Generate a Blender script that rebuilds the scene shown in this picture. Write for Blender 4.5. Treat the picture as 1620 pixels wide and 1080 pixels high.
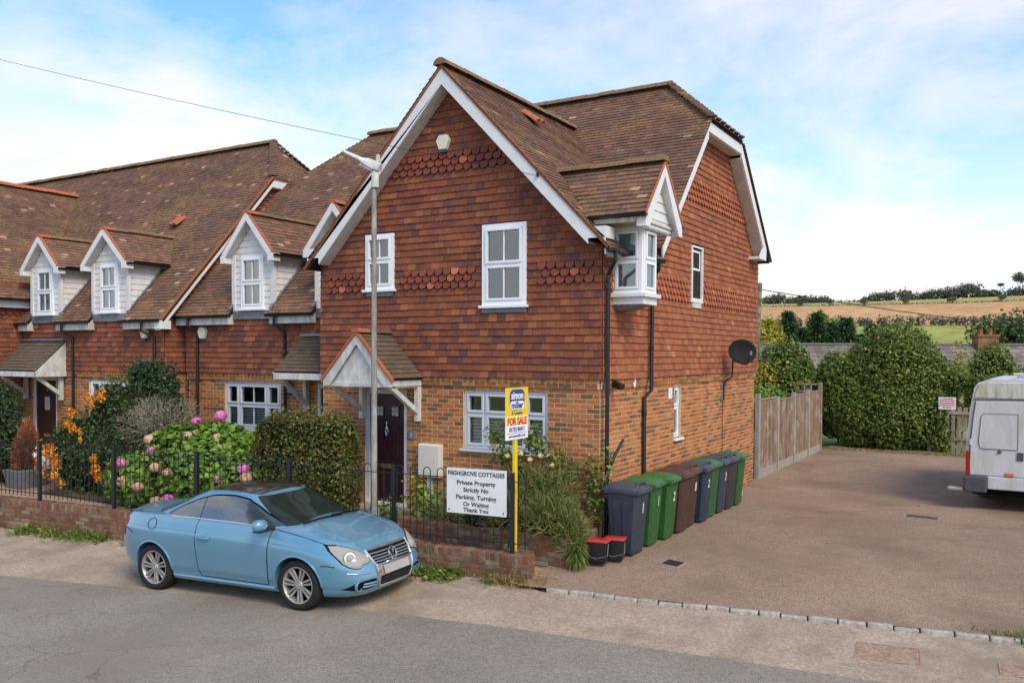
import bpy, math, random
import numpy as np
from mathutils import Vector, Matrix
random.seed(7); RNG = np.random.default_rng(7)
sc = bpy.context.scene
for o in list(bpy.data.objects): bpy.data.objects.remove(o)
COL = sc.collection
R = math.radians
# ------------------------------------------------------------------ camera, sky, sun, exposure
CAMP = Vector((5.568, -11.906, 2.532))
cam = bpy.data.cameras.new('camera'); cam.lens = 30.25; cam.sensor_width = 36; cam.shift_y = 0.0318; cam.clip_end = 3000
co = bpy.data.objects.new('camera', cam); COL.objects.link(co); sc.camera = co
_y, _p, _r = 0.5398, -0.0238, 0.0037
_f = Vector((-math.sin(_y)*math.cos(_p), math.cos(_y)*math.cos(_p), math.sin(_p)))
_rt = Vector((math.cos(_y), math.sin(_y), 0)); _u = _rt.cross(_f)
_r2 = math.cos(_r)*_rt + math.sin(_r)*_u; _u2 = -math.sin(_r)*_rt + math.cos(_r)*_u
co.matrix_world = Matrix(((_r2.x, _u2.x, -_f.x, CAMP.x), (_r2.y, _u2.y, -_f.y, CAMP.y), (_r2.z, _u2.z, -_f.z, CAMP.z), (0, 0, 0, 1)))

SUN_EL, SUN_AZ = 44.0, -30.0      # azimuth of the sun measured from +X towards +Y
world = bpy.data.worlds.new('World'); sc.world = world; world.use_nodes = True
wt = world.node_tree; wt.nodes.clear(); wn = wt.nodes.new; wl = wt.links.new
out = wn('ShaderNodeOutputWorld'); bg = wn('ShaderNodeBackground'); bg.inputs[1].default_value = 0.13
sky = wn('ShaderNodeTexSky'); sky.sky_type = 'NISHITA'; sky.sun_disc = False
sky.sun_elevation = R(SUN_EL); sky.sun_rotation = R(90-SUN_AZ); sky.altitude = 50; sky.air_density = 1.0; sky.dust_density = 0.6; sky.ozone_density = 1.6
tc = wn('ShaderNodeTexCoord'); sep = wn('ShaderNodeSeparateXYZ'); wl(tc.outputs['Generated'], sep.inputs[0])
def wm(op, a, b=None):
    n = wn('ShaderNodeMath'); n.operation = op
    for i, v in enumerate((a, b)):
        if v is None: continue
        if isinstance(v, (int, float)): n.inputs[i].default_value = v
        else: wl(v, n.inputs[i])
    return n.outputs[0]
zz = wm('ADD', wm('MAXIMUM', sep.outputs[2], 0.0), 0.22)
cmb = wn('ShaderNodeCombineXYZ'); wl(wm('DIVIDE', sep.outputs[0], zz), cmb.inputs[0]); wl(wm('DIVIDE', sep.outputs[1], zz), cmb.inputs[1])
cmb.inputs[2].default_value = 2.7
nz = wn('ShaderNodeTexNoise'); nz.inputs['Scale'].default_value = 1.05; nz.inputs['Detail'].default_value = 9; nz.inputs['Roughness'].default_value = 0.58; nz.inputs['Distortion'].default_value = 0.35
wl(cmb.outputs[0], nz.inputs['Vector'])
rmp = wn('ShaderNodeValToRGB'); rmp.color_ramp.elements[0].position = 0.42; rmp.color_ramp.elements[1].position = 0.66
rmp.color_ramp.elements[0].color = (0, 0, 0, 1); rmp.color_ramp.elements[1].color = (1, 1, 1, 1)
wl(nz.outputs[0], rmp.inputs[0])
hz = wn('ShaderNodeMapRange'); hz.inputs['From Min'].default_value = 0.0; hz.inputs['From Max'].default_value = 0.30; hz.inputs['To Min'].default_value = 0.80; hz.inputs['To Max'].default_value = 0.0
wl(sep.outputs[2], hz.inputs['Value'])
cl = wm('MINIMUM', wm('ADD', wm('MULTIPLY', rmp.outputs[0], 0.85), hz.outputs[0]), 0.97)
tint = wn('ShaderNodeMix'); tint.data_type = 'RGBA'; tint.blend_type = 'MULTIPLY'; tint.inputs['Factor'].default_value = 1
wl(sky.outputs[0], tint.inputs['A']); tint.inputs['B'].default_value = (1.02, 1.36, 1.72, 1)
mx = wn('ShaderNodeMix'); mx.data_type = 'RGBA'; wl(cl, mx.inputs['Factor']); wl(tint.outputs['Result'], mx.inputs['A'])
mx.inputs['B'].default_value = (6.5, 6.05, 5.55, 1)
wl(mx.outputs['Result'], bg.inputs[0]); wl(bg.outputs[0], out.inputs[0])
sl = bpy.data.lights.new('sun', 'SUN'); sl.energy = 2.0; sl.angle = R(24); sl.color = (1.0, 0.88, 0.68)
so = bpy.data.objects.new('sun', sl); COL.objects.link(so)
sd = Vector((math.cos(R(SUN_EL))*math.cos(R(SUN_AZ)), math.cos(R(SUN_EL))*math.sin(R(SUN_AZ)), math.sin(R(SUN_EL))))
so.rotation_euler = sd.to_track_quat('Z', 'Y').to_euler(); so.location = (20, -20, 30)
vs = sc.view_settings; vs.view_transform = 'Standard'; vs.look = 'None'; vs.exposure = 0.42; vs.gamma = 1; vs.use_curve_mapping = False
sc.cycles.use_denoising = True
sc.cycles.max_bounces = 6; sc.cycles.transparent_max_bounces = 12; sc.cycles.caustics_reflective = False; sc.cycles.caustics_refractive = False

# ------------------------------------------------------------------ materials
MATS = {}
def lin(c):
    return tuple(((v/255)/12.92 if v/255 <= 0.04045 else ((v/255+0.055)/1.055)**2.4) for v in c) + (1,)
class NT:
    def __init__(s, name, rough=0.8, spec=0.3, metal=0.0):
        m = bpy.data.materials.new(name); m.use_nodes = True; s.m = m; s.t = m.node_tree
        s.b = s.t.nodes['Principled BSDF']; s.b.inputs['Roughness'].default_value = rough
        s.b.inputs['Specular IOR Level'].default_value = spec; s.b.inputs['Metallic'].default_value = metal
        s.co = None; MATS[name] = m
    def n(s, t): return s.t.nodes.new('ShaderNode'+t)
    def l(s, a, b): s.t.links.new(a, b)
    def coord(s, kind='pos'):
        if kind == 'pos': return s.n('NewGeometry').outputs['Position']
        return s.n('TexCoord').outputs['Object']
    def noise(s, scale, detail=4, rough=0.55, vec=None, stretch=None):
        v = vec if vec is not None else s.coord()
        if stretch:
            mp = s.n('Mapping'); mp.inputs['Scale'].default_value = stretch; s.l(v, mp.inputs[0]); v = mp.outputs[0]
        q = s.n('TexNoise'); q.inputs['Scale'].default_value = scale; q.inputs['Detail'].default_value = detail; q.inputs['Roughness'].default_value = rough
        s.l(v, q.inputs['Vector']); return q.outputs[0]
    def ramp(s, fac, stops):
        r = s.n('ValToRGB'); e = r.color_ramp.elements
        while len(e) < len(stops): e.new(0.5)
        for i, (p, c) in enumerate(stops):
            e[i].position = p; e[i].color = (tuple(c)+(1,))[:4] if not isinstance(c, (int, float)) else (c, c, c, 1)
        s.l(fac, r.inputs[0]); return r.outputs[0]
    def mix(s, fac, a, b, mode='MIX'):
        q = s.n('Mix'); q.data_type = 'RGBA'; q.blend_type = mode
        for k, v in (('Factor', fac), ('A', a), ('B', b)):
            if isinstance(v, (int, float)): q.inputs[k].default_value = v if k == 'Factor' else (v, v, v, 1)
            elif isinstance(v, tuple): q.inputs[k].default_value = (v+(1,))[:4]
            else: s.l(v, q.inputs[k])
        return q.outputs['Result']
    def math(s, op, a, b=0.0):
        q = s.n('Math'); q.operation = op
        for i, v in enumerate((a, b)):
            if isinstance(v, (int, float)): q.inputs[i].default_value = v
            else: s.l(v, q.inputs[i])
        return q.outputs[0]
    def rand(s):
        """a value per loose piece: works for joined pieces and for single ones"""
        return s.math('FRACT', s.math('ADD', s.n('NewGeometry').outputs['Random Per Island'], s.n('ObjectInfo').outputs['Random']))
    def bump(s, h, strength=0.4, dist=0.01):
        q = s.n('Bump'); q.inputs['Strength'].default_value = strength; q.inputs['Distance'].default_value = dist
        s.l(h, q.inputs['Height']); s.l(q.outputs[0], s.b.inputs['Normal'])
    def col(s, c):
        if isinstance(c, tuple): s.b.inputs['Base Color'].default_value = (c+(1,))[:4]
        else: s.l(c, s.b.inputs['Base Color'])
        return s.m
def plain(name, c, rough=0.6, spec=0.3, metal=0.0, dirt=0.25, scale=6, bump=0.0):
    t = NT(name, rough, spec, metal)
    if dirt: 
        f = t.noise(scale, 5, 0.65); c2 = tuple(v*(1-dirt) for v in c[:3])
        t.col(t.mix(t.ramp(f, [(0.35, 0.0), (0.7, 1.0)]), c2, tuple(c[:3])))
        if bump: t.bump(t.noise(scale*12, 4), bump, 0.004)
    else: t.col(tuple(c[:3]))
    return t.m
def brickmat(name, stops, stain=0.0, moss=0.0):
    t = NT(name, 0.92, 0.15)
    r = t.rand(); c = t.ramp(r, stops)
    c = t.mix(0.8, c, t.ramp(t.noise(46, 6, 0.72), [(0.3, 0.5), (0.65, 1.2)]), 'MULTIPLY')
    if stain: c = t.mix(t.math('MULTIPLY', t.ramp(t.noise(1.3, 6, 0.7), [(0.48, 0.0), (0.68, 1.0)]), stain), c, (0.05, 0.04, 0.032))
    if moss: c = t.mix(t.math('MULTIPLY', t.ramp(t.noise(4.5, 6, 0.75), [(0.5, 0.0), (0.62, 1.0)]), moss), c, (0.30, 0.27, 0.17))
    t.bump(t.noise(90, 5, 0.7), 0.6, 0.006)
    return t.col(c)
brickmat('brick', [(0.0, (0.48, 0.175, 0.06)), (0.3, (0.56, 0.225, 0.075)), (0.55, (0.44, 0.14, 0.052)), (0.74, (0.36, 0.13, 0.055)), (0.82, (0.20, 0.105, 0.055)), (0.94, (0.25, 0.135, 0.065)), (1.0, (0.50, 0.27, 0.11))])
brickmat('wall_brick', [(0.0, (0.20, 0.085, 0.05)), (0.4, (0.27, 0.11, 0.06)), (0.7, (0.15, 0.075, 0.045)), (0.9, (0.34, 0.25, 0.16)), (1.0, (0.23, 0.10, 0.055))], stain=0.55, moss=0.5)
plain('mortar', (0.74, 0.54, 0.33), 0.95, 0.1, dirt=0.35, scale=9, bump=0.5)
plain('old_mortar', (0.26, 0.20, 0.14), 0.95, 0.1, dirt=0.5, scale=9, bump=0.5)
def tilemat(name, stops, lichen=0.0, rough=0.85, speck=0.0, grime=0.0):
    t = NT(name, rough, 0.2)
    c = t.ramp(t.rand(), stops)
    c = t.mix(0.7, c, t.ramp(t.noise(34, 6, 0.7), [(0.3, 0.55), (0.7, 1.25)]), 'MULTIPLY')
    if grime:
        c = t.mix(t.math('MULTIPLY', t.ramp(t.noise(0.9, 5, 0.6), [(0.42, 0.0), (0.7, 1.0)]), grime), c, (0.055, 0.042, 0.036))
    if lichen:
        f = t.math('MULTIPLY', t.ramp(t.noise(0.75, 3, 0.6), [(0.50, 0.0), (0.66, 1.0)]), t.ramp(t.noise(13, 6, 0.75), [(0.50, 0.0), (0.60, 1.0)]))
        c = t.mix(t.math('MULTIPLY', f, lichen), c, (0.31, 0.195, 0.06))
    if speck:
        c = t.mix(t.math('MULTIPLY', t.ramp(t.noise(24, 3, 0.8), [(0.66, 0.0), (0.70, 1.0)]), speck), c, (0.5, 0.42, 0.3))
    t.bump(t.noise(70, 5, 0.7), 0.5, 0.005)
    return t.col(c)
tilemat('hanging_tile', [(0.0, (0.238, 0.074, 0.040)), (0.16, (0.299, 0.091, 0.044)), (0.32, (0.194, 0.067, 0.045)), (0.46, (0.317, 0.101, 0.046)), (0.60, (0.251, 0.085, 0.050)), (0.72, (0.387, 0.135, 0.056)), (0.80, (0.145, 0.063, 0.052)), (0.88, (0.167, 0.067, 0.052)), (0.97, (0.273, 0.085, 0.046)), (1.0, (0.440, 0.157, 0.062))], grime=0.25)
tilemat('lit_side_tile', [(0.0, (0.342, 0.106, 0.048)), (0.2, (0.399, 0.132, 0.055)), (0.4, (0.294, 0.092, 0.048)), (0.6, (0.427, 0.152, 0.062)), (0.8, (0.370, 0.125, 0.056)), (0.93, (0.257, 0.086, 0.052)), (1.0, (0.513, 0.225, 0.105))], grime=0.15)  # lighter orange copy of the front tile: the side wall's stronger light as colour
tilemat('lit_side_scallop', [(0.0, (0.36, 0.105, 0.05)), (0.4, (0.43, 0.135, 0.06)), (0.8, (0.31, 0.09, 0.048)), (1.0, (0.50, 0.19, 0.08))])  # scallops brightened likewise, side light put into the colour
tilemat('scallop_tile', [(0.0, (0.21, 0.062, 0.04)), (0.35, (0.27, 0.075, 0.045)), (0.7, (0.185, 0.06, 0.045)), (0.93, (0.30, 0.085, 0.045)), (0.96, (0.52, 0.16, 0.085)), (1.0, (0.55, 0.18, 0.10))])
RT = [(0.0, (0.15, 0.085, 0.058)), (0.2, (0.21, 0.115, 0.075)), (0.4, (0.13, 0.078, 0.055)), (0.6, (0.245, 0.12, 0.072)), (0.8, (0.185, 0.105, 0.07)), (0.978, (0.28, 0.135, 0.078)), (0.986, (0.42, 0.24, 0.15)), (1.0, (0.48, 0.30, 0.20))]
RT = [(q, (c[0]*1.12, c[1]*1.12, c[2]*1.12)) for q, c in RT]
tilemat('roof_tile', RT, lichen=1.35, speck=0.6, grime=0.4)
tilemat('dormer_roof_tile', [(p, tuple(v*1.1 for v in c)) for p, c in RT], lichen=0.9, speck=0.5, grime=0.2)
tilemat('canopy_tile', [(0.0, (0.13, 0.095, 0.065)), (0.5, (0.18, 0.125, 0.082)), (1.0, (0.15, 0.105, 0.07))], lichen=0.2, speck=0.9, grime=0.3)
tilemat('ridge_tile', [(0.0, (0.20, 0.135, 0.08)), (0.5, (0.26, 0.15, 0.08)), (1.0, (0.21, 0.145, 0.075))], lichen=1.2, speck=0.7)
tilemat('orange_ridge', [(0.0, (0.44, 0.135, 0.06)), (1.0, (0.50, 0.16, 0.075))], speck=0.2)
tilemat('verge_tile', [(0.0, (0.30, 0.11, 0.05)), (0.5, (0.38, 0.13, 0.055)), (1.0, (0.26, 0.105, 0.05))], lichen=0.8)
plain('felt', (0.045, 0.035, 0.03), 0.95, 0.1)
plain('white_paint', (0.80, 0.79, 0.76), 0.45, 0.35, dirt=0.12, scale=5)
plain('upvc', (0.86, 0.86, 0.86), 0.28, 0.5, dirt=0.05)
plain('grey_upvc', (0.62, 0.64, 0.67), 0.3, 0.5, dirt=0.06)
def weathered(name, c, c2, rough=0.8):
    t = NT(name, rough, 0.2)
    f = t.noise(7, 6, 0.7, stretch=(1, 1, 0.35)); g = t.noise(38, 5, 0.75)
    m1 = t.mix(t.ramp(f, [(0.42, 0.0), (0.62, 1.0)]), c2, c)
    t.col(t.mix(t.ramp(g, [(0.60, 0.0), (0.72, 0.7)]), m1, tuple(v*0.45 for v in c2)))
    t.bump(g, 0.3, 0.004); return t.m
weathered('old_white', (0.72, 0.71, 0.68), (0.52, 0.49, 0.43))
weathered('weatherboard', (0.76, 0.74, 0.70), (0.67, 0.64, 0.60))
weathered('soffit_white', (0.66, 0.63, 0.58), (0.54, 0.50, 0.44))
plain('lead', (0.26, 0.28, 0.31), 0.5, 0.4, 0.3, dirt=0.4, scale=14)
plain('black_plastic', (0.016, 0.017, 0.019), 0.32, 0.5, dirt=0.2)
plain('dish_black', (0.02, 0.021, 0.023), 0.75, 0.15, dirt=0.3)
plain('black_iron', (0.016, 0.019, 0.024), 0.45, 0.5, dirt=0.3, scale=30)
plain('door_brown', (0.042, 0.016, 0.02), 0.35, 0.45, dirt=0.25)
plain('door_red_brown', (0.12, 0.035, 0.02), 0.4, 0.4, dirt=0.2)
plain('plank_brown', (0.05, 0.018, 0.012), 0.5, 0.3, dirt=0.35, scale=20)
plain('brass', (0.55, 0.46, 0.28), 0.3, 0.5, 0.8, dirt=0.2)
plain('silver', (0.66, 0.66, 0.66), 0.25, 0.5, 0.9, dirt=0.1)
plain('cream', (0.80, 0.74, 0.56), 0.45, 0.4, dirt=0.1)
plain('blue_plastic', (0.03, 0.07, 0.16), 0.4, 0.4)
weathered('meter_cream', (0.74, 0.71, 0.62), (0.66, 0.62, 0.52))
weathered('lamp_grey', (0.40, 0.38, 0.34), (0.22, 0.20, 0.17), 0.7)
weathered('concrete', (0.42, 0.38, 0.33), (0.30, 0.27, 0.22), 0.9)
def wood(name, a, b):
    t = NT(name, 0.85, 0.2); f = t.noise(26, 6, 0.7, stretch=(1, 1, 0.05))
    r = t.ramp(t.rand(), [(0, 0.8), (1, 1.2)])
    g = t.noise(2.2, 5, 0.7)
    c = t.mix(t.ramp(f, [(0.3, 0.0), (0.7, 1.0)]), a, b)
    c = t.mix(t.ramp(g, [(0.5, 0.0), (0.62, 0.6)]), c, (0.46, 0.42, 0.38))
    t.col(t.mix(1.0, c, r, 'MULTIPLY')); t.bump(f, 0.4, 0.004); return t.m
wood('fence_wood', (0.20, 0.12, 0.07), (0.37, 0.25, 0.16)); wood('picket_wood', (0.20, 0.17, 0.10), (0.36, 0.31, 0.20)); wood('pole_wood', (0.12, 0.11, 0.06), (0.24, 0.20, 0.12))
def glassmat(name, tint, refl=0.06, clear=0.6, fw=0.9):
    t = NT(name); t.t.nodes.remove(t.b)
    o = t.t.nodes['Material Output']; tr = t.n('BsdfTransparent'); tr.inputs[0].default_value = (clear*tint[0], clear*tint[1], clear*tint[2], 1)
    g = t.n('BsdfGlossy'); g.inputs['Roughness'].default_value = 0.03; g.inputs[0].default_value = (0.95, 0.97, 1, 1)
    lw = t.n('LayerWeight'); lw.inputs[0].default_value = 0.32
    f = t.math('ADD', t.math('MULTIPLY', lw.outputs['Fresnel'], fw), refl)
    bp = t.n('Bump'); bp.inputs['Strength'].default_value = 0.25; bp.inputs['Distance'].default_value = 0.01
    t.l(t.noise(3.5, 2), bp.inputs['Height']); t.l(bp.outputs[0], g.inputs['Normal'])
    ms = t.n('MixShader'); t.l(f, ms.inputs[0]); t.l(tr.outputs[0], ms.inputs[1]); t.l(g.outputs[0], ms.inputs[2]); t.l(ms.outputs[0], o.inputs[0]); return t.m
glassmat('glass', (0.90, 0.97, 1.0), 0.15, 0.95)
glassmat('car_glass', (0.62, 0.72, 0.66), 0.035, 0.80, 0.22)
plain('room_dark', (0.10, 0.105, 0.10), 0.9, 0.1, dirt=0.6, scale=2.5)
plain('oriel_reflection', (0.42, 0.50, 0.50), 0.9, 0.1, dirt=0.35, scale=5)  # pale room lining painted to stand for reflections in the oriel glass
plain('curtain', (0.33, 0.45, 0.53), 0.9, 0.1, dirt=0.25, scale=9)  # cloth tinted blue to carry the sky reflected in the upper panes
plain('blind_cream', (0.80, 0.77, 0.60), 0.6, 0.2, dirt=0.1)
plain('net_white', (0.6, 0.62, 0.6), 0.9, 0.1, dirt=0.2)
# ground
def groundmat(name, stops, sp, spa, big=0.5, bumpy=0.5, patch=None, cracks=0.0, vor=0.45):
    t = NT(name, 0.95, 0.15)
    c = t.ramp(t.noise(big, 6, 0.65), stops)
    c = t.mix(0.75, c, t.ramp(t.noise(sp, 3, 0.75), spa), 'MULTIPLY')
    v = t.n('TexVoronoi'); v.inputs['Scale'].default_value = sp*0.55; t.l(t.coord(), v.inputs['Vector'])
    c = t.mix(vor, c, t.ramp(v.outputs['Color'], [(0.25, 0.55), (0.75, 1.35)]), 'MULTIPLY')
    if patch: c = t.mix(t.math('MULTIPLY', t.ramp(t.noise(patch[1], 5, 0.7), [(0.48, 0.0), (0.66, 1.0)]), patch[2]), c, patch[0])
    if cracks:
        w = t.n('TexVoronoi'); w.feature = 'DISTANCE_TO_EDGE'; w.inputs['Scale'].default_value = 0.8
        va = t.n('VectorMath'); va.operation = 'MULTIPLY_ADD'; nn = t.n('TexNoise'); nn.inputs['Scale'].default_value = 2.2; nn.inputs['Detail'].default_value = 6; t.l(t.coord(), nn.inputs['Vector'])
        t.l(nn.outputs['Color'], va.inputs[0]); va.inputs[1].default_value = (0.9, 0.9, 0.9); t.l(t.coord(), va.inputs[2]); t.l(va.outputs[0], w.inputs['Vector'])
        k = t.math('MULTIPLY', t.ramp(w.outputs['Distance'], [(0.0, 1.0), (0.004, 0.8), (0.010, 0.0)]), t.ramp(t.noise(0.35, 3, 0.6), [(0.48, 0.0), (0.58, cracks)]))
        c = t.mix(k, c, (0.05, 0.045, 0.04))
    t.bump(t.noise(sp*1.3, 4, 0.7), bumpy, 0.012); t.col(c); return t
groundmat('asphalt', [(0.3, (0.255, 0.217, 0.166)), (0.7, (0.345, 0.296, 0.230))], 75, [(0.34, 0.4), (0.68, 1.5)], 0.6, 0.6, ((0.25, 0.205, 0.155), 0.4, 0.6), 0.55, 0.3)
groundmat('verge', [(0.3, (0.38, 0.28, 0.195)), (0.7, (0.52, 0.41, 0.30))], 60, [(0.3, 0.5), (0.7, 1.35)], 0.9, 0.7, ((0.27, 0.20, 0.14), 0.8, 0.8), 0.4, 0.35)
groundmat('drive', [(0.3, (0.27, 0.178, 0.115)), (0.7, (0.375, 0.26, 0.18))], 70, [(0.34, 0.3), (0.68, 1.7)], 0.35, 0.7, ((0.20, 0.135, 0.09), 0.6, 0.7), 0.0, 0.25)
groundmat('soil', [(0.3, (0.10, 0.065, 0.04)), (0.7, (0.18, 0.12, 0.07))], 30, [(0.3, 0.5), (0.7, 1.4)], 1.5, 0.9)
groundmat('meadow', [(0.3, (0.12, 0.16, 0.04)), (0.7, (0.2, 0.22, 0.07))], 3, [(0.3, 0.7), (0.7, 1.2)], 0.05, 0.2)
groundmat('green_field_grass', [(0.3, (0.25, 0.27, 0.055)), (0.7, (0.38, 0.36, 0.08))], 0.7, [(0.3, 0.8), (0.7, 1.15)], 0.03, 0.1)
groundmat('stubble', [(0.3, (0.50, 0.27, 0.11)), (0.7, (0.60, 0.35, 0.155))], 0.5, [(0.3, 0.85), (0.7, 1.1)], 0.02, 0.1)
groundmat('hill_grass', [(0.3, (0.33, 0.31, 0.08)), (0.7, (0.44, 0.38, 0.12))], 0.3, [(0.3, 0.85), (0.7, 1.1)], 0.02, 0.1)
groundmat('granite', [(0.3, (0.36, 0.32, 0.27)), (0.7, (0.55, 0.50, 0.43))], 60, [(0.3, 0.6), (0.7, 1.2)], 6, 0.5)
groundmat('paving_pink', [(0.3, (0.38, 0.25, 0.16)), (0.7, (0.52, 0.36, 0.25))], 40, [(0.3, 0.65), (0.7, 1.2)], 2.5, 0.4)
groundmat('patch_tar', [(0.3, (0.34, 0.22, 0.15)), (0.7, (0.44, 0.30, 0.21))], 50, [(0.3, 0.5), (0.7, 1.3)], 2.5, 0.6)
# plants
def leafmat(name, stops, rough=0.5, trans=0.25, spec=0.35):
    t = NT(name, rough, spec); c = t.ramp(t.n('NewGeometry').outputs['Random Per Island'], stops); t.col(c)
    if trans:
        o = t.t.nodes['Material Output']; tl = t.n('BsdfTranslucent'); t.l(c, tl.inputs[0]); ms = t.n('MixShader'); ms.inputs[0].default_value = trans
        t.l(t.b.outputs[0], ms.inputs[1]); t.l(tl.outputs[0], ms.inputs[2]); t.l(ms.outputs[0], o.inputs[0])
    return t.m
leafmat('ivy_leaf', [(0, (0.045, 0.075, 0.016)), (0.3, (0.085, 0.145, 0.024)), (0.62, (0.16, 0.225, 0.034)), (0.88, (0.31, 0.33, 0.05)), (1, (0.5, 0.45, 0.09))])
leafmat('dark_leaf', [(0, (0.018, 0.042, 0.018)), (0.5, (0.035, 0.075, 0.028)), (0.85, (0.06, 0.11, 0.035)), (1, (0.12, 0.15, 0.05))])
leafmat('privet_leaf', [(0, (0.05, 0.075, 0.015)), (0.4, (0.10, 0.125, 0.022)), (0.75, (0.19, 0.17, 0.03)), (0.9, (0.27, 0.15, 0.035)), (1, (0.34, 0.13, 0.04))])
leafmat('hydrangea_leaf', [(0, (0.08, 0.17, 0.02)), (0.5, (0.16, 0.29, 0.03)), (0.85, (0.25, 0.37, 0.05)), (1, (0.38, 0.42, 0.08))])
leafmat('berry_leaf', [(0, (0.035, 0.075, 0.02)), (0.6, (0.075, 0.14, 0.035)), (1, (0.15, 0.2, 0.05))])
leafmat('grey_twig', [(0, (0.17, 0.14, 0.10)), (0.6, (0.33, 0.29, 0.22)), (1, (0.42, 0.37, 0.25))], 0.8, 0.1)
leafmat('copper_leaf', [(0, (0.24, 0.08, 0.04)), (0.6, (0.36, 0.13, 0.06)), (1, (0.45, 0.2, 0.09))], 0.7, 0.1)
leafmat('herb_leaf', [(0, (0.06, 0.10, 0.025)), (0.4, (0.15, 0.20, 0.045)), (0.75, (0.29, 0.29, 0.10)), (1, (0.40, 0.31, 0.12))])
leafmat('dry_leaf', [(0, (0.20, 0.11, 0.04)), (0.6, (0.36, 0.24, 0.09)), (1, (0.48, 0.36, 0.15))])
leafmat('weed_leaf', [(0, (0.06, 0.11, 0.02)), (0.5, (0.13, 0.21, 0.03)), (0.85, (0.24, 0.29, 0.06)), (1, (0.40, 0.33, 0.12))])
leafmat('lime_leaf', [(0, (0.22, 0.24, 0.03)), (0.6, (0.36, 0.36, 0.05)), (1, (0.5, 0.44, 0.08))])
leafmat('yellow_leaf', [(0, (0.26, 0.25, 0.03)), (0.5, (0.44, 0.38, 0.05)), (1, (0.62, 0.46, 0.06))])
leafmat('conifer_leaf', [(0, (0.022, 0.06, 0.022)), (0.6, (0.05, 0.115, 0.035)), (1, (0.11, 0.19, 0.05))])
leafmat('hazed_leaf', [(0, (0.075, 0.088, 0.065)), (0.6, (0.12, 0.13, 0.09)), (1, (0.18, 0.175, 0.11))], 0.8, 0.1)  # greyed and lightened: distance haze put into the leaf colour
leafmat('tree_leaf', [(0, (0.03, 0.06, 0.02)), (0.6, (0.075, 0.12, 0.03)), (1, (0.2, 0.23, 0.06))])
leafmat('orange_berry', [(0, (0.75, 0.22, 0.01)), (1, (0.9, 0.38, 0.02))], 0.35, 0)
leafmat('pink_petal', [(0, (0.62, 0.10, 0.36)), (0.6, (0.75, 0.22, 0.5)), (1, (0.85, 0.4, 0.62))], 0.6, 0.2)
leafmat('faded_petal', [(0, (0.62, 0.32, 0.20)), (0.6, (0.72, 0.46, 0.30)), (1, (0.80, 0.60, 0.42))], 0.7, 0.2)
leafmat('white_petal', [(0, (0.7, 0.68, 0.6)), (1, (0.85, 0.84, 0.8))], 0.6, 0.2)
leafmat('rose_petal', [(0, (0.75, 0.45, 0.12)), (1, (0.85, 0.7, 0.4))], 0.6, 0.2)
plain('bark', (0.13, 0.095, 0.065), 0.9, 0.1, dirt=0.5, scale=18, bump=0.6)
# ------------------------------------------------------------------ helpers
def V(*a): return np.array(a, float)
def link(o, parent=None):
    COL.objects.link(o)
    if parent is not None:
        o.parent = parent
    return o
def base_of(o):
    """world position of a thing's own origin (things placed by world-space vertices)"""
    p = V(0, 0, 0)
    while o is not None:
        p = p + np.array(o.location); o = o.parent
    return p
def tag(o, label=None, cat=None, group=None, kind=None):
    if label: o['label'] = label
    if cat: o['category'] = cat
    if group: o['group'] = group
    if kind: o['kind'] = kind
    return o
def empty(name, loc, label=None, cat=None, group=None, rz=0, parent=None):
    o = bpy.data.objects.new(name, None); o.location = loc; o.rotation_euler = (0, 0, rz); o.empty_display_size = 0.2
    link(o, parent); return tag(o, label, cat, group)
def mesh_np(name, verts, quads=None, tris=None, mat=None, parent=None, smooth=False):
    me = bpy.data.meshes.new(name); verts = np.asarray(verts, np.float32)
    me.vertices.add(len(verts)); me.vertices.foreach_set('co', verts.ravel())
    loops = []; starts = []; n = 0
    for arr, k in ((quads, 4), (tris, 3)):
        if arr is None or len(arr) == 0: continue
        arr = np.asarray(arr, np.int32); loops.append(arr.ravel()); starts.append(n+np.arange(len(arr))*k); n += arr.size
    me.loops.add(n); me.loops.foreach_set('vertex_index', np.concatenate(loops))
    st = np.concatenate(starts); me.polygons.add(len(st)); me.polygons.foreach_set('loop_start', st.astype(np.int32))
    me.update(calc_edges=True)
    me.polygons.foreach_set('use_smooth', np.full(len(st), bool(smooth)))
    if mat: me.materials.append(MATS[mat])
    o = bpy.data.objects.new(name, me); link(o, parent); return o
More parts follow.
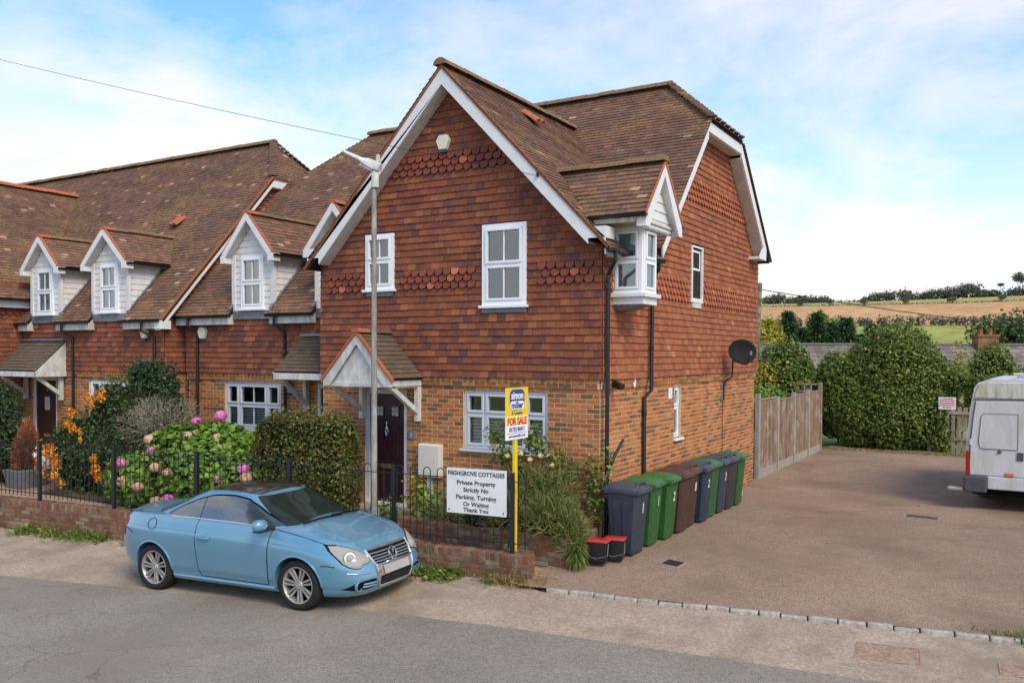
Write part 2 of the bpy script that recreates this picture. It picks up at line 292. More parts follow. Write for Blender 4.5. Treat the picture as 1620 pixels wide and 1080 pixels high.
class MB:
    def __init__(s): s.v = []; s.f = []; s.m = []; s.mats = []
    def mi(s, mat):
        if mat not in s.mats: s.mats.append(mat)
        return s.mats.index(mat)
    def add(s, vs_, fs, mat=0):
        b = len(s.v); s.v += [tuple(map(float, q)) for q in vs_]; s.f += [tuple(b+i for i in f) for f in fs]; s.m += [mat]*len(fs); return s
    def hexa(s, p, mat=0):
        """eight corners: bottom ring then top ring"""
        return s.add(p, [(3, 2, 1, 0), (4, 5, 6, 7), (0, 1, 5, 4), (1, 2, 6, 5), (2, 3, 7, 6), (3, 0, 4, 7)], mat)
    def box(s, x0, x1, y0, y1, z0, z1, mat=0):
        return s.hexa([(x0, y0, z0), (x1, y0, z0), (x1, y1, z0), (x0, y1, z0), (x0, y0, z1), (x1, y0, z1), (x1, y1, z1), (x0, y1, z1)], mat)
    def obox(s, c, ax, ay, az, mat=0):
        """oriented box from its centre and three half-axes"""
        c, ax, ay, az = map(np.asarray, (c, ax, ay, az))
        return s.hexa([c-ax-ay-az, c+ax-ay-az, c+ax+ay-az, c-ax+ay-az, c-ax-ay+az, c+ax-ay+az, c+ax+ay+az, c-ax+ay+az], mat)
    def prism(s, poly, d, mat=0):
        """polygon (3-D points in order) pushed along d"""
        p = [np.asarray(q, float) for q in poly]; n = len(p); d = np.asarray(d, float)
        nrm = sum((np.cross(p[i], p[(i+1) % n]) for i in range(n)), V(0, 0, 0))
        if nrm @ d > 0: p = p[::-1]
        return s.add(p+[q+d for q in p], [tuple(range(n)), tuple(range(2*n-1, n-1, -1))]+[(i, n+i, n+(i+1) % n, (i+1) % n) for i in range(n)], mat)
    def beam(s, a, b, w, h, up=(0, 0, 1), mat=0):
        a, b = np.asarray(a, float), np.asarray(b, float); d = (b-a); L = np.linalg.norm(d); d = d/L
        up = np.asarray(up, float); sd = np.cross(d, up); sd /= np.linalg.norm(sd); up = np.cross(sd, d)
        return s.obox((a+b)/2, d*L/2, sd*w/2, up*h/2, mat)
    def tube(s, pts, r, n=8, mat=0, caps=True):
        pts = [np.asarray(p, float) for p in pts]; rs = r if isinstance(r, (list, tuple)) else [r]*len(pts)
        rings = []; prev = None
        for i, p in enumerate(pts):
            t = pts[min(i+1, len(pts)-1)]-pts[max(i-1, 0)]; t /= max(np.linalg.norm(t), 1e-9)
            if prev is None:
                a = V(0, 0, 1) if abs(t[2]) < 0.9 else V(1, 0, 0); u = np.cross(t, a)
            else: u = prev-t*(prev@t)
            u /= np.linalg.norm(u); w = np.cross(t, u); prev = u
            rings.append([p+rs[i]*(math.cos(2*math.pi*k/n)*u+math.sin(2*math.pi*k/n)*w) for k in range(n)])
        vs_ = [q for rg in rings for q in rg]; fs = []
        for i in range(len(rings)-1):
            for k in range(n): fs.append((i*n+k, i*n+(k+1) % n, (i+1)*n+(k+1) % n, (i+1)*n+k))
        if caps: fs += [tuple(range(n-1, -1, -1)), tuple(range((len(rings)-1)*n, len(rings)*n))]
        return s.add(vs_, fs, mat)
    def lathe(s, prof, n=24, c=(0, 0, 0), axis='z', mat=0):
        """profile of (r, h) turned about an axis through c"""
        vs_ = []
        for r, h in prof:
            for k in range(n):
                a = 2*math.pi*k/n; x, y = r*math.cos(a), r*math.sin(a)
                q = {'z': (x, y, h), 'y': (x, h, -y), 'x': (h, x, y)}[axis]; vs_.append((c[0]+q[0], c[1]+q[1], c[2]+q[2]))
        fs = [(i*n+k, i*n+(k+1) % n, (i+1)*n+(k+1) % n, (i+1)*n+k) for i in range(len(prof)-1) for k in range(n)]
        return s.add(vs_, fs, mat)
    def build(s, name, mat=None, parent=None, smooth=False, bevel=0, angle=40):
        me = bpy.data.meshes.new(name); v = s.v
        if parent is not None and getattr(s, 'world', True) and parent.get('_world'):
            b = base_of(parent); v = [(q[0]-b[0], q[1]-b[1], q[2]-b[2]) for q in v]
        me.from_pydata(v, [], s.f)
        for m in (s.mats if s.mats else [mat]):
            if m: me.materials.append(MATS[m])
        if s.mats: me.polygons.foreach_set('material_index', s.m)
        if smooth:
            me.polygons.foreach_set('use_smooth', [True]*len(s.f)); me.set_sharp_from_angle(angle=R(angle))
        o = bpy.data.objects.new(name, me); link(o, parent)
        if bevel:
            b = o.modifiers.new('edges', 'BEVEL'); b.width = bevel; b.segments = 2; b.limit_method = 'ANGLE'; b.angle_limit = R(40)
        if parent is not None and parent.get('_world'): o['_world'] = 1
        return o
def world_thing(name, loc, label, cat, group=None):
    """an Empty whose parts are written in world coordinates"""
    o = empty(name, loc, label, cat, group); o['_world'] = 1; return o
def npmesh_w(name, verts, quads, mat, parent):
    verts = np.asarray(verts)
    if parent is not None and parent.get('_world'): verts = verts-base_of(parent)
    return mesh_np(name, verts, quads=quads, mat=mat, parent=parent)
def text_obj(txt, size, mat, name='lettering', parent=None, origin=(0, 0, 0), xdir=(1, 0, 0), ydir=(0, 0, 1), align='CENTER', width=None, extrude=0.0015, bold=0.0, squeeze=1.0):
    cu = bpy.data.curves.new(name, 'FONT'); cu.body = txt; cu.size = size; cu.align_x = align; cu.extrude = extrude; cu.offset = bold; cu.resolution_u = 3
    t = bpy.data.objects.new(name, cu); COL.objects.link(t)
    dg = bpy.context.evaluated_depsgraph_get(); me = bpy.data.meshes.new_from_object(t.evaluated_get(dg)); COL.objects.unlink(t); bpy.data.objects.remove(t)
    x, y = Vector(xdir).normalized(), Vector(ydir).normalized(); z = x.cross(y); s = squeeze
    if width:
        xs = [v.co.x for v in me.vertices]; s = width/(max(xs)-min(xs))
    b = Vector(base_of(parent)) if parent is not None and parent.get('_world') else Vector((0, 0, 0))
    for v in me.vertices:
        c = v.co.copy(); v.co = Vector(origin)-b+x*c.x*s+y*c.y+z*c.z
    me.materials.clear(); me.materials.append(MATS[mat])
    o = bpy.data.objects.new(name, me); return link(o, parent)
# ---- courses of tiles and bricks -------------------------------------------------
def spans(poly, v, holes, v0, v1):
    """intervals of u at height v inside a (u, v) polygon, less the rectangular holes (u0, u1, v0, v1)"""
    xs = []
    n = len(poly)
    for i in range(n):
        (a, b), (c, d) = poly[i], poly[(i+1) % n]
        if (b <= v) != (d <= v): xs.append(a+(v-b)/(d-b)*(c-a))
    xs.sort(); iv = [(xs[i], xs[i+1]) for i in range(0, len(xs)-1, 2)]
    for h in holes:
        if h[2] < v1-0.3*(v1-v0) and h[3] > v0+0.3*(v1-v0):
            nv = []
            for a, b in iv:
                if h[1] <= a or h[0] >= b: nv.append((a, b)); continue
                if h[0] > a: nv.append((a, h[0]))
                if h[1] < b: nv.append((h[1], b))
            iv = nv
    return iv
class Surf:
    """a flat face of a building: origin, unit u, v and outward normal"""
    def __init__(s, O, U, Vv): s.O = np.asarray(O, float); s.U = np.asarray(U, float)/np.linalg.norm(U); s.V = np.asarray(Vv, float)/np.linalg.norm(Vv); s.N = np.cross(s.U, s.V)
    def p(s, u, v, n=0.0): return s.O+s.U*u+s.V*v+s.N*n
def tile_rows(S, poly, tw, gauge, th, holes=(), v_start=None, bands=(), jit=1.0, seed=0, wob=0.004):
    """wedge tiles laid in broken-bonded courses. returns (list of (u0,u1,v0,v1,shape) )"""
    rg = np.random.default_rng(seed); vmin = min(p[1] for p in poly) if v_start is None else v_start; vmax = max(p[1] for p in poly)
    outl = []; k = 0; v = vmin
    while v < vmax-0.02:
        shape = any(b[0]-0.01 <= v < b[1]-0.03 for b in bands)
        for a, b in spans(poly, min(v+gauge*0.5, vmax-1e-3), holes, v, v+gauge):
            off = 0.5*tw if k % 2 else 0.0
            i0 = math.ceil((a+0.25*tw-off)/tw); cuts = [a]
            while off+i0*tw < b-0.25*tw: cuts.append(off+i0*tw); i0 += 1
            cuts.append(b)
            for u0, u1 in zip(cuts[:-1], cuts[1:]):
                full = abs(u1-u0-tw) < 0.003
                sh = 1 if (shape and full and u0 > a+0.12 and u1 < b-0.06) else 0
                outl.append((u0+0.0015, u1-0.0015, v, v+gauge, sh, full))
        v += gauge; k += 1
    return outl
def tiles_to_np(S, tl, th, seed=0, jit=1.0, over=0.012):
    """joined wedge tiles as arrays"""
    if not tl: return np.zeros((0, 3)), np.zeros((0, 4), int)
    rg = np.random.default_rng(seed); a = np.array([t[:4] for t in tl]); n = len(a)
    u0, u1, v0, v1 = a.T; nl = th+0.006+rg.normal(0, 0.0014, n)*jit+0.003*np.sin(u0*2.1+v0*9)*jit; tw_ = rg.normal(0, 0.0012, n)*jit
    dv = rg.normal(0, 0.0016, n)*jit + 0.0035*np.sin(u0*1.3+v0*7.0)*jit
    v0 = v0+dv; v1 = v1+over
    def P(u, v, nn): return S.O+u[:, None]*S.U+v[:, None]*S.V+nn[:, None]*S.N
    up = np.full(n, 0.004)
    q = np.stack([P(u0, v0, nl+tw_), P(u1, v0, nl-tw_), P(u1, v1, up), P(u0, v1, up), P(u0, v0, nl-th+tw_), P(u1, v0, nl-th-tw_)], 1).reshape(-1, 3)
    b = np.arange(n)[:, None]*6
    f = np.concatenate([b+np.array([[0, 1, 2, 3]]), b+np.array([[4, 5, 1, 0]]), b+np.array([[4, 0, 3, 3]]), b+np.array([[5, 2, 1, 1]])])
    return q, f
_shared = {}
def tile_mesh(tw, gauge, th, shape, mat):
    key = (tw, gauge, th, shape, mat)
    if key in _shared: return _shared[key]
    mb = MB(); w = tw/2-0.002; h = gauge
    if shape == 0:
        nl = th+0.006
        mb.add([(-w, 0, nl), (w, 0, nl), (w, h+0.012, 0.004), (-w, h+0.012, 0.004), (-w, 0, 0.006), (w, 0, 0.006)], [(0, 1, 2, 3), (4, 5, 1, 0), (4, 0, 3), (5, 2, 1)])
    else:
        w *= 0.93; pts = [(-w, h*1.05), (-w, h*0.62)]+[(-w*math.cos(math.pi*k/8)*0.98, h*0.62-(h*0.66)*math.sin(math.pi*k/8)**0.8) for k in range(1, 8)]+[(w, h*0.62), (w, h*1.05)]
        n = len(pts); nl = lambda y: 0.008+th*1.9*(1-y/(h*1.1))
        top = [(x, y, nl(y)+0.004) for x, y in pts]; bot = [(x*0.97, y, nl(y)-th*1.4) for x, y in pts]
        mb.add(top+bot, [tuple(range(n))]+[(i+n, i+1+n, i+1, i) for i in range(n-1)])
    me = bpy.data.meshes.new('tile'); me.from_pydata(mb.v, [], mb.f); me.materials.append(MATS[mat]); _shared[key] = me; return me
def put_piece(name, me, S, u, v, parent, n=0.0, rot=0.0, base=None):
    o = bpy.data.objects.new(name, me)
    c, s_ = math.cos(rot), math.sin(rot); U = S.U*c+S.V*s_; W = -S.U*s_+S.V*c; p = S.p(u, v, n)
    b = base if base is not None else (base_of(parent) if parent is not None else V(0, 0, 0))
    M = Matrix(((U[0], W[0], S.N[0], p[0]-b[0]), (U[1], W[1], S.N[1], p[1]-b[1]), (U[2], W[2], S.N[2], p[2]-b[2]), (0, 0, 0, 1)))
    COL.objects.link(o); o.parent = parent; o.matrix_local = M; return o
CP = np.array(CAMP)
class Tiler:
    """collects the tiles of one house, then makes the ones that show largest single parts and joins the rest"""
    def __init__(s, house, name, stuff, mat, tw, gauge, th, cap=300, shape_name='scalloped_tile', shape_mat='scallop_tile'):
        s.h = house; s.name = name; s.stuff = stuff; s.mat = mat; s.tw = tw; s.g = gauge; s.th = th; s.cap = cap; s.items = []; s.sn = shape_name; s.sm = shape_mat
    def add(s, S, poly, holes=(), v_start=None, bands=(), seed=0, mat=None):
        for t in tile_rows(S, poly, s.tw, s.g, s.th, holes, v_start, bands, seed=seed): s.items.append((S, t, mat or s.mat))
    def finish(s, singles=True):
        def size(it):
            S, t, _ = it; c = S.p((t[0]+t[1])/2, (t[2]+t[3])/2); d = CP-c; L = np.linalg.norm(d); return max(0, (S.N@d)/L)/L**2
        for shape, nm in ((0, s.name), (1, s.sn)):
            its = [i for i in s.items if i[1][4] == shape]
            its.sort(key=size, reverse=True)
            one = [i for i in its if (i[1][5])][:s.cap] if singles else []
            ids = set(id(i) for i in one)
            for S, t, m in one:
                me = tile_mesh(s.tw, s.g, s.th, shape, m if shape == 0 else s.sm)
                if shape and m == 'lit_side_tile': me = tile_mesh(s.tw, s.g, s.th, 1, 'lit_side_scallop')
                put_piece(nm, me, S, (t[0]+t[1])/2, t[2]+RNG.normal(0, 0.002)+0.0035*math.sin(t[0]*1.3+t[2]*7), s.h, RNG.normal(0, 0.0012)+0.001, RNG.normal(0, 0.004))
            rest = [i for i in its if id(i) not in ids]
            if not rest: continue
            if shape == 0:
                bym = {}
                for S, t, m in rest: bym.setdefault((id(S), m), (S, m, []))[2].append(t)
                per = {}
                for S, m, tl in bym.values():
                    q, f = tiles_to_np(S, tl, s.th, seed=len(tl)); per.setdefault(m, []).append((q, f))
                for m, lst in per.items():
                    off = 0; vs_ = []; fs = []
                    for q, f in lst: vs_.append(q); fs.append(f+off); off += len(q)
                    fs = np.concatenate(fs); tri = fs[:, 2] == fs[:, 3]
                    vv = np.concatenate(vs_)-(base_of(s.h) if s.h is not None else 0)
                    o = mesh_np(s.stuff, vv, quads=fs[~tri], tris=fs[tri][:, :3], mat=m, parent=s.h); o['kind'] = 'stuff'
            else:
                me = tile_mesh(s.tw, s.g, s.th, 1, s.sm); pv = [tuple(v.co) for v in me.vertices]; pf = [tuple(p.vertices) for p in me.polygons]
                for side in (False, True):
                    mb = MB()
                    for S, t, m in rest:
                        if (m == 'lit_side_tile') == side: mb.add([S.p((t[0]+t[1])/2+x, t[2]+y, z) for x, y, z in pv], pf)
                    if mb.v: o = mb.build('scalloped_tiles', 'lit_side_scallop' if side else s.sm, s.h); o['kind'] = 'stuff'
_bm = {}
def brick_mesh(L, H, D, mat):
    k = (round(L, 3), H, D, mat)
    if k in _bm: return _bm[k]
    mb = MB(); b = 0.004; l, h = L/2, H/2
    mb.add([(-l, -h, 0), (l, -h, 0), (l, h, 0), (-l, h, 0), (-l+b, -h+b, D), (l-b, -h+b, D), (l-b, h-b, D), (-l+b, h-b, D)], [(4, 5, 6, 7), (0, 1, 5, 4), (1, 2, 6, 5), (2, 3, 7, 6), (3, 0, 4, 7)])
    me = bpy.data.meshes.new('brick'); me.from_pydata(mb.v, [], mb.f); me.materials.append(MATS[mat]); _bm[k] = me; return me
class Bricker:
    def __init__(s, thing, mat='brick', cap=300, course=0.075, blen=0.225, D=0.007):
        s.t = thing; s.mat = mat; s.cap = cap; s.c = course; s.b = blen; s.D = D; s.items = []
    def add(s, S, u0, u1, v0, v1, holes=(), seed=0, header=False, n=0.0, vtop=None, hs=1.0):
        """stretcher bond from the top course down; header=True lays brick ends"""
        bl = s.b/2 if header else s.b; k = 0; top = v1
        while top > v0+0.03:
            lo = max(top-s.c, v0)
            for a, b in spans([(u0, v0), (u1, v0), (u1, v1), (u0, v1)], (lo+top)/2, holes, lo, top):
                u = math.floor(a/bl)*bl+(bl/2 if k % 2 else 0)
                if u > a: u -= bl
                while u < b-1e-6:
                    x0, x1 = max(u, a), min(u+bl, b)
                    if x1-x0 > 0.03: s.items.append((S, (x0+x1)/2, (lo+top)/2, x1-x0-0.0135*hs, top-lo-0.0135*hs, n, x1-x0 > bl*0.97))
                    u += bl
            top = lo; k += 1
    def one(s, S, u, v, L, H, n=0.0): s.items.append((S, u, v, L, H, n, True))
    def finish(s, name='brick', stuff='brickwork'):
        def size(it):
            c = it[0].p(it[1], it[2]); d = CP-c; L = np.linalg.norm(d); return max(0.0, (it[0].N@d)/L)/L**2
        s.items.sort(key=size, reverse=True); k = 0; mb = MB(); bs = base_of(s.t)
        for S, u, v, L, H, n, full in s.items:
            jd = RNG.normal(0, 0.0012)
            if k < s.cap and full:
                put_piece(name, brick_mesh(L, round(H, 3), s.D, s.mat), S, u, v, s.t, n+jd, RNG.normal(0, 0.004), base=bs); k += 1
            else:
                b = 0.004; l, h = L/2, H/2; D = s.D+n+jd; z = n
                mb.add([S.p(u+x, v+y, w) for x, y, w in [(-l, -h, z), (l, -h, z), (l, h, z), (-l, h, z), (-l+b, -h+b, D), (l-b, -h+b, D), (l-b, h-b, D), (-l+b, h-b, D)]], [(4, 5, 6, 7), (0, 1, 5, 4), (1, 2, 6, 5), (2, 3, 7, 6), (3, 0, 4, 7)])
        if mb.v:
            o = mb.build(stuff, s.mat, s.t); o['kind'] = 'stuff'
def wall_panel(mb, S, u0, u1, v0, v1, holes, n=0.0, reveal=0.09):
    """a flat wall with openings and their reveals"""
    us = sorted({u0, u1}|{min(max(x, u0), u1) for h in holes for x in h[:2]}); vs_ = sorted({v0, v1}|{min(max(x, v0), v1) for h in holes for x in h[2:]})
    for i in range(len(us)-1):
        for j in range(len(vs_)-1):
            cu, cv = (us[i]+us[i+1])/2, (vs_[j]+vs_[j+1])/2
            if any(h[0] < cu < h[1] and h[2] < cv < h[3] for h in holes): continue
            mb.add([S.p(us[i], vs_[j], n), S.p(us[i+1], vs_[j], n), S.p(us[i+1], vs_[j+1], n), S.p(us[i], vs_[j+1], n)], [(0, 1, 2, 3)])
    for h in holes:
        a, b, c, d = h; q = [S.p(a, c, n), S.p(b, c, n), S.p(b, d, n), S.p(a, d, n)]; w = [S.p(a, c, n-reveal), S.p(b, c, n-reveal), S.p(b, d, n-reveal), S.p(a, d, n-reveal)]
        mb.add(q+w, [(0, 1, 5, 4), (1, 2, 6, 5), (2, 3, 7, 6), (3, 0, 4, 7)])
# ---- windows ------------------------------------------------------------------------
def sbox(mb, S, u0, u1, v0, v1, n0, n1, mat=0):
    if n1 < n0: n0, n1 = n1, n0
    return mb.hexa([S.p(u0, v0, n1), S.p(u1, v0, n1), S.p(u1, v0, n0), S.p(u0, v0, n0), S.p(u0, v1, n1), S.p(u1, v1, n1), S.p(u1, v1, n0), S.p(u0, v1, n0)], mat)
def ring(mb, S, u0, u1, v0, v1, w, n0, n1):
    sbox(mb, S, u0, u1, v0, v0+w, n0, n1); sbox(mb, S, u0, u1, v1-w, v1, n0, n1)
    sbox(mb, S, u0, u0+w, v0+w, v1-w, n0, n1); sbox(mb, S, u1-w, u1, v0+w, v1-w, n0, n1)
def window(parent, S, u0, u1, v0, v1, cols=(1,), split=0.52, n=0.03, depth=0.07, bars=None, inside='room_dark', blind=None, sill=0.0, mat='upvc', fw=0.05, name='window', sub=True, curtains=False, bar_rows=None):
    """framed casement: columns of given relative width, each split in an upper and a lower sash; bars = glazing bars per column"""
    mb = MB(); ring(mb, S, u0, u1, v0, v1, fw, n-depth, n)
    W = u1-u0-2*fw; tot = sum(cols); x = u0+fw; cells = []
    for i, c in enumerate(cols):
        w = W*c/tot
        if i: sbox(mb, S, x-0.018, x+0.018, v0+fw, v1-fw, n-depth, n-0.002)
        cells.append((x+(0.018 if i else 0), x+w-(0.018 if i < len(cols)-1 else 0))); x += w
    vm = v0+(v1-v0)*split
    win = mb.build(name, mat, parent, bevel=0.004)
    tgt = win if sub else parent
    for i, (a, b) in enumerate(cells):
        rows = ((v0+fw, vm, 0.0), (vm, v1-fw, 0.012)) if split else ((v0+fw, v1-fw, 0.0),)
        if split is not None and split:
            m2 = MB(); sbox(m2, S, a, b, vm-0.018, vm+0.018, n-depth+0.01, n-0.001); m2.build('transom', mat, tgt)
        for lo, hi, dn in rows:
            m3 = MB(); ring(m3, S, a+0.006, b-0.006, lo+(0.018 if lo == vm else 0.004), hi-(0.018 if hi == vm else 0.004), 0.04, n-0.05, n+0.012+dn); m3.build('sash', mat, tgt, bevel=0.004)
            g = MB(); g.add([S.p(a+0.02, lo+0.02, n-0.02), S.p(b-0.02, lo+0.02, n-0.02), S.p(b-0.02, hi-0.02, n-0.02), S.p(a+0.02, hi-0.02, n-0.02)], [(0, 1, 2, 3)]); g.build('pane', 'glass', tgt)
            if bars and bars[i]:
                for k in range(bars[i]):
                    xc = a+(b-a)*(k+1)/(bars[i]+1); m4 = MB(); sbox(m4, S, xc-0.011, xc+0.011, lo+0.03, hi-0.03, n-0.028, n-0.004); m4.build('glazing_bar', mat, tgt)
    m5 = MB(); d = 0.10 if blind else 0.35
    if blind:
        k = 0; z = v0+fw
        while z < v0+(v1-v0)*blind:
            m5.add([S.p(u0+fw, z, n-0.075), S.p(u1-fw, z, n-0.075), S.p(u1-fw, z+0.036, n-0.10), S.p(u0+fw, z+0.036, n-0.10)], [(0, 1, 2, 3)]); z += 0.055
        m5.build('blind_slats', 'blind_cream', tgt)['kind'] = 'stuff'
    m6 = MB(); D = 0.6; a, b, c, d2 = u0+0.02, u1-0.02, v0+0.02, v1-0.02
    q = [S.p(a, c, n-depth), S.p(b, c, n-depth), S.p(b, d2, n-depth), S.p(a, d2, n-depth), S.p(a, c, n-D), S.p(b, c, n-D), S.p(b, d2, n-D), S.p(a, d2, n-D)]
    m6.add(q, [(4, 5, 6, 7), (1, 0, 4, 5), (2, 1, 5, 6), (3, 2, 6, 7), (0, 3, 7, 4)]); m6.build('room_beyond', inside, tgt)
    if curtains:
        m7 = MB()
        for sx, ex in curtains:
            N = 14; pts = [(u0+(u1-u0)*(sx+(ex-sx)*k/N), n-0.12+0.018*math.sin(k*2.3)) for k in range(N+1)]
            vs_ = [S.p(x, z, y) for x, y in pts for z in (v0+0.03, v1-0.03)]; m7.add(vs_, [(2*k, 2*k+2, 2*k+3, 2*k+1) for k in range(N)])
        m7.build('curtain', 'curtain', tgt)
    if sill:
        m8 = MB(); sbox(m8, S, u0-0.04, u1+0.04, v0-0.045, v0, n-depth, n+sill); m8.build('sill', mat, tgt, bevel=0.005)
    return win
def ridge_run(parent, a, b, mat='ridge_tile', r=0.13, L=0.32, cap_mat=None):
    """half-round ridge tiles laid end to end, each its own part"""
    a, b = np.asarray(a, float), np.asarray(b, float); d = b-a; T = np.linalg.norm(d); d /= T; n = max(1, int(round(T/L))); sd = np.cross(d, (0, 0, 1)); sd /= np.linalg.norm(sd); up = np.cross(sd, d)
    for i in range(n):
        p0 = a+d*(T*i/n+0.004); p1 = a+d*(T*(i+1)/n-0.002); mb = MB(); N = 7; j = RNG.normal(0, 0.004)
        vs_ = []
        for p, rr in ((p0, r*1.0), (p1, r*0.965)):
            for k in range(N):
                t = math.pi*(k/(N-1)); vs_.append(p+sd*math.cos(t)*rr+up*(math.sin(t)*rr*0.85-0.045+j))
        fs = [(k, k+1, N+k+1, N+k) for k in range(N-1)]+[tuple(range(N-1, -1, -1)), tuple(range(N, 2*N))]
        mb.add(vs_, fs); mb.build('ridge_tile', cap_mat if (cap_mat and i == 0) else mat, parent, smooth=True)
def pipe_run(parent, pts, r=0.034, name='downpipe', mat='black_plastic', collars=True):
    mb = MB(); mb.tube(pts, r, 10)
    if collars:
        for i in range(len(pts)-1):
            a, b = np.asarray(pts[i], float), np.asarray(pts[i+1], float)
            if abs(a[2]-b[2]) > 1.2:
                for t in (0.12, 0.62): p = a+(b-a)*t; mb.tube([p+V(0, 0, 0.035), p-V(0, 0, 0.035)], r*1.25, 10)
    return mb.build(name, mat, parent, smooth=True)
def gutter(parent, a, b, r=0.055, mat='black_plastic'):
    a, b = np.asarray(a, float), np.asarray(b, float); d = b-a; d /= np.linalg.norm(d); sd = np.cross(d, (0, 0, 1)); N = 7; vs_ = []
    for p in (a, b):
        for rr in (r, r-0.006):
            for k in range(N): t = math.pi*k/(N-1); vs_.append(p+sd*math.cos(t)*rr-V(0, 0, 1)*math.sin(t)*rr)
    fs = []
    for k in range(N-1): fs += [(k, k+1, 2*N+k+1, 2*N+k), (N+k+1, N+k, 3*N+k, 3*N+k+1)]
    fs += [(0, 2*N, 3*N, N), (N-1, 2*N-1, 4*N-1, 3*N-1), tuple(range(N)), tuple(range(3*N-1, 2*N-1, -1))]
    return MB().add(vs_, fs).build('gutter', mat, parent, smooth=True)
# ---- plants ---------------------------------------------------------------------------
def lump(P, seed, k=3.0):
    r = np.random.default_rng(seed); o = np.zeros(len(P))
    for i in range(7):
        d = r.normal(0, 1, 3); d /= np.linalg.norm(d); o += np.sin(P@d*k*(0.6+0.5*i)+r.uniform(0, 6.28))/(1+0.5*i)
    return o/3.0
def blob(n, c, rad, seed=0, shell=0.35, amp=0.18, k=3.0, zmin=None, bottom=1.0):
    """points through the outer part of an uneven rounded volume, with outward directions"""
    r = np.random.default_rng(seed); d = r.normal(0, 1, (n, 3)); d /= np.linalg.norm(d, axis=1)[:, None]
    rad = np.asarray(rad, float); rr = 1-shell*r.random(n)**1.6
    P = d*rad; s = rr*(1+amp*lump(P, seed+5, k/max(rad.mean(), .2)))
    P = P*s[:, None]; P[:, 2] = np.where(P[:, 2] < 0, P[:, 2]*bottom, P[:, 2]); P += np.asarray(c, float)
    if zmin is not None:
        m = P[:, 2] > zmin; P, d = P[m], d[m]
    return P, d
def boxpts(n, lo, hi, seed=0, shell=0.2, amp=0.07, round_=4.0):
    """points in the skin of a clipped hedge"""
    r = np.random.default_rng(seed); lo, hi = np.asarray(lo, float), np.asarray(hi, float); c = (lo+hi)/2; h = (hi-lo)/2
    d = r.normal(0, 1, (n, 3)); d /= (np.abs(d)**round_).sum(1)[:, None]**(1/round_)
    g = d/np.linalg.norm(d, axis=1)[:, None]
    P = d*h; depth = shell*r.random(n)**1.5; P = P-g*depth[:, None]+g*(amp*lump(P, seed+3, 4.0))[:, None]; return P+c, g
def leaves(name, P, D, size, mat, parent=None, aspect=0.55, out=0.55, seed=0, var=0.35, up=0.25, fold=0.25):
    """one small folded leaf per point"""
    r = np.random.default_rng(seed+11); n = len(P); nrm = D*out+r.normal(0, 1, (n, 3))*(1-out)*0.8+V(0, 0, up); nrm /= np.linalg.norm(nrm, axis=1)[:, None]
    a = r.normal(0, 1, (n, 3)); a -= nrm*(a*nrm).sum(1)[:, None]; a /= np.linalg.norm(a, axis=1)[:, None]; b = np.cross(nrm, a)
    s = (size*(1+var*r.normal(0, 1, n)).clip(0.4, 1.9))[:, None]
    q = np.stack([P-a*s*0.5, P+b*s*aspect*0.5-nrm*s*fold*0.12, P+a*s*0.5, P-b*s*aspect*0.5-nrm*s*fold*0.12], 1).reshape(-1, 3)
    if parent is not None and parent.get('_world'): q = q-base_of(parent)
    f = np.arange(n)[:, None]*4+np.array([[0, 1, 2, 3]]); t = np.concatenate([f[:, [0, 1, 2]], f[:, [0, 2, 3]]])
    return mesh_np(name, q, tris=t, mat=mat, parent=parent)
def blades(name, P, D, length, width, mat, parent=None, seed=0, bend=0.4):
    """narrow curved blades or sprigs growing from points along directions"""
    r = np.random.default_rng(seed+3); n = len(P); D = D/np.linalg.norm(D, axis=1)[:, None]
    L = (length*(1+0.35*r.normal(0, 1, n)).clip(0.3, 1.9))[:, None]; s = np.cross(D, r.normal(0, 1, (n, 3))); s /= np.linalg.norm(s, axis=1)[:, None]; w = width*0.5
    m = P+D*L*0.55; t = P+D*L-V(0, 0, 1)*L*bend*0.5
    q = np.stack([P-s*w, P+s*w, m+s*w*0.8, m-s*w*0.8, t], 1).reshape(-1, 3)
    if parent is not None and parent.get('_world'): q = q-base_of(parent)
    b = np.arange(n)[:, None]*5; tr = np.concatenate([b+np.array([[0, 1, 2]]), b+np.array([[0, 2, 3]]), b+np.array([[3, 2, 4]])])
    return mesh_np(name, q, tris=tr, mat=mat, parent=parent)
def stems(parent, base, tips, r0=0.02, name='stem', mat='bark', seed=0, mid=0.25):
    rr = random.Random(seed); mb = MB(); b = np.asarray(base, float)
    for t in tips:
        t = np.asarray(t, float); m = b+(t-b)*0.5+V(rr.uniform(-mid, mid), rr.uniform(-mid, mid), 0)*np.linalg.norm(t-b)*0.3
        mb.tube([b, b+(m-b)*0.6, m, m+(t-m)*0.6, t], [r0, r0*0.85, r0*0.65, r0*0.45, r0*0.2], 6)
    return mb.build(name, mat, parent, smooth=True)
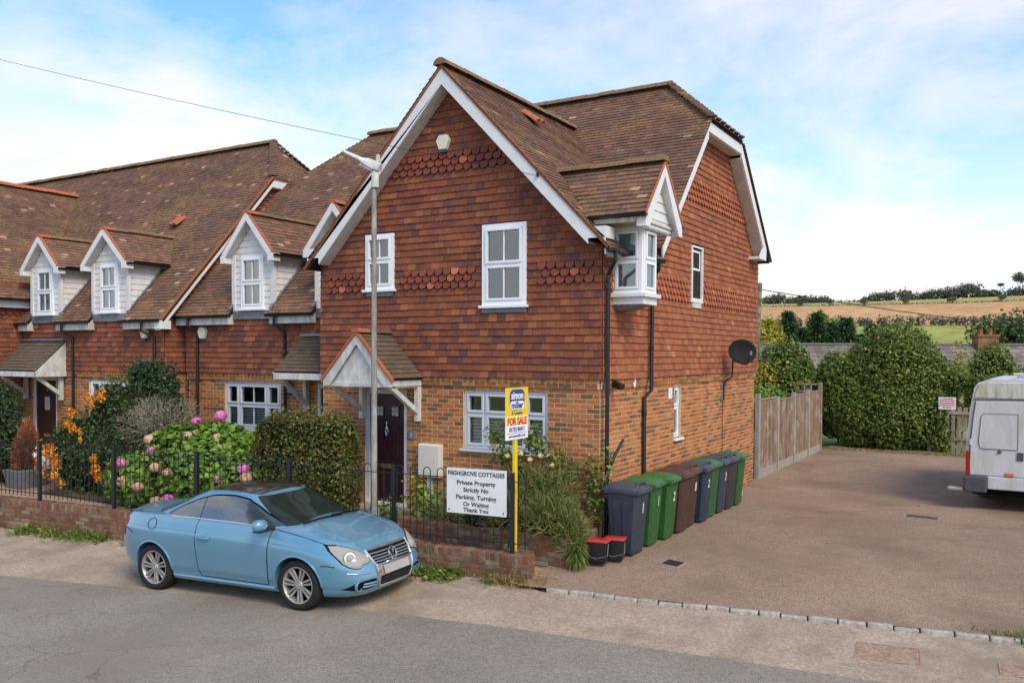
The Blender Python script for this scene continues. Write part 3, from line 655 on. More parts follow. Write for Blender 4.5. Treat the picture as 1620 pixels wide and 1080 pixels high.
# ------------------------------------------------------------------ ground
def sstep(a, b, x): t = np.clip((x-a)/(b-a), 0, 1); return t*t*(3-2*t)
WALL_A = math.tan(R(6.1))
def wall_y(x): return -1.65+(x+0.3)*WALL_A            # street face of the low front wall
def kerb_y(x): return -1.86+(x-0.15)*0.1725
EDGE = [(-60, -13.4), (-7.93, -4.67), (0.43, -3.17), (4.27, -2.71), (12, -1.62), (60, 6.5)]
def edge_y(x): return float(np.interp(x, [p[0] for p in EDGE], [p[1] for p in EDGE]))
ROADZ = -0.715
def rz(x): return ROADZ+0.025*min(0.0, x+1.0)
def back_y(x): return kerb_y(x) if x > -0.25 else wall_y(x)
def drive_z(x, y): return float(-0.60+0.17*sstep(kerb_y(x), kerb_y(x)+2.0, y)-0.05*sstep(0.5, 9, y))
def sheet(name, mat, grid, kind='structure', smooth=True):
    """grid: rows of points"""
    m, n = len(grid), len(grid[0]); vs_ = [p for row in grid for p in row]
    fs = [(i*n+j, i*n+j+1, (i+1)*n+j+1, (i+1)*n+j) for i in range(m-1) for j in range(n-1)]
    o = MB().add(vs_, fs).build(name, mat); o['kind'] = kind
    if smooth: o.data.polygons.foreach_set('use_smooth', [True]*len(fs))
    return o
xs = np.concatenate([np.linspace(-60, -12, 13), np.linspace(-11, 9, 41), np.linspace(12, 60, 13)])
def jag(x, a=0.05): return a*(math.sin(x*3.1)+0.6*math.sin(x*7.7+1)+0.4*math.sin(x*17.3+2))
sheet('road', 'asphalt', [[(x, edge_y(x)-20+t*20+(jag(x) if t == 1 else 0), rz(x)-0.02*(1-t)) for x in xs] for t in (0, 0.5, 1)])
sheet('verge', 'verge', [[(x, edge_y(x)-0.12+t*(back_y(x)+0.12-edge_y(x)), rz(x)-0.004+(0.075-0.005*min(0.0, x+1.0)*1.0)*t) for x in xs] for t in (0, 0.12, 0.35, 0.7, 1.0)])
dx = np.concatenate([np.linspace(-0.32, 9, 38), np.linspace(10, 16, 4)])
sheet('driveway', 'drive', [[(x, (kerb_y(x)+0.02)*(1-t)+17.4*t, drive_z(x, (kerb_y(x)+0.02)*(1-t)+17.4*t)) for x in dx] for t in np.linspace(0, 1, 41)**1.3])
gxs = np.concatenate([np.linspace(-60, -14, 10), np.linspace(-13, 0.0, 27)])
def garden_z(x, y): return -0.40+0.15*float(sstep(-1.4, -0.4, y))*(1-float(sstep(-3.3, -2.2, x)))-0.17*float(sstep(-3.5, -0.4, x))
def verge_z(x, y): t = (y-edge_y(x)+0.12)/(back_y(x)+0.12-edge_y(x)); return rz(x)-0.004+(0.075-0.005*min(0.0, x+1.0))*t
sheet('garden_path', 'paving_pink', [[(x, (wall_y(x)+0.2)*(1-t)+1.0*t, garden_z(x, (wall_y(x)+0.2)*(1-t)+1.0*t)) for x in gxs] for t in np.linspace(0, 1, 10)])
sheet('ground', 'meadow', [[(x, y, -1.35) for x in (-900, -60, 0, 60, 900)] for y in (-900, -25, 0, 60, 130)])
sheet('back_garden', 'meadow', [[(x, y, -0.52-0.012*max(0, y-17)) for x in (-60, -9, -0.03)] for y in (8.57, 17.3, 40, 75)])
sheet('far_garden', 'meadow', [[(x, y, -0.47-0.012*(y-17)) for x in (-0.03, 6, 16, 60)] for y in (17.38, 40, 75)])
# fields rising to the skyline: v runs along the view across the valley, u across it
VX = np.array([-0.118, 0.993]); UX = np.array([0.993, 0.118])
def hillpt(u, v, z): p = np.array([5.5, -11.9])+VX*v+UX*u; return (p[0], p[1], z-0.0052*max(0.0, v-60)+0.010*u*min(1, v/420)+0.6*math.sin(u*0.02+v*0.01))
us = np.linspace(-420, 420, 43)
def field(name, mat, rows): sheet(name, mat, [[hillpt(u, v, z) for u in us] for v, z in rows])
field('near_field', 'green_field_grass', [(60, -2.0), (120, 1.2), (190, 5.0), (250, 10.6), (262, 11.6)])
field('stubble_field', 'stubble', [(262, 11.6), (330, 18.2), (400, 25.0), (432, 28.0)])
field('hill_field', 'hill_grass', [(432, 28.0), (480, 32.5), (540, 36.6), (600, 38.0), (760, 30.0)])
# kerb of granite setts across the drive
kb = world_thing('kerb', (2.5, -1.5, -0.62), None, None); kb['kind'] = 'structure'
x = 0.1; ang = math.atan(0.1725)
while x < 11:
    L = RNG.uniform(0.24, 0.36); h = RNG.normal(0, 0.006)
    mb = MB(); c = V(x+L/2*math.cos(ang), kerb_y(x+L/2)+RNG.normal(0, 0.009), -0.652+h); a = ang+RNG.normal(0, 0.02)
    mb.obox(c, V(math.cos(a), math.sin(a), RNG.normal(0, 0.012))*(L/2-0.008), V(-math.sin(a), math.cos(a), 0)*0.042, V(0, 0, 0.058))
    mb.build('sett', 'granite', kb, bevel=0.014); x += L*math.cos(ang)
# manhole covers and drains
def cover(name, pts, mat, label, cat, h=0.012, frame=True):
    t = world_thing(name, tuple(np.mean(pts, 0)), label, cat); p = [np.asarray(q, float) for q in pts]; c = sum(p)/len(p)
    MB().prism([c+(q-c)*0.93-V(0, 0, 0.02) for q in p], V(0, 0, 0.02+h)).build('lid', mat, t)
    mb = MB(); n = len(p)
    for i in range(n):
        a, b = p[i], p[(i+1) % n]; a2, b2 = c+(a-c)*0.94, c+(b-c)*0.94
        mb.prism([a, b, b2, a2], V(0, 0, h+0.004))
    mb.build('frame', 'concrete' if mat != 'patch_tar' else 'patch_tar', t); return t
# ------------------------------------------------------------------ cottages
C47 = 4.45; ZE_A, YE_A, YR_A, ZR_A = 3.33, 0.70, 5.15, 8.06
def roofsurf(p0, uvec, top):
    """surface from an eaves point, its horizontal direction, and a point higher on the slope"""
    u = np.asarray(uvec, float); v = np.asarray(top, float)-np.asarray(p0, float); v -= u*(v@u); return Surf(p0, u, v)
TILE = dict(tw=0.165, gauge=0.114, th=0.019); ROOF = dict(tw=0.165, gauge=0.100, th=0.014)
class House:
    def __init__(s, name, loc, label, group=None):
        s.o = world_thing('cottage', loc, label, 'house', group)
        s.hang = Tiler(s.o, 'wall_tile', 'tile_hanging', 'hanging_tile', **TILE); s.roof = Tiler(s.o, 'roof_tile', 'roof_tiles', 'roof_tile', cap=0, **ROOF)
        s.br = Bricker(s.o); s.felt = MB(); s.mort = MB(); s.back = MB()
    def slope(s, S, poly, holes=(), seed=0, mat=None, thick=0.07):
        s.roof.add(S, poly, holes, seed=seed, mat=mat)
        if holes:
            hs = list(holes); us = sorted({p[0] for p in poly}|{h[0] for h in hs}|{h[1] for h in hs})
            for a, b in zip(us[:-1], us[1:]):
                m = (a+b)/2; lo = max([h[3] for h in hs if h[0] < m < h[1]]+[min(p[1] for p in poly)])
                ys = []
                n = len(poly)
                def cut(x):
                    r = []
                    for i in range(n):
                        (x0, y0), (x1, y1) = poly[i], poly[(i+1) % n]
                        if min(x0, x1) <= x <= max(x0, x1) and x0 != x1: r.append(y0+(x-x0)/(x1-x0)*(y1-y0))
                    return r
                e = 1e-5; ta, tb = cut(a+e), cut(b-e)
                if ta and tb: s.felt.prism([S.p(a, max(lo, min(ta)), -thick), S.p(b, max(lo, min(tb)), -thick), S.p(b, max(tb), -thick), S.p(a, max(ta), -thick)], S.N*(thick-0.002))
        else:
            us = [p[0] for p in poly]; c = (min(us)+max(us))/2; k = 1-0.11/max(0.5, max(us)-min(us))
            s.felt.prism([S.p(c+(u-c)*k, v+0.03*(v < 0.01), -thick) for u, v in poly], S.N*(thick-0.002))
    def hung(s, S, poly, holes=(), v_start=None, bands=(), seed=0, mat=None):
        s.hang.add(S, poly, holes, v_start, bands, seed, mat); s.back.add([S.p(u, v, 0) for u, v in poly], [tuple(range(len(poly)))])
    def finish(s):
        s.hang.finish(); s.roof.finish(False); s.br.finish()
        if s.felt.v: s.felt.build('roof', 'felt', s.o)
        if s.mort.v: s.mort.build('wall', 'mortar', s.o)
        if s.back.v: s.back.build('wall_backing', 'felt', s.o)
def brick_zone(h, S, u0, u1, z0, z1, holes, seed=0, dentil=True):
    """brickwork topped by a string course and a row of dentil headers, up to z1"""
    zs = z1-0.150
    wall_panel(h.mort, S, u0, u1, z0, z1, holes); h.br.add(S, u0, u1, z0, zs, holes, seed)
    h.mort.add([S.p(u0-0.03, zs, 0.026), S.p(u1, zs, 0.026), S.p(u1, z1, 0.026), S.p(u0-0.03, z1, 0.026)], [(0, 1, 2, 3)]); sbox(h.mort, S, u0, u1, zs, zs+0.074, -0.002, 0.028)
    u = u0
    while u < u1-0.05:
        L = min(0.225, u1-u); h.br.one(S, u+L/2, zs+0.037, L-0.012, 0.064, 0.028); u += 0.225
    u = u0
    while u < u1-0.05: h.br.one(S, u+0.055, zs+0.112, 0.072, 0.066, 0.045); sbox(h.mort, S, u+0.018, u+0.092, zs+0.078, zs+0.146, 0, 0.044); u += 0.1125
def board(parent, pts, w, t, name='bargeboard', mat='white_paint', drop=(0, 0, -1)):
    """boards following a bent line; pts on the top edge, w deep, pushed by vector t"""
    mb = MB(); d = np.asarray(drop, float)
    for a, b in zip(pts[:-1], pts[1:]):
        a, b = np.asarray(a, float), np.asarray(b, float); mb.prism([a, b, b+d*w, a+d*w], t)
    return mb.build(name, mat, parent)
def dormer(h, cx, yf, zs, ze, zr, w, mainY, mainz, half_over=0.16, front_over=0.2, win=(0.33, 0.33)):
    """small gabled dormer breaking the eaves, front at y=yf; mainY(z) gives the y of the main roof at height z"""
    d = empty('dormer', (0, 0, 0), parent=h.o); d.location = -base_of(h.o); d['_world'] = 1
    x0, x1 = cx-w/2, cx+w/2; F = Surf((0, yf, 0), (1, 0, 0), (0, 0, 1)); sl = (zr-ze)/(w/2+half_over); zw = zr-0.14
    # white boarded front and cheeks
    MB().add([(x0, yf+0.02, zs), (x1, yf+0.02, zs), (x1, yf+0.02, ze), (cx, yf+0.02, zw), (x0, yf+0.02, ze)], [(0, 1, 2, 3, 4)]).build('front_backing', 'weatherboard', d)
    wx0, wx1, wt = cx-win[0], cx+win[1], ze-0.06
    z = zs
    k = 0
    while z < zw-0.02:
        z1 = min(z+0.135, zw); zm = (z+z1)/2
        if zm > ze: hw = max(0.02, (zw-zm)/sl); segs = [(max(x0, cx-hw), min(x1, cx+hw))]
        else: segs = [(x0, wx0), (wx1, x1)] if zm < wt else [(x0, x1)]
        for a, b in segs:
            if b-a > 0.02: MB().hexa([(a, yf-0.012, z), (b, yf-0.012, z), (b, yf+0.03, z), (a, yf+0.03, z), (a, yf+0.002, z1), (b, yf+0.002, z1), (b, yf+0.03, z1), (a, yf+0.03, z1)]).build('weatherboard', 'weatherboard', d)
        if z < ze+0.1:
            za, zb = z, min(z1, ze+0.1)
            for sx, x in ((-1, x0), (1, x1)):
                ya, yb = mainY(za), mainY(zb)
                if ya > yf+0.05 or yb > yf+0.05:
                    MB().hexa([(x+sx*0.014, yf, za), (x+sx*0.014, max(ya, yf+0.01), za), (x-sx*0.02, max(ya, yf+0.01), za), (x-sx*0.02, yf, za), (x, yf, zb), (x, max(yb, yf+0.02), zb), (x-sx*0.02, max(yb, yf+0.02), zb), (x-sx*0.02, yf, zb)]).build('weatherboard', 'weatherboard', d)
        z = z1; k += 1
    for x in (x0, x1): MB().box(x-0.05, x+0.05, yf-0.03, yf+0.04, zs, ze).build('corner_post', 'weatherboard', d)
    window(d, F, wx0, wx1, zs+0.04, wt, (1,), 0.5, 0.05, 0.07, [1], sub=False, sill=0.06, name='window_frame', curtains=[(0.0, 0.28)])
    # lead apron under the window and soakers along the cheeks
    MB().box(x0-0.02, x1+0.02, yf-0.03, yf+0.02, zs-0.18, zs-0.005).build('lead_apron', 'lead', d)
    for x in (x0-0.03, x1+0.03):
        a, b = V(x, mainY(zs)-0.03, zs+0.03), V(x, mainY(ze+0.06)-0.03, ze+0.09)
        if b[1] > a[1]: MB().beam(a, b, 0.07, 0.02, up=(0, -1, 1)).build('lead_soaker', 'lead', d)
    # roof of the dormer
    yb, yr = mainY(ze), mainY(zr); yo = yf-front_over; T = Tiler(d, 'roof_tile', 'dormer_roof_tiles', 'dormer_roof_tile', cap=0, **ROOF)
    for sx in (-1, 1):
        e = V(cx+sx*(w/2+half_over), yo if sx > 0 else yb, ze-0.03); tp = V(cx, e[1], zr)
        S = roofsurf(e, (0, 1, 0) if sx > 0 else (0, -1, 0), tp); L = np.linalg.norm(tp-e)
        poly = [(0, 0), (yb-yo, 0), (yr-yo, L), (0, L)] if sx > 0 else [(0, 0), (yb-yo, 0), (yb-yo, L), (yb-yr, L)]
        T.add(S, poly, seed=3); MB().prism([S.p(u, v, -0.05) for u, v in poly], S.N*0.048).build('roof_deck', 'felt', d)
        # verge and barge
        b0 = e+V(0, 0, -0.0); 
    T.finish(False)
    for sx in (-1, 1):
        e = V(cx+sx*(w/2+half_over+0.0), yo-0.012, ze-0.02); tp = V(cx, yo-0.012, zr+0.02)
        dd = (tp-e)/np.linalg.norm(tp-e); nn = V(-dd[2]*sx*-1, 0, 0)
        perp = V(-dd[2], 0, dd[0]) if sx > 0 else V(dd[2], 0, -dd[0]); perp = perp if perp[2] < 0 else -perp
        MB().prism([e, tp, tp+V(0, 0, -0.17), e+perp*0.12], V(0, 0.03, 0)).build('bargeboard', 'white_paint', d)
        MB().prism([e+V(0, 0.005, 0.0), tp+V(0, 0.005, 0.0), tp+V(0, 0.005, 0.045), e+V(0, 0.005, 0.045)], V(0, 0.05, 0)).build('verge', 'orange_ridge', d)
        MB().prism([e+perp*0.10+V(0, 0.03, 0), tp+V(0, 0.03, -0.16), tp+V(0, 0.03, -0.18), e+perp*0.12+V(0, 0.03, 0)], V(0, front_over-0.03, 0)).build('soffit', 'soffit_white', d)
        MB().box(e[0]-0.10 if sx > 0 else e[0]-0.03, e[0]+0.03 if sx > 0 else e[0]+0.10, yo-0.015, yf+0.01, ze-0.20, ze-0.04).build('eaves_box', 'white_paint', d)
        MB().prism([V(e[0]-sx*0.02, yf, ze-0.12), V(e[0]-sx*0.02, yb, ze-0.12), V(e[0]-sx*0.02, yb, ze-0.02), V(e[0]-sx*0.02, yf, ze-0.02)], V(-sx*0.02, 0, 0)).build('fascia', 'weatherboard', d)
        gutter(d, V(e[0]+sx*0.045, yo+0.02, ze-0.06), V(e[0]+sx*0.045, yb+0.05, ze-0.06))
    ridge_run(d, V(cx, yo-0.02, zr+0.03), V(cx, yr, zr+0.03), 'ridge_tile', 0.10, 0.32, cap_mat='orange_ridge')
    return d
def alarm_box(S, u, v, label, s=0.15):
    t = world_thing('alarm_box', S.p(u, v, 0), label, 'alarm', 'alarm boxes on the cottage fronts')
    pts = [(-0.55, 1), (0.55, 1), (1, 0.35), (0.55, -0.75), (-0.55, -0.75), (-1, 0.35)]
    mb = MB(); b = [S.p(u+x*s*0.95, v+y*s, 0.02) for x, y in pts]; f = [S.p(u+x*s*0.85, v+y*s*0.9, 0.09) for x, y in pts]
    mb.add(b+f, [(0, 5, 4, 3, 2, 1), (6, 7, 8, 9, 10, 11)]+[(i, (i+1) % 6, 6+(i+1) % 6, 6+i) for i in range(6)][::1]); mb.build('case', 'cream', t, bevel=0.01)
    mb = MB(); sbox(mb, S, u-s*0.45, u+s*0.45, v-s*1.02, v-s*0.74, 0.02, 0.075); mb.build('lens', 'blue_plastic', t, bevel=0.01); return t
GRP = 'row of tile-hung brick cottages'
# ============ cottage 1: the gabled end cottage ==========================================
h1 = House('cottage', (-2.8, 4.0, -0.4), 'end cottage with tall tile-hung gable and oriel, behind the For Sale board', GRP)
ZT = 2.14; WX = -5.65
FR = Surf((0, 0, 0), (1, 0, 0), (0, 0, 1)); SD = Surf((0, 0, 0), (0, 1, 0), (0, 0, 1))
gwin = (-2.51, -0.91, 0.95, 1.925); door = (-4.64, -3.70, -0.16, 1.89)
brick_zone(h1, FR, WX, 0.0, -0.60, ZT, [gwin, door])
sw = (3.19, 3.56, 0.98, 1.95)
brick_zone(h1, SD, 0.0, 8.57, -0.70, ZT, [sw], seed=5)
w1, w2 = (-2.09, -1.26, 3.31, 4.62), (-4.56, -3.92, 3.65, 4.62)
gab = [(WX-0.02, ZT), (0.05, ZT), (0.05, 4.30), (-2.73, 7.12), (WX, 4.30)]
TH = Surf((0, -0.05, 0), (1, 0, 0), (0, 0, 1)); TS = Surf((0.05, 0, 0), (0, 1, 0), (0, 0, 1))
lead1, lead2 = (-2.12, -1.24, 3.19, 3.31), (-4.56, -3.92, 3.53, 3.65)
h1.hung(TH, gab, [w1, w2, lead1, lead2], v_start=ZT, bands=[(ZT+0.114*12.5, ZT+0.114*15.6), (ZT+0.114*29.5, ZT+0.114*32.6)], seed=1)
sidep = [(-0.05, ZT), (8.60, ZT), (8.60, 4.72), (8.28, 4.86), (6.24, 6.86), (4.06, 6.86), (1.70, 4.36), (-0.05, 4.20)]
osw = (3.89, 4.48, 3.57, 4.58)
h1.hung(TS, sidep, [osw, (3.93, 4.46, 3.42, 3.57)], v_start=ZT, bands=[(ZT+0.114*12.0, ZT+0.114*15.6), (ZT+0.114*28.6, ZT+0.114*32.6)], seed=2, mat='lit_side_tile')
# windows
window(h1.o, Surf((0, -0.05, 0), (1, 0, 0), (0, 0, 1)), *w1, (1,), 0.5, 0.045, 0.09, [1], inside='room_dark', sill=0.05, curtains=[(0.03, 0.97)], fw=0.07)
window(h1.o, Surf((0, -0.05, 0), (1, 0, 0), (0, 0, 1)), *w2, (1,), 0.52, 0.045, 0.09, [1], sill=0.05, fw=0.06)
for q in (lead1, lead2):
    mb = MB(); sbox(mb, TH, q[0]+0.02, q[1]-0.02, q[2], q[3]-0.002, 0, 0.03); mb.build('lead_apron', 'lead', h1.o)
window(h1.o, FR, *gwin, (0.72, 1.55, 0.72), 0.60, -0.035, 0.07, None, blind=0.60, mat='grey_upvc', sill=0.10, fw=0.055)
window(h1.o, SD, *sw, (1,), 0.60, -0.05, 0.07, None, inside='net_white', sill=0.11)
window(h1.o, TS, *osw, (1,), 0.55, -0.02, 0.07, None, inside='net_white', sill=0.06)
mb = MB(); ring(mb, TS, osw[0]-0.02, osw[1]+0.02, osw[2], osw[3]+0.02, 0.03, -0.02, 0.045); mb.build('window_reveal', 'upvc', h1.o)
mb = MB(); sbox(mb, TS, 3.94, 4.45, 3.42, 3.525, 0, 0.03); mb.build('lead_apron', 'old_white', h1.o)
# door
def front_door(h, S, u0, u1, v0, v1, mat, style):
    mb = MB(); ft = 0.075
    sbox(mb, S, u0, u0+ft, v0, v1, -0.09, -0.02); sbox(mb, S, u1-ft, u1, v0, v1, -0.09, -0.02); sbox(mb, S, u0+ft, u1-ft, v1-ft, v1, -0.09, -0.02); mb.build('door_frame', 'white_paint' if style != 'panel' else 'grey_upvc', h.o)
    a, b, c, d = u0+ft+0.004, u1-ft-0.004, v0+0.05, v1-ft-0.004
    mb = MB(); sbox(mb, S, a, b, c, d, -0.10, -0.055); dr = mb.build('door', mat, h.o); w = b-a; hh = d-c
    if style == 'panel':
        for (x0, x1, y0, y1) in ((0.12, 0.44, 0.40, 0.72), (0.56, 0.88, 0.40, 0.72), (0.12, 0.44, 0.06, 0.28), (0.56, 0.88, 0.06, 0.28)):
            mb = MB(); ring(mb, S, a+w*x0, a+w*x1, c+hh*y0, c+hh*y1, 0.016, -0.055, -0.043); sbox(mb, S, a+w*x0+0.04, a+w*x1-0.04, c+hh*y0+0.04, c+hh*y1-0.04, -0.055, -0.046); mb.build('door_panel', mat, dr, bevel=0.004)
        for x0, x1 in ((0.16, 0.40), (0.60, 0.84)):
            xa, xb, ya, yb = a+w*x0, a+w*x1, c+hh*0.79, c+hh*0.89
            mb = MB(); ring(mb, S, xa, xb, ya, yb, 0.018, -0.055, -0.04); mb.build('light_frame', mat, dr)
            mb = MB(); sbox(mb, S, xa+0.018, xb-0.018, ya+0.018, yb-0.018, -0.055, -0.052); mb.build('leaded_pane', 'net_white', dr)
            xm, ym = (xa+xb)/2, (ya+yb)/2; hw, hv = (xb-xa)/2-0.02, (yb-ya)/2-0.02; mb = MB()
            P = [S.p(xm-hw, ym, -0.049), S.p(xm, ym+hv, -0.049), S.p(xm+hw, ym, -0.049), S.p(xm, ym-hv, -0.049)]
            for i in range(4): mb.tube([P[i], P[(i+1) % 4]], 0.006, 5)
            q = 0.45; P2 = [S.p(xm-hw*q, ym, -0.049), S.p(xm, ym+hv*q, -0.049), S.p(xm+hw*q, ym, -0.049), S.p(xm, ym-hv*q, -0.049)]
            mb.add([S.p(xm-hw*q, ym, -0.0505), S.p(xm, ym-hv*q, -0.0505), S.p(xm+hw*q, ym, -0.0505), S.p(xm, ym+hv*q, -0.0505)], [(0, 1, 2, 3)]); mb.build('leading', 'lead', dr)
        mb = MB(); sbox(mb, S, a+w*0.30, a+w*0.70, c+hh*0.31, c+hh*0.35, -0.055, -0.042); mb.build('letter_plate', 'brass', dr, bevel=0.004)
        mb = MB(); mb.tube([S.p(a+w*0.5, c+hh*0.72, -0.045), S.p(a+w*0.5, c+hh*0.74, -0.03), S.p(a+w*0.5, c+hh*0.70, -0.025), S.p(a+w*0.46, c+hh*0.66, -0.03), S.p(a+w*0.5, c+hh*0.615, -0.03), S.p(a+w*0.54, c+hh*0.66, -0.03), S.p(a+w*0.5, c+hh*0.70, -0.025)], 0.012, 6); mb.build('knocker', 'silver', dr, smooth=True)
    else:
        n = 7
        for k in range(n):
            mb = MB(); sbox(mb, S, a+w*k/n+0.004, a+w*(k+1)/n-0.004, c+0.01, d-0.01, -0.055, -0.043); mb.build('plank', mat, dr)
        mb = MB(); sbox(mb, S, a+w*0.36, a+w*0.66, c+hh*0.27, c+hh*0.31, -0.044, -0.034); mb.build('letter_plate', 'brass', dr)
        if style == 'plank':
            mb = MB(); sbox(mb, S, a+w*0.42, a+w*0.66, c+hh*0.62, c+hh*0.79, -0.044, -0.036); mb.build('door_light', 'net_white', dr)
            text_obj('3', 0.13, 'silver', 'number', dr, tuple(S.p(a+w*0.55, c+hh*0.86, -0.036)))
        mb = MB(); mb.lathe([(0.0, -0.02), (0.02, -0.018), (0.026, 0), (0.0, 0.02)], 10, tuple(S.p(a+w*0.08, c+hh*0.52, -0.02)), 'y'); mb.build('handle', 'brass', dr, smooth=True)
    mb = MB(); sbox(mb, S, u0, u1, v0, v0+0.05, -0.10, 0.03); mb.build('threshold', 'white_paint', h.o)
front_door(h1, FR, *door, 'door_brown', 'panel')
st = MB(); st.box(-4.85, -3.55, -0.42, -0.005, -0.45, -0.17); st.build('door_step', 'concrete', h1.o, bevel=0.01)
# front gable: barges, soffits, boxed ends
APX = (-2.73, 7.24); SLP = 1.038
def gz(x): return APX[1]-SLP*abs(x-APX[0])
for sx, x1 in ((-1, -5.72), (1, 0.22)):
    xe = x1; y0 = -0.345
    MB().prism([V(APX[0], y0, APX[1]-0.06), V(xe, y0, gz(xe)-0.06), V(xe, y0, gz(xe)-0.17), V(xe-sx*0.27, y0, 4.26), V(xe-sx*0.27, y0, gz(xe-sx*0.27)-0.32), V(APX[0], y0, APX[1]-0.36)] if False else
               [V(APX[0], y0, APX[1]-0.05), V(xe, y0, gz(xe)-0.05), V(xe, y0, 4.245), V(xe-sx*0.28, y0, 4.245), V(xe-sx*0.28, y0, gz(xe-sx*0.28)-0.30), V(APX[0], y0, APX[1]-0.31)], V(0, 0.032, 0)).build('bargeboard', 'white_paint', h1.o)
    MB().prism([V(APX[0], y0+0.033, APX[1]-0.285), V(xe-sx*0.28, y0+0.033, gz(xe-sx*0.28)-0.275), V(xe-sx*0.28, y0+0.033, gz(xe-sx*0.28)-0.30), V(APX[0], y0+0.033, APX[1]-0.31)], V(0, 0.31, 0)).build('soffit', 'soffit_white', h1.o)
    a, b = sorted((xe-sx*0.28, xe)); MB().box(a+0.001, b-0.001, y0+0.033, 0.0, 4.246, 4.42).build('eaves_box', 'white_paint', h1.o)
    # mortar-bedded verge
    MB().prism([V(APX[0], -0.36, APX[1]-0.05), V(xe+sx*0.06, -0.36, gz(xe+sx*0.06)-0.05), V(xe+sx*0.06, -0.36, gz(xe+sx*0.06)+0.02), V(APX[0], -0.36, APX[1]+0.02)], V(0, 0.06, 0)).build('verge', 'verge_tile', h1.o)
# wing roof slopes
def mainY_A(z): return YE_A+(z-ZE_A)/((ZR_A-ZE_A)/(YR_A-YE_A))
xr_e, xl_e = 0.33, -5.79
SR = roofsurf((xr_e, -0.375, gz(xr_e)), (0, 1, 0), (APX[0], -0.375, APX[1])); LR = math.hypot(xr_e-APX[0], gz(xr_e)-APX[1])
h1.slope(SR, [(0, 0), (mainY_A(gz(xr_e))+0.55, 0), (mainY_A(APX[1])+0.375, LR), (0, LR)], seed=11)
SL = roofsurf((xl_e, mainY_A(gz(xl_e))+0.0, gz(xl_e)), (0, -1, 0), (APX[0], mainY_A(gz(xl_e)), APX[1])); yb = mainY_A(gz(xl_e))
h1.slope(SL, [(0, 0), (yb+0.375, 0), (yb+0.375, LR), (yb-mainY_A(APX[1]), LR)], seed=12)
ridge_run(h1.o, (APX[0], -0.40, APX[1]+0.05), (APX[0], mainY_A(APX[1]), APX[1]+0.05), r=0.13)
# main roof, its half-hip and rear slope
SM = roofsurf((0, YE_A, ZE_A), (1, 0, 0), (0, YR_A, ZR_A)); kz = math.hypot(1, (YR_A-YE_A)/(ZR_A-ZE_A))
def vz(z): return (z-ZE_A)*kz
VX_ = 0.37; HZ = 6.98; RXR = -0.87
h1.slope(SM, [(WX, vz(4.2)), (APX[0], vz(7.0)), (VX_-0.05, vz(4.25)), (VX_, vz(4.38)), (VX_, vz(HZ)), (RXR, vz(ZR_A)), (WX, vz(ZR_A))], seed=13)
YHF, YHB = mainY_A(HZ), 2*YR_A-mainY_A(HZ)
SH = roofsurf((VX_+0.02, YHF, HZ), (0, 1, 0), (RXR, YHF, ZR_A)); LH = math.hypot(VX_-RXR, ZR_A-HZ)
h1.slope(SH, [(0, 0), (YHB-YHF, 0), (YR_A-YHF+0.02, LH), (YR_A-YHF-0.02, LH)], seed=14)
SB = roofsurf((WX, 8.68, 4.70), (-1, 0, 0), (WX, YR_A, ZR_A)); LB = math.hypot(8.68-YR_A, ZR_A-4.70)
h1.slope(SB, [(-(VX_-WX), 0), (0, 0), (0, LB), (-(RXR-WX), LB), (-(VX_-WX), LB*(HZ-4.70)/(ZR_A-4.70))], seed=15)
ridge_run(h1.o, (RXR+0.06, YR_A, ZR_A+0.05), (WX, YR_A, ZR_A+0.05), r=0.13)
for ya in (YHF, YHB):      # bonnet tiles down the hips
    a, b = V(RXR, YR_A, ZR_A+0.03), V(VX_, ya, HZ+0.02); n = 16
    for i in range(n):
        p, q = a+(b-a)*i/n, a+(b-a)*(i+1)/n; MB().beam(p+V(0, 0, 0.035), q+V(0, 0, 0.062), 0.20, 0.03).build('bonnet_tile', 'roof_tile', h1.o)
# side barges and half-hip fascia
XB = 0.30
def sideboard(a, b, w=0.19): 
    (ya, za), (yb_, zb) = a, b
    MB().prism([V(XB, ya, za), V(XB, yb_, zb), V(XB, yb_, zb-w), V(XB, ya, za-w)], V(0.03, 0, 0)).build('bargeboard', 'white_paint', h1.o)
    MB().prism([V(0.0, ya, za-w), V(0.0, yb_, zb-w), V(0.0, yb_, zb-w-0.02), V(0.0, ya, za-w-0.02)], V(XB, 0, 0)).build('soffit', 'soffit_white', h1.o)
sideboard((1.72, 4.33), (4.06, 6.82), 0.20); sideboard((4.06, 6.94), (6.24, 6.94)); sideboard((6.24, 6.94), (8.30, 4.98), 0.26)
MB().box(0.001, XB+0.03, 7.75, 8.30, 4.70, 4.76).build('eaves_box', 'white_paint', h1.o); MB().prism([V(XB, 7.75, 4.74), V(XB, 8.30, 4.74), V(XB, 8.30, 4.99), V(XB, 8.05, 4.99)], V(0.029, 0, 0)).build('eaves_box', 'white_paint', h1.o)
# eaves fascia, gutters and pipes of the wing's right side
MB().box(0.20, 0.225, -0.31, 1.55, 4.0, 4.14).build('fascia', 'white_paint', h1.o); MB().box(0.0, 0.20, 0.0, 1.60, 4.0, 4.02).build('soffit', 'soffit_white', h1.o)
gutter(h1.o, (0.33, -0.36, 4.09), (0.33, 1.72, 4.09), 0.06)
pipe_run(h1.o, [(0.33, -0.20, 4.04), (0.33, -0.20, 3.93), (0.13, -0.02, 3.72), (0.12, -0.0, 2.3), (0.10, 0.03, -0.55)])
pipe_run(h1.o, [(0.30, 1.62, 4.04), (0.30, 1.62, 3.95), (0.14, 1.74, 3.8), (0.13, 1.74, 1.92), (0.05, 1.64, 1.80), (0.05, 1.64, -0.45)])
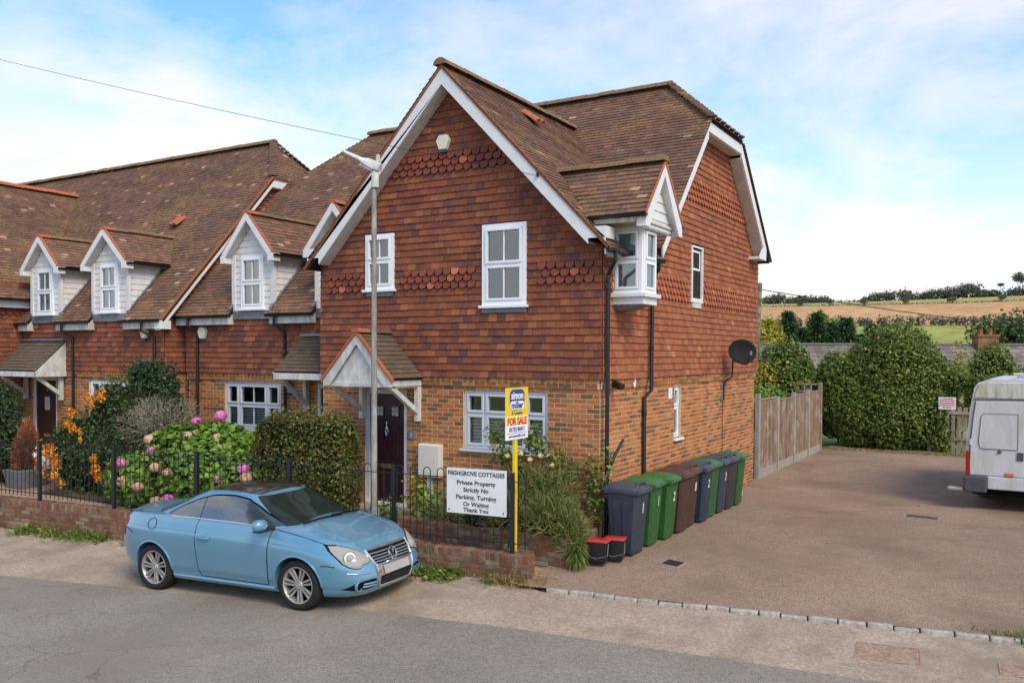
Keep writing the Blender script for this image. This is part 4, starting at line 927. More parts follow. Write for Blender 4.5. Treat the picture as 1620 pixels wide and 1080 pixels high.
# oriel bay on the side wall
OS = Surf((0.0, 0.30, 0), (1, 0, 0), (0, 0, 1)); OX = Surf((0.55, 0.30, 0), (0, 1, 0), (0, 0, 1))
window(h1.o, OS, 0.05, 0.55, 3.46, 4.46, (1,), 0.5, 0.02, 0.06, None, fw=0.055, inside='oriel_reflection', name='oriel_window')
window(h1.o, OX, 0.0, 0.52, 3.46, 4.46, (1,), 0.5, 0.02, 0.06, None, fw=0.055, inside='oriel_reflection', name='oriel_window')
mb = MB(); mb.box(0.05, 0.62, 0.235, 0.90, 3.40, 3.46); mb.box(0.05, 0.57, 0.29, 0.85, 3.29, 3.40); mb.build('oriel_sill', 'white_paint', h1.o, bevel=0.006)
MB().add([(0.05, 0.3, 3.29), (0.5, 0.3, 3.29), (0.5, 0.8, 3.29), (0.05, 0.8, 3.29), (0.05, 0.36, 3.2), (0.2, 0.38, 3.2), (0.2, 0.8, 3.2), (0.05, 0.8, 3.2)], [(0, 1, 5, 4), (1, 2, 6, 5), (4, 5, 6, 7)]).build('oriel_base', 'lead', h1.o)
mb = MB(); mb.box(0.05, 0.60, 0.24, 0.86, 4.46, 4.52); mb.box(0.05, 0.68, -0.02, 1.28, 4.50, 4.535); mb.build('oriel_soffit', 'soffit_white', h1.o)
OC, OZ, OE, OF = 0.62, 5.47, 4.60, 0.78
def wingX(z): return APX[0]+(APX[1]-z)/SLP
for sx in (-1, 1):
    e = V(wingX(OE) if sx > 0 else OF, OC+sx*0.74, OE); tp = V(e[0], OC, OZ)
    S = roofsurf(e, (1, 0, 0) if sx < 0 else (-1, 0, 0), tp) if False else roofsurf(V(OF, OC+sx*0.74, OE), (-1, 0, 0) if sx > 0 else (1, 0, 0), V(OF, OC, OZ)); L = math.hypot(0.74, OZ-OE)
    d0, d1 = OF-wingX(OE), OF-wingX(OZ)
    poly = [(0, 0), (d0, 0), (d1, L), (0, L)] if sx > 0 else [(-d0, 0), (0, 0), (0, L), (-d1, L)]
    h1.slope(S, poly, seed=20+sx, thick=0.05)
    MB().prism([V(OF, OC, OZ-0.02), V(OF, OC+sx*0.76, OE-0.04), V(OF, OC+sx*0.76, OE-0.20), V(OF, OC+sx*0.62, OE-0.20), V(OF, OC, OZ-0.22)], V(-0.03, 0, 0)).build('bargeboard', 'white_paint', h1.o)
    MB().prism([V(OF, OC, OZ-0.03), V(OF, OC+sx*0.78, OE-0.05), V(OF, OC+sx*0.78, OE+0.02), V(OF, OC, OZ+0.04)], V(-0.06, 0, 0) if False else V(0.012, 0, 0)).build('verge', 'orange_ridge', h1.o)
    MB().box(0.64, OF-0.032, OC+sx*0.70-0.06, OC+sx*0.70+0.06, OE-0.20, OE-0.04).build('eaves_box', 'white_paint', h1.o)
    gutter(h1.o, (wingX(OE)+0.05, OC+sx*0.80, OE-0.02), (OF+0.03, OC+sx*0.80, OE-0.02), 0.05)
    MB().box(wingX(OE)+0.1, 0.64, OC+sx*0.70-0.012, OC+sx*0.70+0.012, OE-0.12, OE-0.02).build('fascia', 'old_white', h1.o)
MB().prism([V(0.60, OC, OZ-0.12), V(0.60, OC-0.70, OE-0.10), V(0.60, OC-0.70, OE-0.18), V(0.60, OC+0.70, OE-0.18), V(0.60, OC+0.70, OE-0.10)], V(0.035, 0, 0)).build('gable_board', 'white_paint', h1.o)
for sx in (-1, 1): MB().prism([V(OF-0.031, OC, OZ-0.10), V(OF-0.031, OC+sx*0.72, OE-0.06), V(OF-0.031, OC+sx*0.66, OE-0.12), V(OF-0.031, OC, OZ-0.19)], V(-0.11, 0, 0)).build('soffit', 'white_paint', h1.o)
k = 0; z = OE-0.16
while z < OZ-0.25:
    hw = min(0.64, (OZ-0.2-z)/(OZ-OE)*0.74); MB().hexa([(0.655, OC-hw, z), (0.655, OC+hw, z), (0.62, OC+hw, z), (0.62, OC-hw, z), (0.64, OC-hw*0.86, z+0.14), (0.64, OC+hw*0.86, z+0.14), (0.62, OC+hw*0.86, z+0.14), (0.62, OC-hw*0.86, z+0.14)]).build('weatherboard', 'white_paint', h1.o); z += 0.145
ridge_run(h1.o, (OF+0.03, OC, OZ+0.05), (wingX(OZ)-0.05, OC, OZ+0.05), r=0.115)
# vent tile on the wing roof
def vent_tile(h, S, u, v, mat='orange_ridge'):
    for du in (-0.075, 0.075):
        mb = MB(); N = 6
        for vv, lift in ((v-0.20, 0.10), (v+0.18, 0.02)):
            mb.v += [tuple(S.p(u+du+0.075*math.cos(math.pi*k/(N-1)), vv, lift+0.07*math.sin(math.pi*k/(N-1)))) for k in range(N)]
        mb.f += [(k+1, k, N+k, N+k+1) for k in range(N-1)]+[tuple(range(N))]; mb.m += [0]*N; mb.build('vent_tile', mat, h.o, smooth=True)
vent_tile(h1, SR, 2.2, SLP and (6.79-gz(xr_e))*math.hypot(1, 1/SLP))
# porch: gabled canopy on brackets
PX0, PX1, PY, PZE, PZR = -4.72, -3.37, -0.90, 2.14, 2.88
pc = (PX0+PX1)/2; T1 = Tiler(h1.o, 'canopy_tile', 'canopy_tiles', 'canopy_tile', cap=300, tw=0.165, gauge=0.105, th=0.016)
for sx in (-1, 1):
    xe = pc+sx*(PX1-pc+0.06); S = roofsurf(V(xe, PY if sx > 0 else -0.05, PZE-0.03), (0, 1, 0) if sx > 0 else (0, -1, 0), V(pc, PY if sx > 0 else -0.05, PZR)); L = math.hypot(xe-pc, PZR-PZE+0.03)
    T1.add(S, [(0, 0), (-0.05-PY, 0), (-0.05-PY, L), (0, L)], seed=2); MB().prism([S.p(u, v, -0.04) for u, v in [(0, 0), (-0.05-PY, 0), (-0.05-PY, L), (0, L)]], S.N*0.038).build('canopy_deck', 'felt', h1.o)
    MB().prism([V(pc, PY-0.03, PZR-0.03), V(xe, PY-0.03, PZE-0.07), V(xe, PY-0.03, PZE-0.16), V(xe-sx*0.14, PY-0.03, PZE-0.16), V(pc, PY-0.03, PZR-0.20)], V(0, 0.03, 0)).build('canopy_bargeboard', 'old_white', h1.o)
    MB().prism([V(pc, PY-0.05, PZR-0.03), V(xe+sx*0.03, PY-0.05, PZE-0.09), V(xe+sx*0.03, PY-0.05, PZE-0.03), V(pc, PY-0.05, PZR+0.03)], V(0, 0.07, 0)).build('canopy_verge', 'orange_ridge', h1.o)
    MB().box(min(xe-sx*0.08, xe-sx*0.05), max(xe-sx*0.08, xe-sx*0.05), PY, -0.02, PZE-0.16, PZE-0.04).build('canopy_fascia', 'old_white', h1.o)
    xb = pc+sx*0.62
    MB().box(xb-0.045, xb+0.045, -0.10, -0.005, 1.36, PZE-0.16).build('bracket_post', 'old_white', h1.o, bevel=0.006)
    MB().beam((xb, -0.07, 1.52), (xb, PY+0.12, PZE-0.18), 0.08, 0.085, up=(0, 1, 0.5)).build('bracket_brace', 'old_white', h1.o, bevel=0.006)
    MB().box(xb-0.04, xb+0.04, PY+0.02, -0.02, PZE-0.19, PZE-0.10).build('bracket_beam', 'old_white', h1.o)
T1.finish(True)
MB().add([(PX0+0.1, PY+0.03, PZE-0.12), (PX1-0.1, PY+0.03, PZE-0.12), (pc, PY+0.03, PZR-0.17)], [(0, 1, 2)]).build('canopy_gable', 'old_white', h1.o)
MB().box(PX0+0.08, PX1-0.08, PY-0.0, PY+0.05, PZE-0.17, PZE-0.11).build('canopy_beam', 'old_white', h1.o)
MB().box(PX0+0.05, PX1-0.05, PY+0.05, -0.02, PZE-0.12, PZE-0.10).build('canopy_ceiling', 'old_white', h1.o)
ridge_run(h1.o, (pc, PY-0.06, PZR+0.04), (pc, -0.06, PZR+0.04), 'canopy_tile', 0.085, 0.3, cap_mat='orange_ridge')
mb = MB(); mb.obox((-0.905, -0.36, 5.27), (0.012, 0, 0), (0, 0.02, 0), (0, 0, 0.035)); mb.build('wire_hook', 'black_iron', h1.o)
h1.finish()
# things fixed to cottage 1
alarm_box(TH, -2.86, 6.03, 'cream alarm box high on the tile-hung front gable', 0.15)
t = world_thing('meter_box', (-3.15, -0.02, 0.7), 'peeling cream meter box on the brick wall beside the brown door', 'meter box')
MB().box(-3.38, -2.91, -0.11, -0.0, 0.42, 0.99).build('case', 'meter_cream', t, bevel=0.02); MB().box(-3.36, -2.93, -0.125, -0.108, 0.45, 0.97).build('door', 'meter_cream', t, bevel=0.01)
MB().box(-3.22, -3.12, -0.06, 0.0, -0.35, 0.42).build('cable_cover', 'old_white', t)
t = world_thing('house_number', (-3.57, -0.03, 1.12), 'small dark slate house number plaque beside the brown front door', 'number plaque')
MB().box(-3.65, -3.51, -0.03, -0.004, 1.04, 1.19).build('plaque', 'lead', t, bevel=0.004); text_obj('1', 0.11, 'white_paint', 'number', t, (-3.58, -0.032, 1.075))
t = world_thing('satellite_dish', (0.4, 6.05, 2.5), 'black oval satellite dish on a bent pole on the side wall', 'satellite dish')
mb = MB(); N, M = 28, 6; vs_ = []; dn = V(0.62, -0.76, 0.16); dn /= np.linalg.norm(dn); dr = np.cross(V(0, 0, 1), dn); dr /= np.linalg.norm(dr); du = np.cross(dn, dr); DC = V(0.43, 5.98, 2.58)
for i in range(M+1):
    for k in range(N): a = 2*math.pi*k/N; rr = i/M; vs_.append(DC+dr*0.31*rr*math.cos(a)+du*0.265*rr*math.sin(a)+dn*(0.07*rr*rr))
fs = [(i*N+k, i*N+(k+1) % N, (i+1)*N+(k+1) % N, (i+1)*N+k) for i in range(M) for k in range(N)]
mb.add(vs_, fs); o = mb.build('dish', 'dish_black', t, smooth=True); o.modifiers.new('shell', 'SOLIDIFY').thickness = 0.012
MB().tube([DC-du*0.25, DC-du*0.30+dn*0.28, DC+dn*0.46-du*0.10], 0.012, 6).build('feed_arm', 'black_iron', t); MB().lathe([(0.0, -0.05), (0.03, -0.04), (0.03, 0.04), (0, 0.05)], 10, tuple(DC+dn*0.47-du*0.1), 'z').build('receiver', 'lead', t)
MB().tube([DC-dn*0.05, (0.25, 6.02, 2.45), (0.22, 6.05, 2.05), (0.10, 6.03, 1.98), (0.055, 6.03, 1.9), (0.055, 6.03, 1.55)], 0.018, 8).build('pole', 'black_iron', t, smooth=True)
for z in (1.86, 1.60): MB().box(0.005, 0.04, 5.95, 6.11, z-0.05, z+0.05).build('wall_bracket', 'lead', t, bevel=0.01)
MB().tube([(0.025, 6.05, 1.55), (0.025, 6.05, 0.2)], 0.006, 5).build('cable', 'black_plastic', t)
t = world_thing('wall_camera', (0.08, 0.42, 2.05), 'small black camera light under the tiles on the side wall', 'security light')
mb = MB(); mb.box(0.0, 0.05, 0.34, 0.46, 2.02, 2.14); mb.build('base', 'black_plastic', t, bevel=0.008); MB().obox((0.13, 0.36, 2.05), (0.10, -0.05, -0.03), (0.02, 0.045, 0), (0.012, 0, 0.045)).build('head', 'black_plastic', t, bevel=0.012)
t = world_thing('wall_plaque', (0.05, 1.22, 2.06), 'small white oval plaque between the two black downpipes', 'plaque')
mb = MB(); mb.add([(0.052, 1.22+0.05*math.cos(a), 2.06+0.075*math.sin(a)) for a in np.linspace(0, 6.283, 17)[:-1]]+[(0.034, 1.22+0.05*math.cos(a), 2.06+0.075*math.sin(a)) for a in np.linspace(0, 6.283, 17)[:-1]], [tuple(range(16))]+[(i, 16+i, 16+(i+1) % 16, (i+1) % 16) for i in range(16)]); mb.build('oval', 'upvc', t)
t = world_thing('air_vent', (0.02, 2.95, 1.83), 'small white vent cover beside the narrow side window', 'vent')
MB().box(0.004, 0.03, 2.86, 3.02, 1.72, 1.92).build('cover', 'upvc', t, bevel=0.006)
for k in range(6): MB().box(0.03, 0.036, 2.88, 3.0, 1.745+k*0.027, 1.757+k*0.027).build('louvre', 'upvc', t)
# ============ cottage 2: recessed, with dormers ==========================================
h2 = House('cottage', (-8, 4.0, -0.3), 'recessed middle cottage with two white dormers behind the clipped hedge', GRP)
Y2, X2 = 0.95, -10.60
F2 = Surf((0, Y2, 0), (1, 0, 0), (0, 0, 1)); T2 = Surf((0, Y2-0.05, 0), (1, 0, 0), (0, 0, 1))
g2, d2 = (-9.42, -7.74, 0.90, 1.90), (-6.72, -5.80, -0.16, 1.90)
brick_zone(h2, F2, X2, WX+0.05, -0.5, 2.09, [g2, d2], seed=9)
h2.hung(T2, [(X2-0.02, 2.09), (WX+0.05, 2.09), (WX+0.05, 3.32), (X2-0.02, 3.32)], v_start=2.09, seed=5)
window(h2.o, F2, *g2, (0.7, 1.6, 0.7), 0.52, -0.035, 0.07, [0, 1, 0], blind=0.5, mat='grey_upvc', sill=0.10, fw=0.055)
front_door(h2, F2, *d2, 'door_red_brown', 'boards')
D2 = [(-8.45, 0.88, 1.16), (-6.05, 0.88, 1.16)]
XLV = X2-0.30
hl = [(cx-w/2-0.01, cx+w/2+0.01, -0.1, vz(4.62)) for cx, yf, w in D2]
HZL = 6.55; YLF, YLB = mainY_A(HZL), 2*YR_A-mainY_A(HZL); RXL = -8.85
h2.slope(SM, [(XLV, 0), (WX, 0), (WX, vz(ZR_A)), (RXL, vz(ZR_A)), (XLV, vz(HZL))], hl, seed=31)
SHL = roofsurf((XLV, YLB, HZL), (0, -1, 0), (RXL, YLB, ZR_A)); LHL = math.hypot(RXL-XLV, ZR_A-HZL)
h2.slope(SHL, [(0, 0), (YLB-YLF, 0), (YLB-YR_A+0.02, LHL), (YLB-YR_A-0.02, LHL)], seed=32)
h2.slope(Surf(SB.O, SB.U, SB.V), [(0, 0), (-(XLV-WX), 0), (-(XLV-WX), LB*(HZL-4.7)/(ZR_A-4.7)), (-(RXL-WX), LB), (0, LB)], seed=33)
ridge_run(h2.o, (RXL-0.05, YR_A, ZR_A+0.05), (WX, YR_A, ZR_A+0.05), r=0.13)
for cx, yf, w in D2: dormer(h2, cx, yf, 3.42, 4.62, 5.44, w, mainY_A, None)
def eaves(h, xs_, y, z, name='fascia'):
    for a, b, la, lb in xs_:
        MB().box(a, b, y+0.02, y+0.045, z-0.20, z-0.02).build('fascia', 'old_white', h.o)
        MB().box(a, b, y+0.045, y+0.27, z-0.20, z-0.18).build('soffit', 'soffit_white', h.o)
        gutter(h.o, (a-0.05*la, y-0.045, z-0.005), (b+0.05*lb, y-0.045, z-0.005))
        for e, on in ((a, la), (b, lb)):     # raked side boards where the eaves stop at a dormer
            if on: MB().prism([V(e-0.01, y+0.02, z-0.20), V(e-0.01, y+0.27, z-0.20), V(e-0.01, y+0.27, z+0.16), V(e-0.01, y+0.02, z-0.02)], V(0.02, 0, 0)).build('eaves_end', 'old_white', h.o)
eaves(h2, [(X2-0.15, -9.08, 0, 1), (-7.82, -6.68, 1, 1)], YE_A, ZE_A)
pipe_run(h2.o, [(-10.28, 0.66, 3.30), (-10.28, 0.66, 3.12), (-10.2, 0.86, 2.97), (-10.2, 0.87, -0.3)]); pipe_run(h2.o, [(-7.62, 0.66, 3.30), (-7.62, 0.66, 3.12), (-7.52, 0.86, 2.94), (-7.52, 0.87, -0.3)])
def lean_canopy(h, x0, x1, ywall, yf, zt, zb, tri=None, bx=()):
    S = roofsurf((x0, yf, zb), (1, 0, 0), (x0, ywall, zt)); L = math.hypot(ywall-yf, zt-zb)
    T = Tiler(h.o, 'canopy_tile', 'canopy_tiles', 'canopy_tile', cap=300, tw=0.165, gauge=0.105, th=0.016); T.add(S, [(0, 0), (x1-x0, 0), (x1-x0, L), (0, L)], seed=4); T.finish(True)
    MB().prism([S.p(0, 0, -0.04), S.p(x1-x0, 0, -0.04), S.p(x1-x0, L, -0.04), S.p(0, L, -0.04)], S.N*0.038).build('canopy_deck', 'felt', h.o)
    MB().box(x0-0.02, x1+0.02, yf-0.02, yf+0.02, zb-0.14, zb-0.02).build('canopy_fascia', 'old_white', h.o)
    MB().box(x0+0.02, x1-0.02, yf+0.02, ywall, zb-0.14, zb-0.12).build('canopy_ceiling', 'old_white', h.o)
    MB().beam((x0-0.01, ywall-0.03, zt+0.03), (x1+0.01, ywall-0.03, zt+0.03), 0.10, 0.05).build('lead_flashing', 'lead', h.o)
    for x in (x0, x1):
        MB().prism([V(x-0.015, yf-0.02, zb-0.03), V(x-0.015, ywall, zt-0.03), V(x-0.015, ywall, zt-0.17), V(x-0.015, yf+0.12, zb-0.14), V(x-0.015, yf-0.02, zb-0.14)], V(0.03, 0, 0)).build('canopy_bargeboard', 'old_white', h.o)
        MB().prism([V(x-0.01, yf, zb-0.14), V(x-0.01, ywall, zb-0.14), V(x-0.01, ywall, zt-0.12)], V(0.02, 0, 0)).build('canopy_cheek', 'old_white', h.o)
    for x in bx:
        MB().box(x-0.045, x+0.045, ywall-0.10, ywall-0.005, 1.36, zb-0.14).build('bracket_post', 'old_white', h.o, bevel=0.006)
        MB().beam((x, ywall-0.07, 1.50), (x, yf+0.12, zb-0.16), 0.08, 0.085, up=(0, 1, 0.5)).build('bracket_brace', 'old_white', h.o, bevel=0.006)
lean_canopy(h2, -7.05, -5.72, Y2-0.05, 0.10, 2.86, 2.16, bx=(-6.92, -5.78))
MB().box(-6.9, -5.6, 0.3, Y2, -0.4, -0.17).build('door_step', 'concrete', h2.o)
h2.finish()
alarm_box(T2, -10.02, 2.94, 'cream alarm box right of a black downpipe on the recessed cottage', 0.15)
t = world_thing('wall_lantern', (-7.3, 0.9, 1.8), 'black outdoor lantern on the brick wall beside the lean-to canopy', 'lantern')
mb = MB(); mb.lathe([(0.0, 1.66), (0.05, 1.67), (0.055, 1.70)], 6, (-7.38, 0.84, 0)); mb.lathe([(0.075, 1.88), (0.03, 1.95), (0.0, 1.99)], 6, (-7.38, 0.84, 0)); mb.build('cap', 'black_iron', t)
for k in range(4): a = k*math.pi/2+0.78; MB().tube([(-7.38+0.05*math.cos(a), 0.84+0.05*math.sin(a), 1.69), (-7.38+0.07*math.cos(a), 0.84+0.07*math.sin(a), 1.89)], 0.007, 5).build('bar', 'black_iron', t)
MB().lathe([(0.04, 1.69), (0.055, 1.88)], 8, (-7.38, 0.84, 0)).build('glass', 'glass', t); MB().tube([(-7.38, 0.84, 1.97), (-7.38, 0.86, 2.03), (-7.38, 0.94, 1.98)], 0.012, 6).build('arm', 'black_iron', t)

# ============ cottage 3 and the next pair: roof and eaves stand a little forward ============
h3 = House('cottage', (-13.0, 4.0, -0.3), 'cottage number 3 with brown plank door and two dormers behind orange berries', GRP)
Y3, X3, X4 = 0.5, -10.83, -16.3
ZE_B, YE_B, YR_B, ZR_B = 3.25, 0.25, 4.55, 8.08
def mainY_B(z): return YE_B+(z-ZE_B)/((ZR_B-ZE_B)/(YR_B-YE_B))
kzB = math.hypot(1, (YR_B-YE_B)/(ZR_B-ZE_B))
def vzB(z): return (z-ZE_B)*kzB
F3 = Surf((0, Y3, 0), (1, 0, 0), (0, 0, 1)); T3 = Surf((0, Y3-0.05, 0), (1, 0, 0), (0, 0, 1)); R3 = Surf((X3, 0, 0), (0, 1, 0), (0, 0, 1)); RT3 = Surf((X3+0.05, 0, 0), (0, 1, 0), (0, 0, 1))
g3, d3 = (-13.62, -11.92, 0.88, 1.88), (-15.95, -14.93, -0.16, 1.90)
brick_zone(h3, F3, X4, X3, -0.5, 2.09, [g3, d3], seed=19)
h3.hung(T3, [(X4, 2.09), (X3+0.05, 2.09), (X3+0.05, 3.22), (X4, 3.22)], v_start=2.09, seed=6)
h3.br.add(R3, Y3, 3.0, -0.5, 2.09, seed=3); wall_panel(h3.mort, R3, Y3, 3.0, -0.5, 2.09, [])
h3.hung(RT3, [(Y3-0.05, 2.09), (8.0, 2.09), (8.0, 4.5), (5.65, 6.88), (3.45, 6.88), (Y3-0.05, 3.45)], v_start=2.09, seed=7)
window(h3.o, F3, *g3, (0.7, 1.6, 0.7), 0.52, -0.035, 0.07, [0, 1, 0], blind=0.5, sill=0.10, fw=0.055)
front_door(h3, F3, *d3, 'plank_brown', 'plank')
D3 = [(-12.64, 0.42, 1.28), (-15.2, 0.42, 1.18)]
XVB = X3+0.22; HZB = 6.88; RXB = -11.7
SM3 = roofsurf((0, YE_B, ZE_B), (1, 0, 0), (0, YR_B, ZR_B))
hl = [(cx-w/2-0.01, cx+w/2+0.01, -0.1, vzB(4.62)) for cx, yf, w in D3]
h3.slope(SM3, [(X4, 0), (XVB, 0), (XVB, vzB(HZB)), (RXB, vzB(ZR_B)), (X4, vzB(ZR_B))], hl, seed=41)
YF3, YB3 = mainY_B(HZB), 2*YR_B-mainY_B(HZB)
SH3 = roofsurf((XVB+0.02, YF3, HZB), (0, 1, 0), (RXB, YF3, ZR_B)); LH3 = math.hypot(XVB-RXB, ZR_B-HZB)
h3.slope(SH3, [(0, 0), (YB3-YF3, 0), (YR_B-YF3+0.02, LH3), (YR_B-YF3-0.02, LH3)], seed=42)
SB3 = roofsurf((X4, 8.3, 4.4), (-1, 0, 0), (X4, YR_B, ZR_B)); LB3 = math.hypot(8.3-YR_B, ZR_B-4.4)
h3.felt.prism([SB3.p(u, v, -0.07) for u, v in [(-(XVB-X4), 0), (0, 0), (0, LB3), (-(RXB-X4), LB3), (-(XVB-X4), LB3*(HZB-4.4)/(ZR_B-4.4))]], SB3.N*0.09)
ridge_run(h3.o, (RXB+0.06, YR_B, ZR_B+0.05), (X4, YR_B, ZR_B+0.05), r=0.13)
for ya in (YF3, YB3):
    a, b = V(RXB, YR_B, ZR_B+0.03), V(XVB, ya, HZB+0.02); n = 15
    for i in range(n): MB().beam(a+(b-a)*i/n+V(0, 0, 0.035), a+(b-a)*(i+1)/n+V(0, 0, 0.062), 0.20, 0.03).build('bonnet_tile', 'roof_tile', h3.o)
def rake(h, x, pts, w=0.2):
    for (ya, za), (yb_, zb) in zip(pts[:-1], pts[1:]):
        MB().prism([V(x, ya, za), V(x, yb_, zb), V(x, yb_, zb-w), V(x, ya, za-w)], V(0.03, 0, 0)).build('bargeboard', 'white_paint', h.o)
        MB().prism([V(x-0.17, ya, za-w), V(x-0.17, yb_, zb-w), V(x-0.17, yb_, zb-w-0.02), V(x-0.17, ya, za-w-0.02)], V(0.17, 0, 0)).build('soffit', 'soffit_white', h.o)
        MB().prism([V(x, ya, za), V(x, yb_, zb), V(x, yb_, zb+0.05), V(x, ya, za+0.05)], V(0.06, 0, 0)).build('verge', 'verge_tile', h.o)
rake(h3, XVB-0.04, [(YE_B, ZE_B-0.02), (YF3, HZB-0.03), (YB3, HZB-0.03), (8.2, 4.45)])
MB().box(X3, XVB-0.012, YE_B-0.02, Y3, ZE_B-0.21, ZE_B-0.02).build('eaves_box', 'white_paint', h3.o)
for cx, yf, w in D3: dormer(h3, cx, yf, 3.42, 4.62, 5.35, w, mainY_B, None)
eaves(h3, [(X4+0.1, -15.81, 0, 1), (-14.59, -13.30, 1, 1), (-11.98, XVB-0.05, 1, 0)], YE_B, ZE_B)
pipe_run(h3.o, [(-14.25, 0.21, 3.2), (-14.25, 0.21, 3.0), (-14.12, 0.41, 2.88), (-14.12, 0.42, -0.3)]); pipe_run(h3.o, [(-11.25, 0.21, 3.2), (-11.25, 0.21, 3.0), (-11.08, 0.41, 2.86), (-11.08, 0.42, -0.3)])
lean_canopy(h3, -16.25, -14.45, Y3-0.05, -0.30, 2.80, 2.08, bx=(-16.1, -14.6))
MB().box(-16.1, -14.8, -0.1, Y3, -0.4, -0.17).build('door_step', 'concrete', h3.o)
vent_tile(h3, SM3, -12.9, vzB(5.80))
h3.finish()
alarm_box(T3, -11.40, 2.94, 'cream alarm box left of a black downpipe under white eaves', 0.14)
# ============ cottage 4: only its wing shows at the edge ====================================
h4 = House('cottage', (-18.7, 3.0, -0.3), 'farthest cottage with a projecting wing, cut off at the left edge', GRP)
Y4 = -0.45; A4 = (-19.2, 7.20); X4L = -22.1
R4 = Surf((X4+0.05, 0, 0), (0, 1, 0), (0, 0, 1)); F4 = Surf((0, Y4, 0), (1, 0, 0), (0, 0, 1))
h4.hung(R4, [(Y4, 2.09), (2.2, 2.09), (2.2, 4.25), (Y4, 4.25)], v_start=2.09, bands=[(3.4, 3.75)], seed=51)
h4.hung(F4, [(X4L, 2.09), (X4+0.05, 2.09), (X4+0.05, 4.2), (A4[0], 6.95), (X4L, 4.2)], [(-20.9, -20.1, 3.4, 4.6), (-18.6, -17.8, 3.4, 4.6)], v_start=2.09, seed=52)
R4b = Surf((X4, 0, 0), (0, 1, 0), (0, 0, 1)); h4.br.add(R4b, Y4, Y3, -0.5, 2.09, seed=3); wall_panel(h4.mort, R4b, Y4, Y3, -0.5, 2.09, []); F4b = Surf((0, Y4+0.02, 0), (1, 0, 0), (0, 0, 1)); h4.br.add(F4b, X4L, X4, -0.5, 2.09, seed=2); wall_panel(h4.mort, F4b, X4L, X4, -0.5, 2.09, [])
for q_ in ((-20.9, -20.1, 3.4, 4.6), (-18.6, -17.8, 3.4, 4.6)): window(h4.o, F4, *q_, (1,), 0.5, 0.045, 0.09, [1], sill=0.05, fw=0.07, curtains=[(0.03, 0.97)])
window(h4.o, F4b, -19.0, -17.4, 0.95, 1.92, (0.7, 1.6, 0.7), 0.6, 0.04, 0.07, None, blind=0.6, sill=0.10)
def gz4(x): return A4[1]-SLP*abs(x-A4[0])
xe = X4+0.33; S4 = roofsurf((xe, Y4-0.35, gz4(xe)), (0, 1, 0), (A4[0], Y4-0.35, A4[1])); L4 = math.hypot(xe-A4[0], gz4(xe)-A4[1]); y0 = Y4-0.35
h4.slope(S4, [(0, 0), (mainY_B(gz4(xe))-y0, 0), (mainY_B(A4[1])-y0, L4), (0, L4)], seed=53)
xe2 = X4L-0.1; S4b = roofsurf((xe2, mainY_B(gz4(xe2)), gz4(xe2)), (0, -1, 0), (A4[0], mainY_B(gz4(xe2)), A4[1])); L4b = math.hypot(xe2-A4[0], gz4(xe2)-A4[1]); yb4 = mainY_B(gz4(xe2))
h4.slope(S4b, [(0, 0), (yb4-y0, 0), (yb4-y0, L4b), (yb4-mainY_B(A4[1]), L4b)], seed=54)
h4.slope(SM3, [(X4-10.5, 0), (X4L, 0), (X4L, vzB(4.1)), (A4[0], vzB(7.0)), (X4, vzB(4.1)), (X4, vzB(ZR_B)), (X4-10.5, vzB(ZR_B))], seed=55)
h4.felt.prism([SB3.p(u, v, -0.07) for u, v in [(0, 0), (10.5, 0), (10.5, LB3), (0, LB3)]], SB3.N*0.09)
ridge_run(h4.o, (X4, YR_B, ZR_B+0.05), (X4-10.5, YR_B, ZR_B+0.05), r=0.13); ridge_run(h4.o, (A4[0], y0, A4[1]+0.05), (A4[0], mainY_B(A4[1]), A4[1]+0.05), 'orange_ridge', r=0.13)
MB().box(xe-0.14, xe-0.115, y0, mainY_B(gz4(xe)), gz4(xe)-0.22, gz4(xe)-0.04).build('fascia', 'white_paint', h4.o); MB().box(X4+0.05, xe-0.14, y0, 1.0, gz4(xe)-0.22, gz4(xe)-0.20).build('soffit', 'soffit_white', h4.o)
gutter(h4.o, (xe+0.03, y0, gz4(xe)), (xe+0.03, mainY_B(gz4(xe)), gz4(xe)))
for sx, x1 in ((-1, xe2), (1, xe)): MB().prism([V(A4[0], y0, A4[1]-0.05), V(x1, y0, gz4(x1)-0.05), V(x1, y0, gz4(x1)-0.27), V(A4[0], y0, A4[1]-0.3)], V(0, 0.03, 0)).build('bargeboard', 'white_paint', h4.o)
h4.finish()
# ------------------------------------------------------------------ street front: wall, railing, planter, posts, signs
WU = V(math.cos(R(6.1)), math.sin(R(6.1)), 0); WN = V(WU[1], -WU[0], 0)
def wp(s, d=0.0, z=0.0):
    """point s metres along the low wall from its end, d behind its street face"""
    q = V(-0.3, -1.65, 0)+WU*s-WN*d; return V(q[0], q[1], z)
WALL = world_thing('garden_wall', (-6, -2.3, -0.7), 'low weathered brick wall carrying the black railing, along the road edge', 'wall')
WS = Surf(wp(0, 0, 0), WU, (0, 0, 1)); WLEN = 26.0; WTOP = -0.27; WB = -1.1
MB().hexa([wp(-WLEN, 0, WB), wp(-0.001, 0, WB), wp(-0.001, 0.215, WB), wp(-WLEN, 0.215, WB), wp(-WLEN, 0, WTOP-0.004), wp(-0.001, 0, WTOP-0.004), wp(-0.001, 0.215, WTOP-0.004), wp(-WLEN, 0.215, WTOP-0.004)]).build('wall_core', 'old_mortar', WALL)
bw = Bricker(WALL, 'wall_brick', 300, 0.075, 0.225, 0.008); bw.add(WS, -WLEN, 0.0, WB, WTOP-0.112, seed=2, hs=0.8)
bw.add(Surf(wp(0, 0, 0), -WN, (0, 0, 1)), 0, 0.215, WB, WTOP-0.112, seed=2); bw.add(Surf(wp(0, 0.215, 0), -WU, (0, 0, 1)), 0, 12, WTOP-0.3, WTOP-0.112, seed=4)
bw.finish()
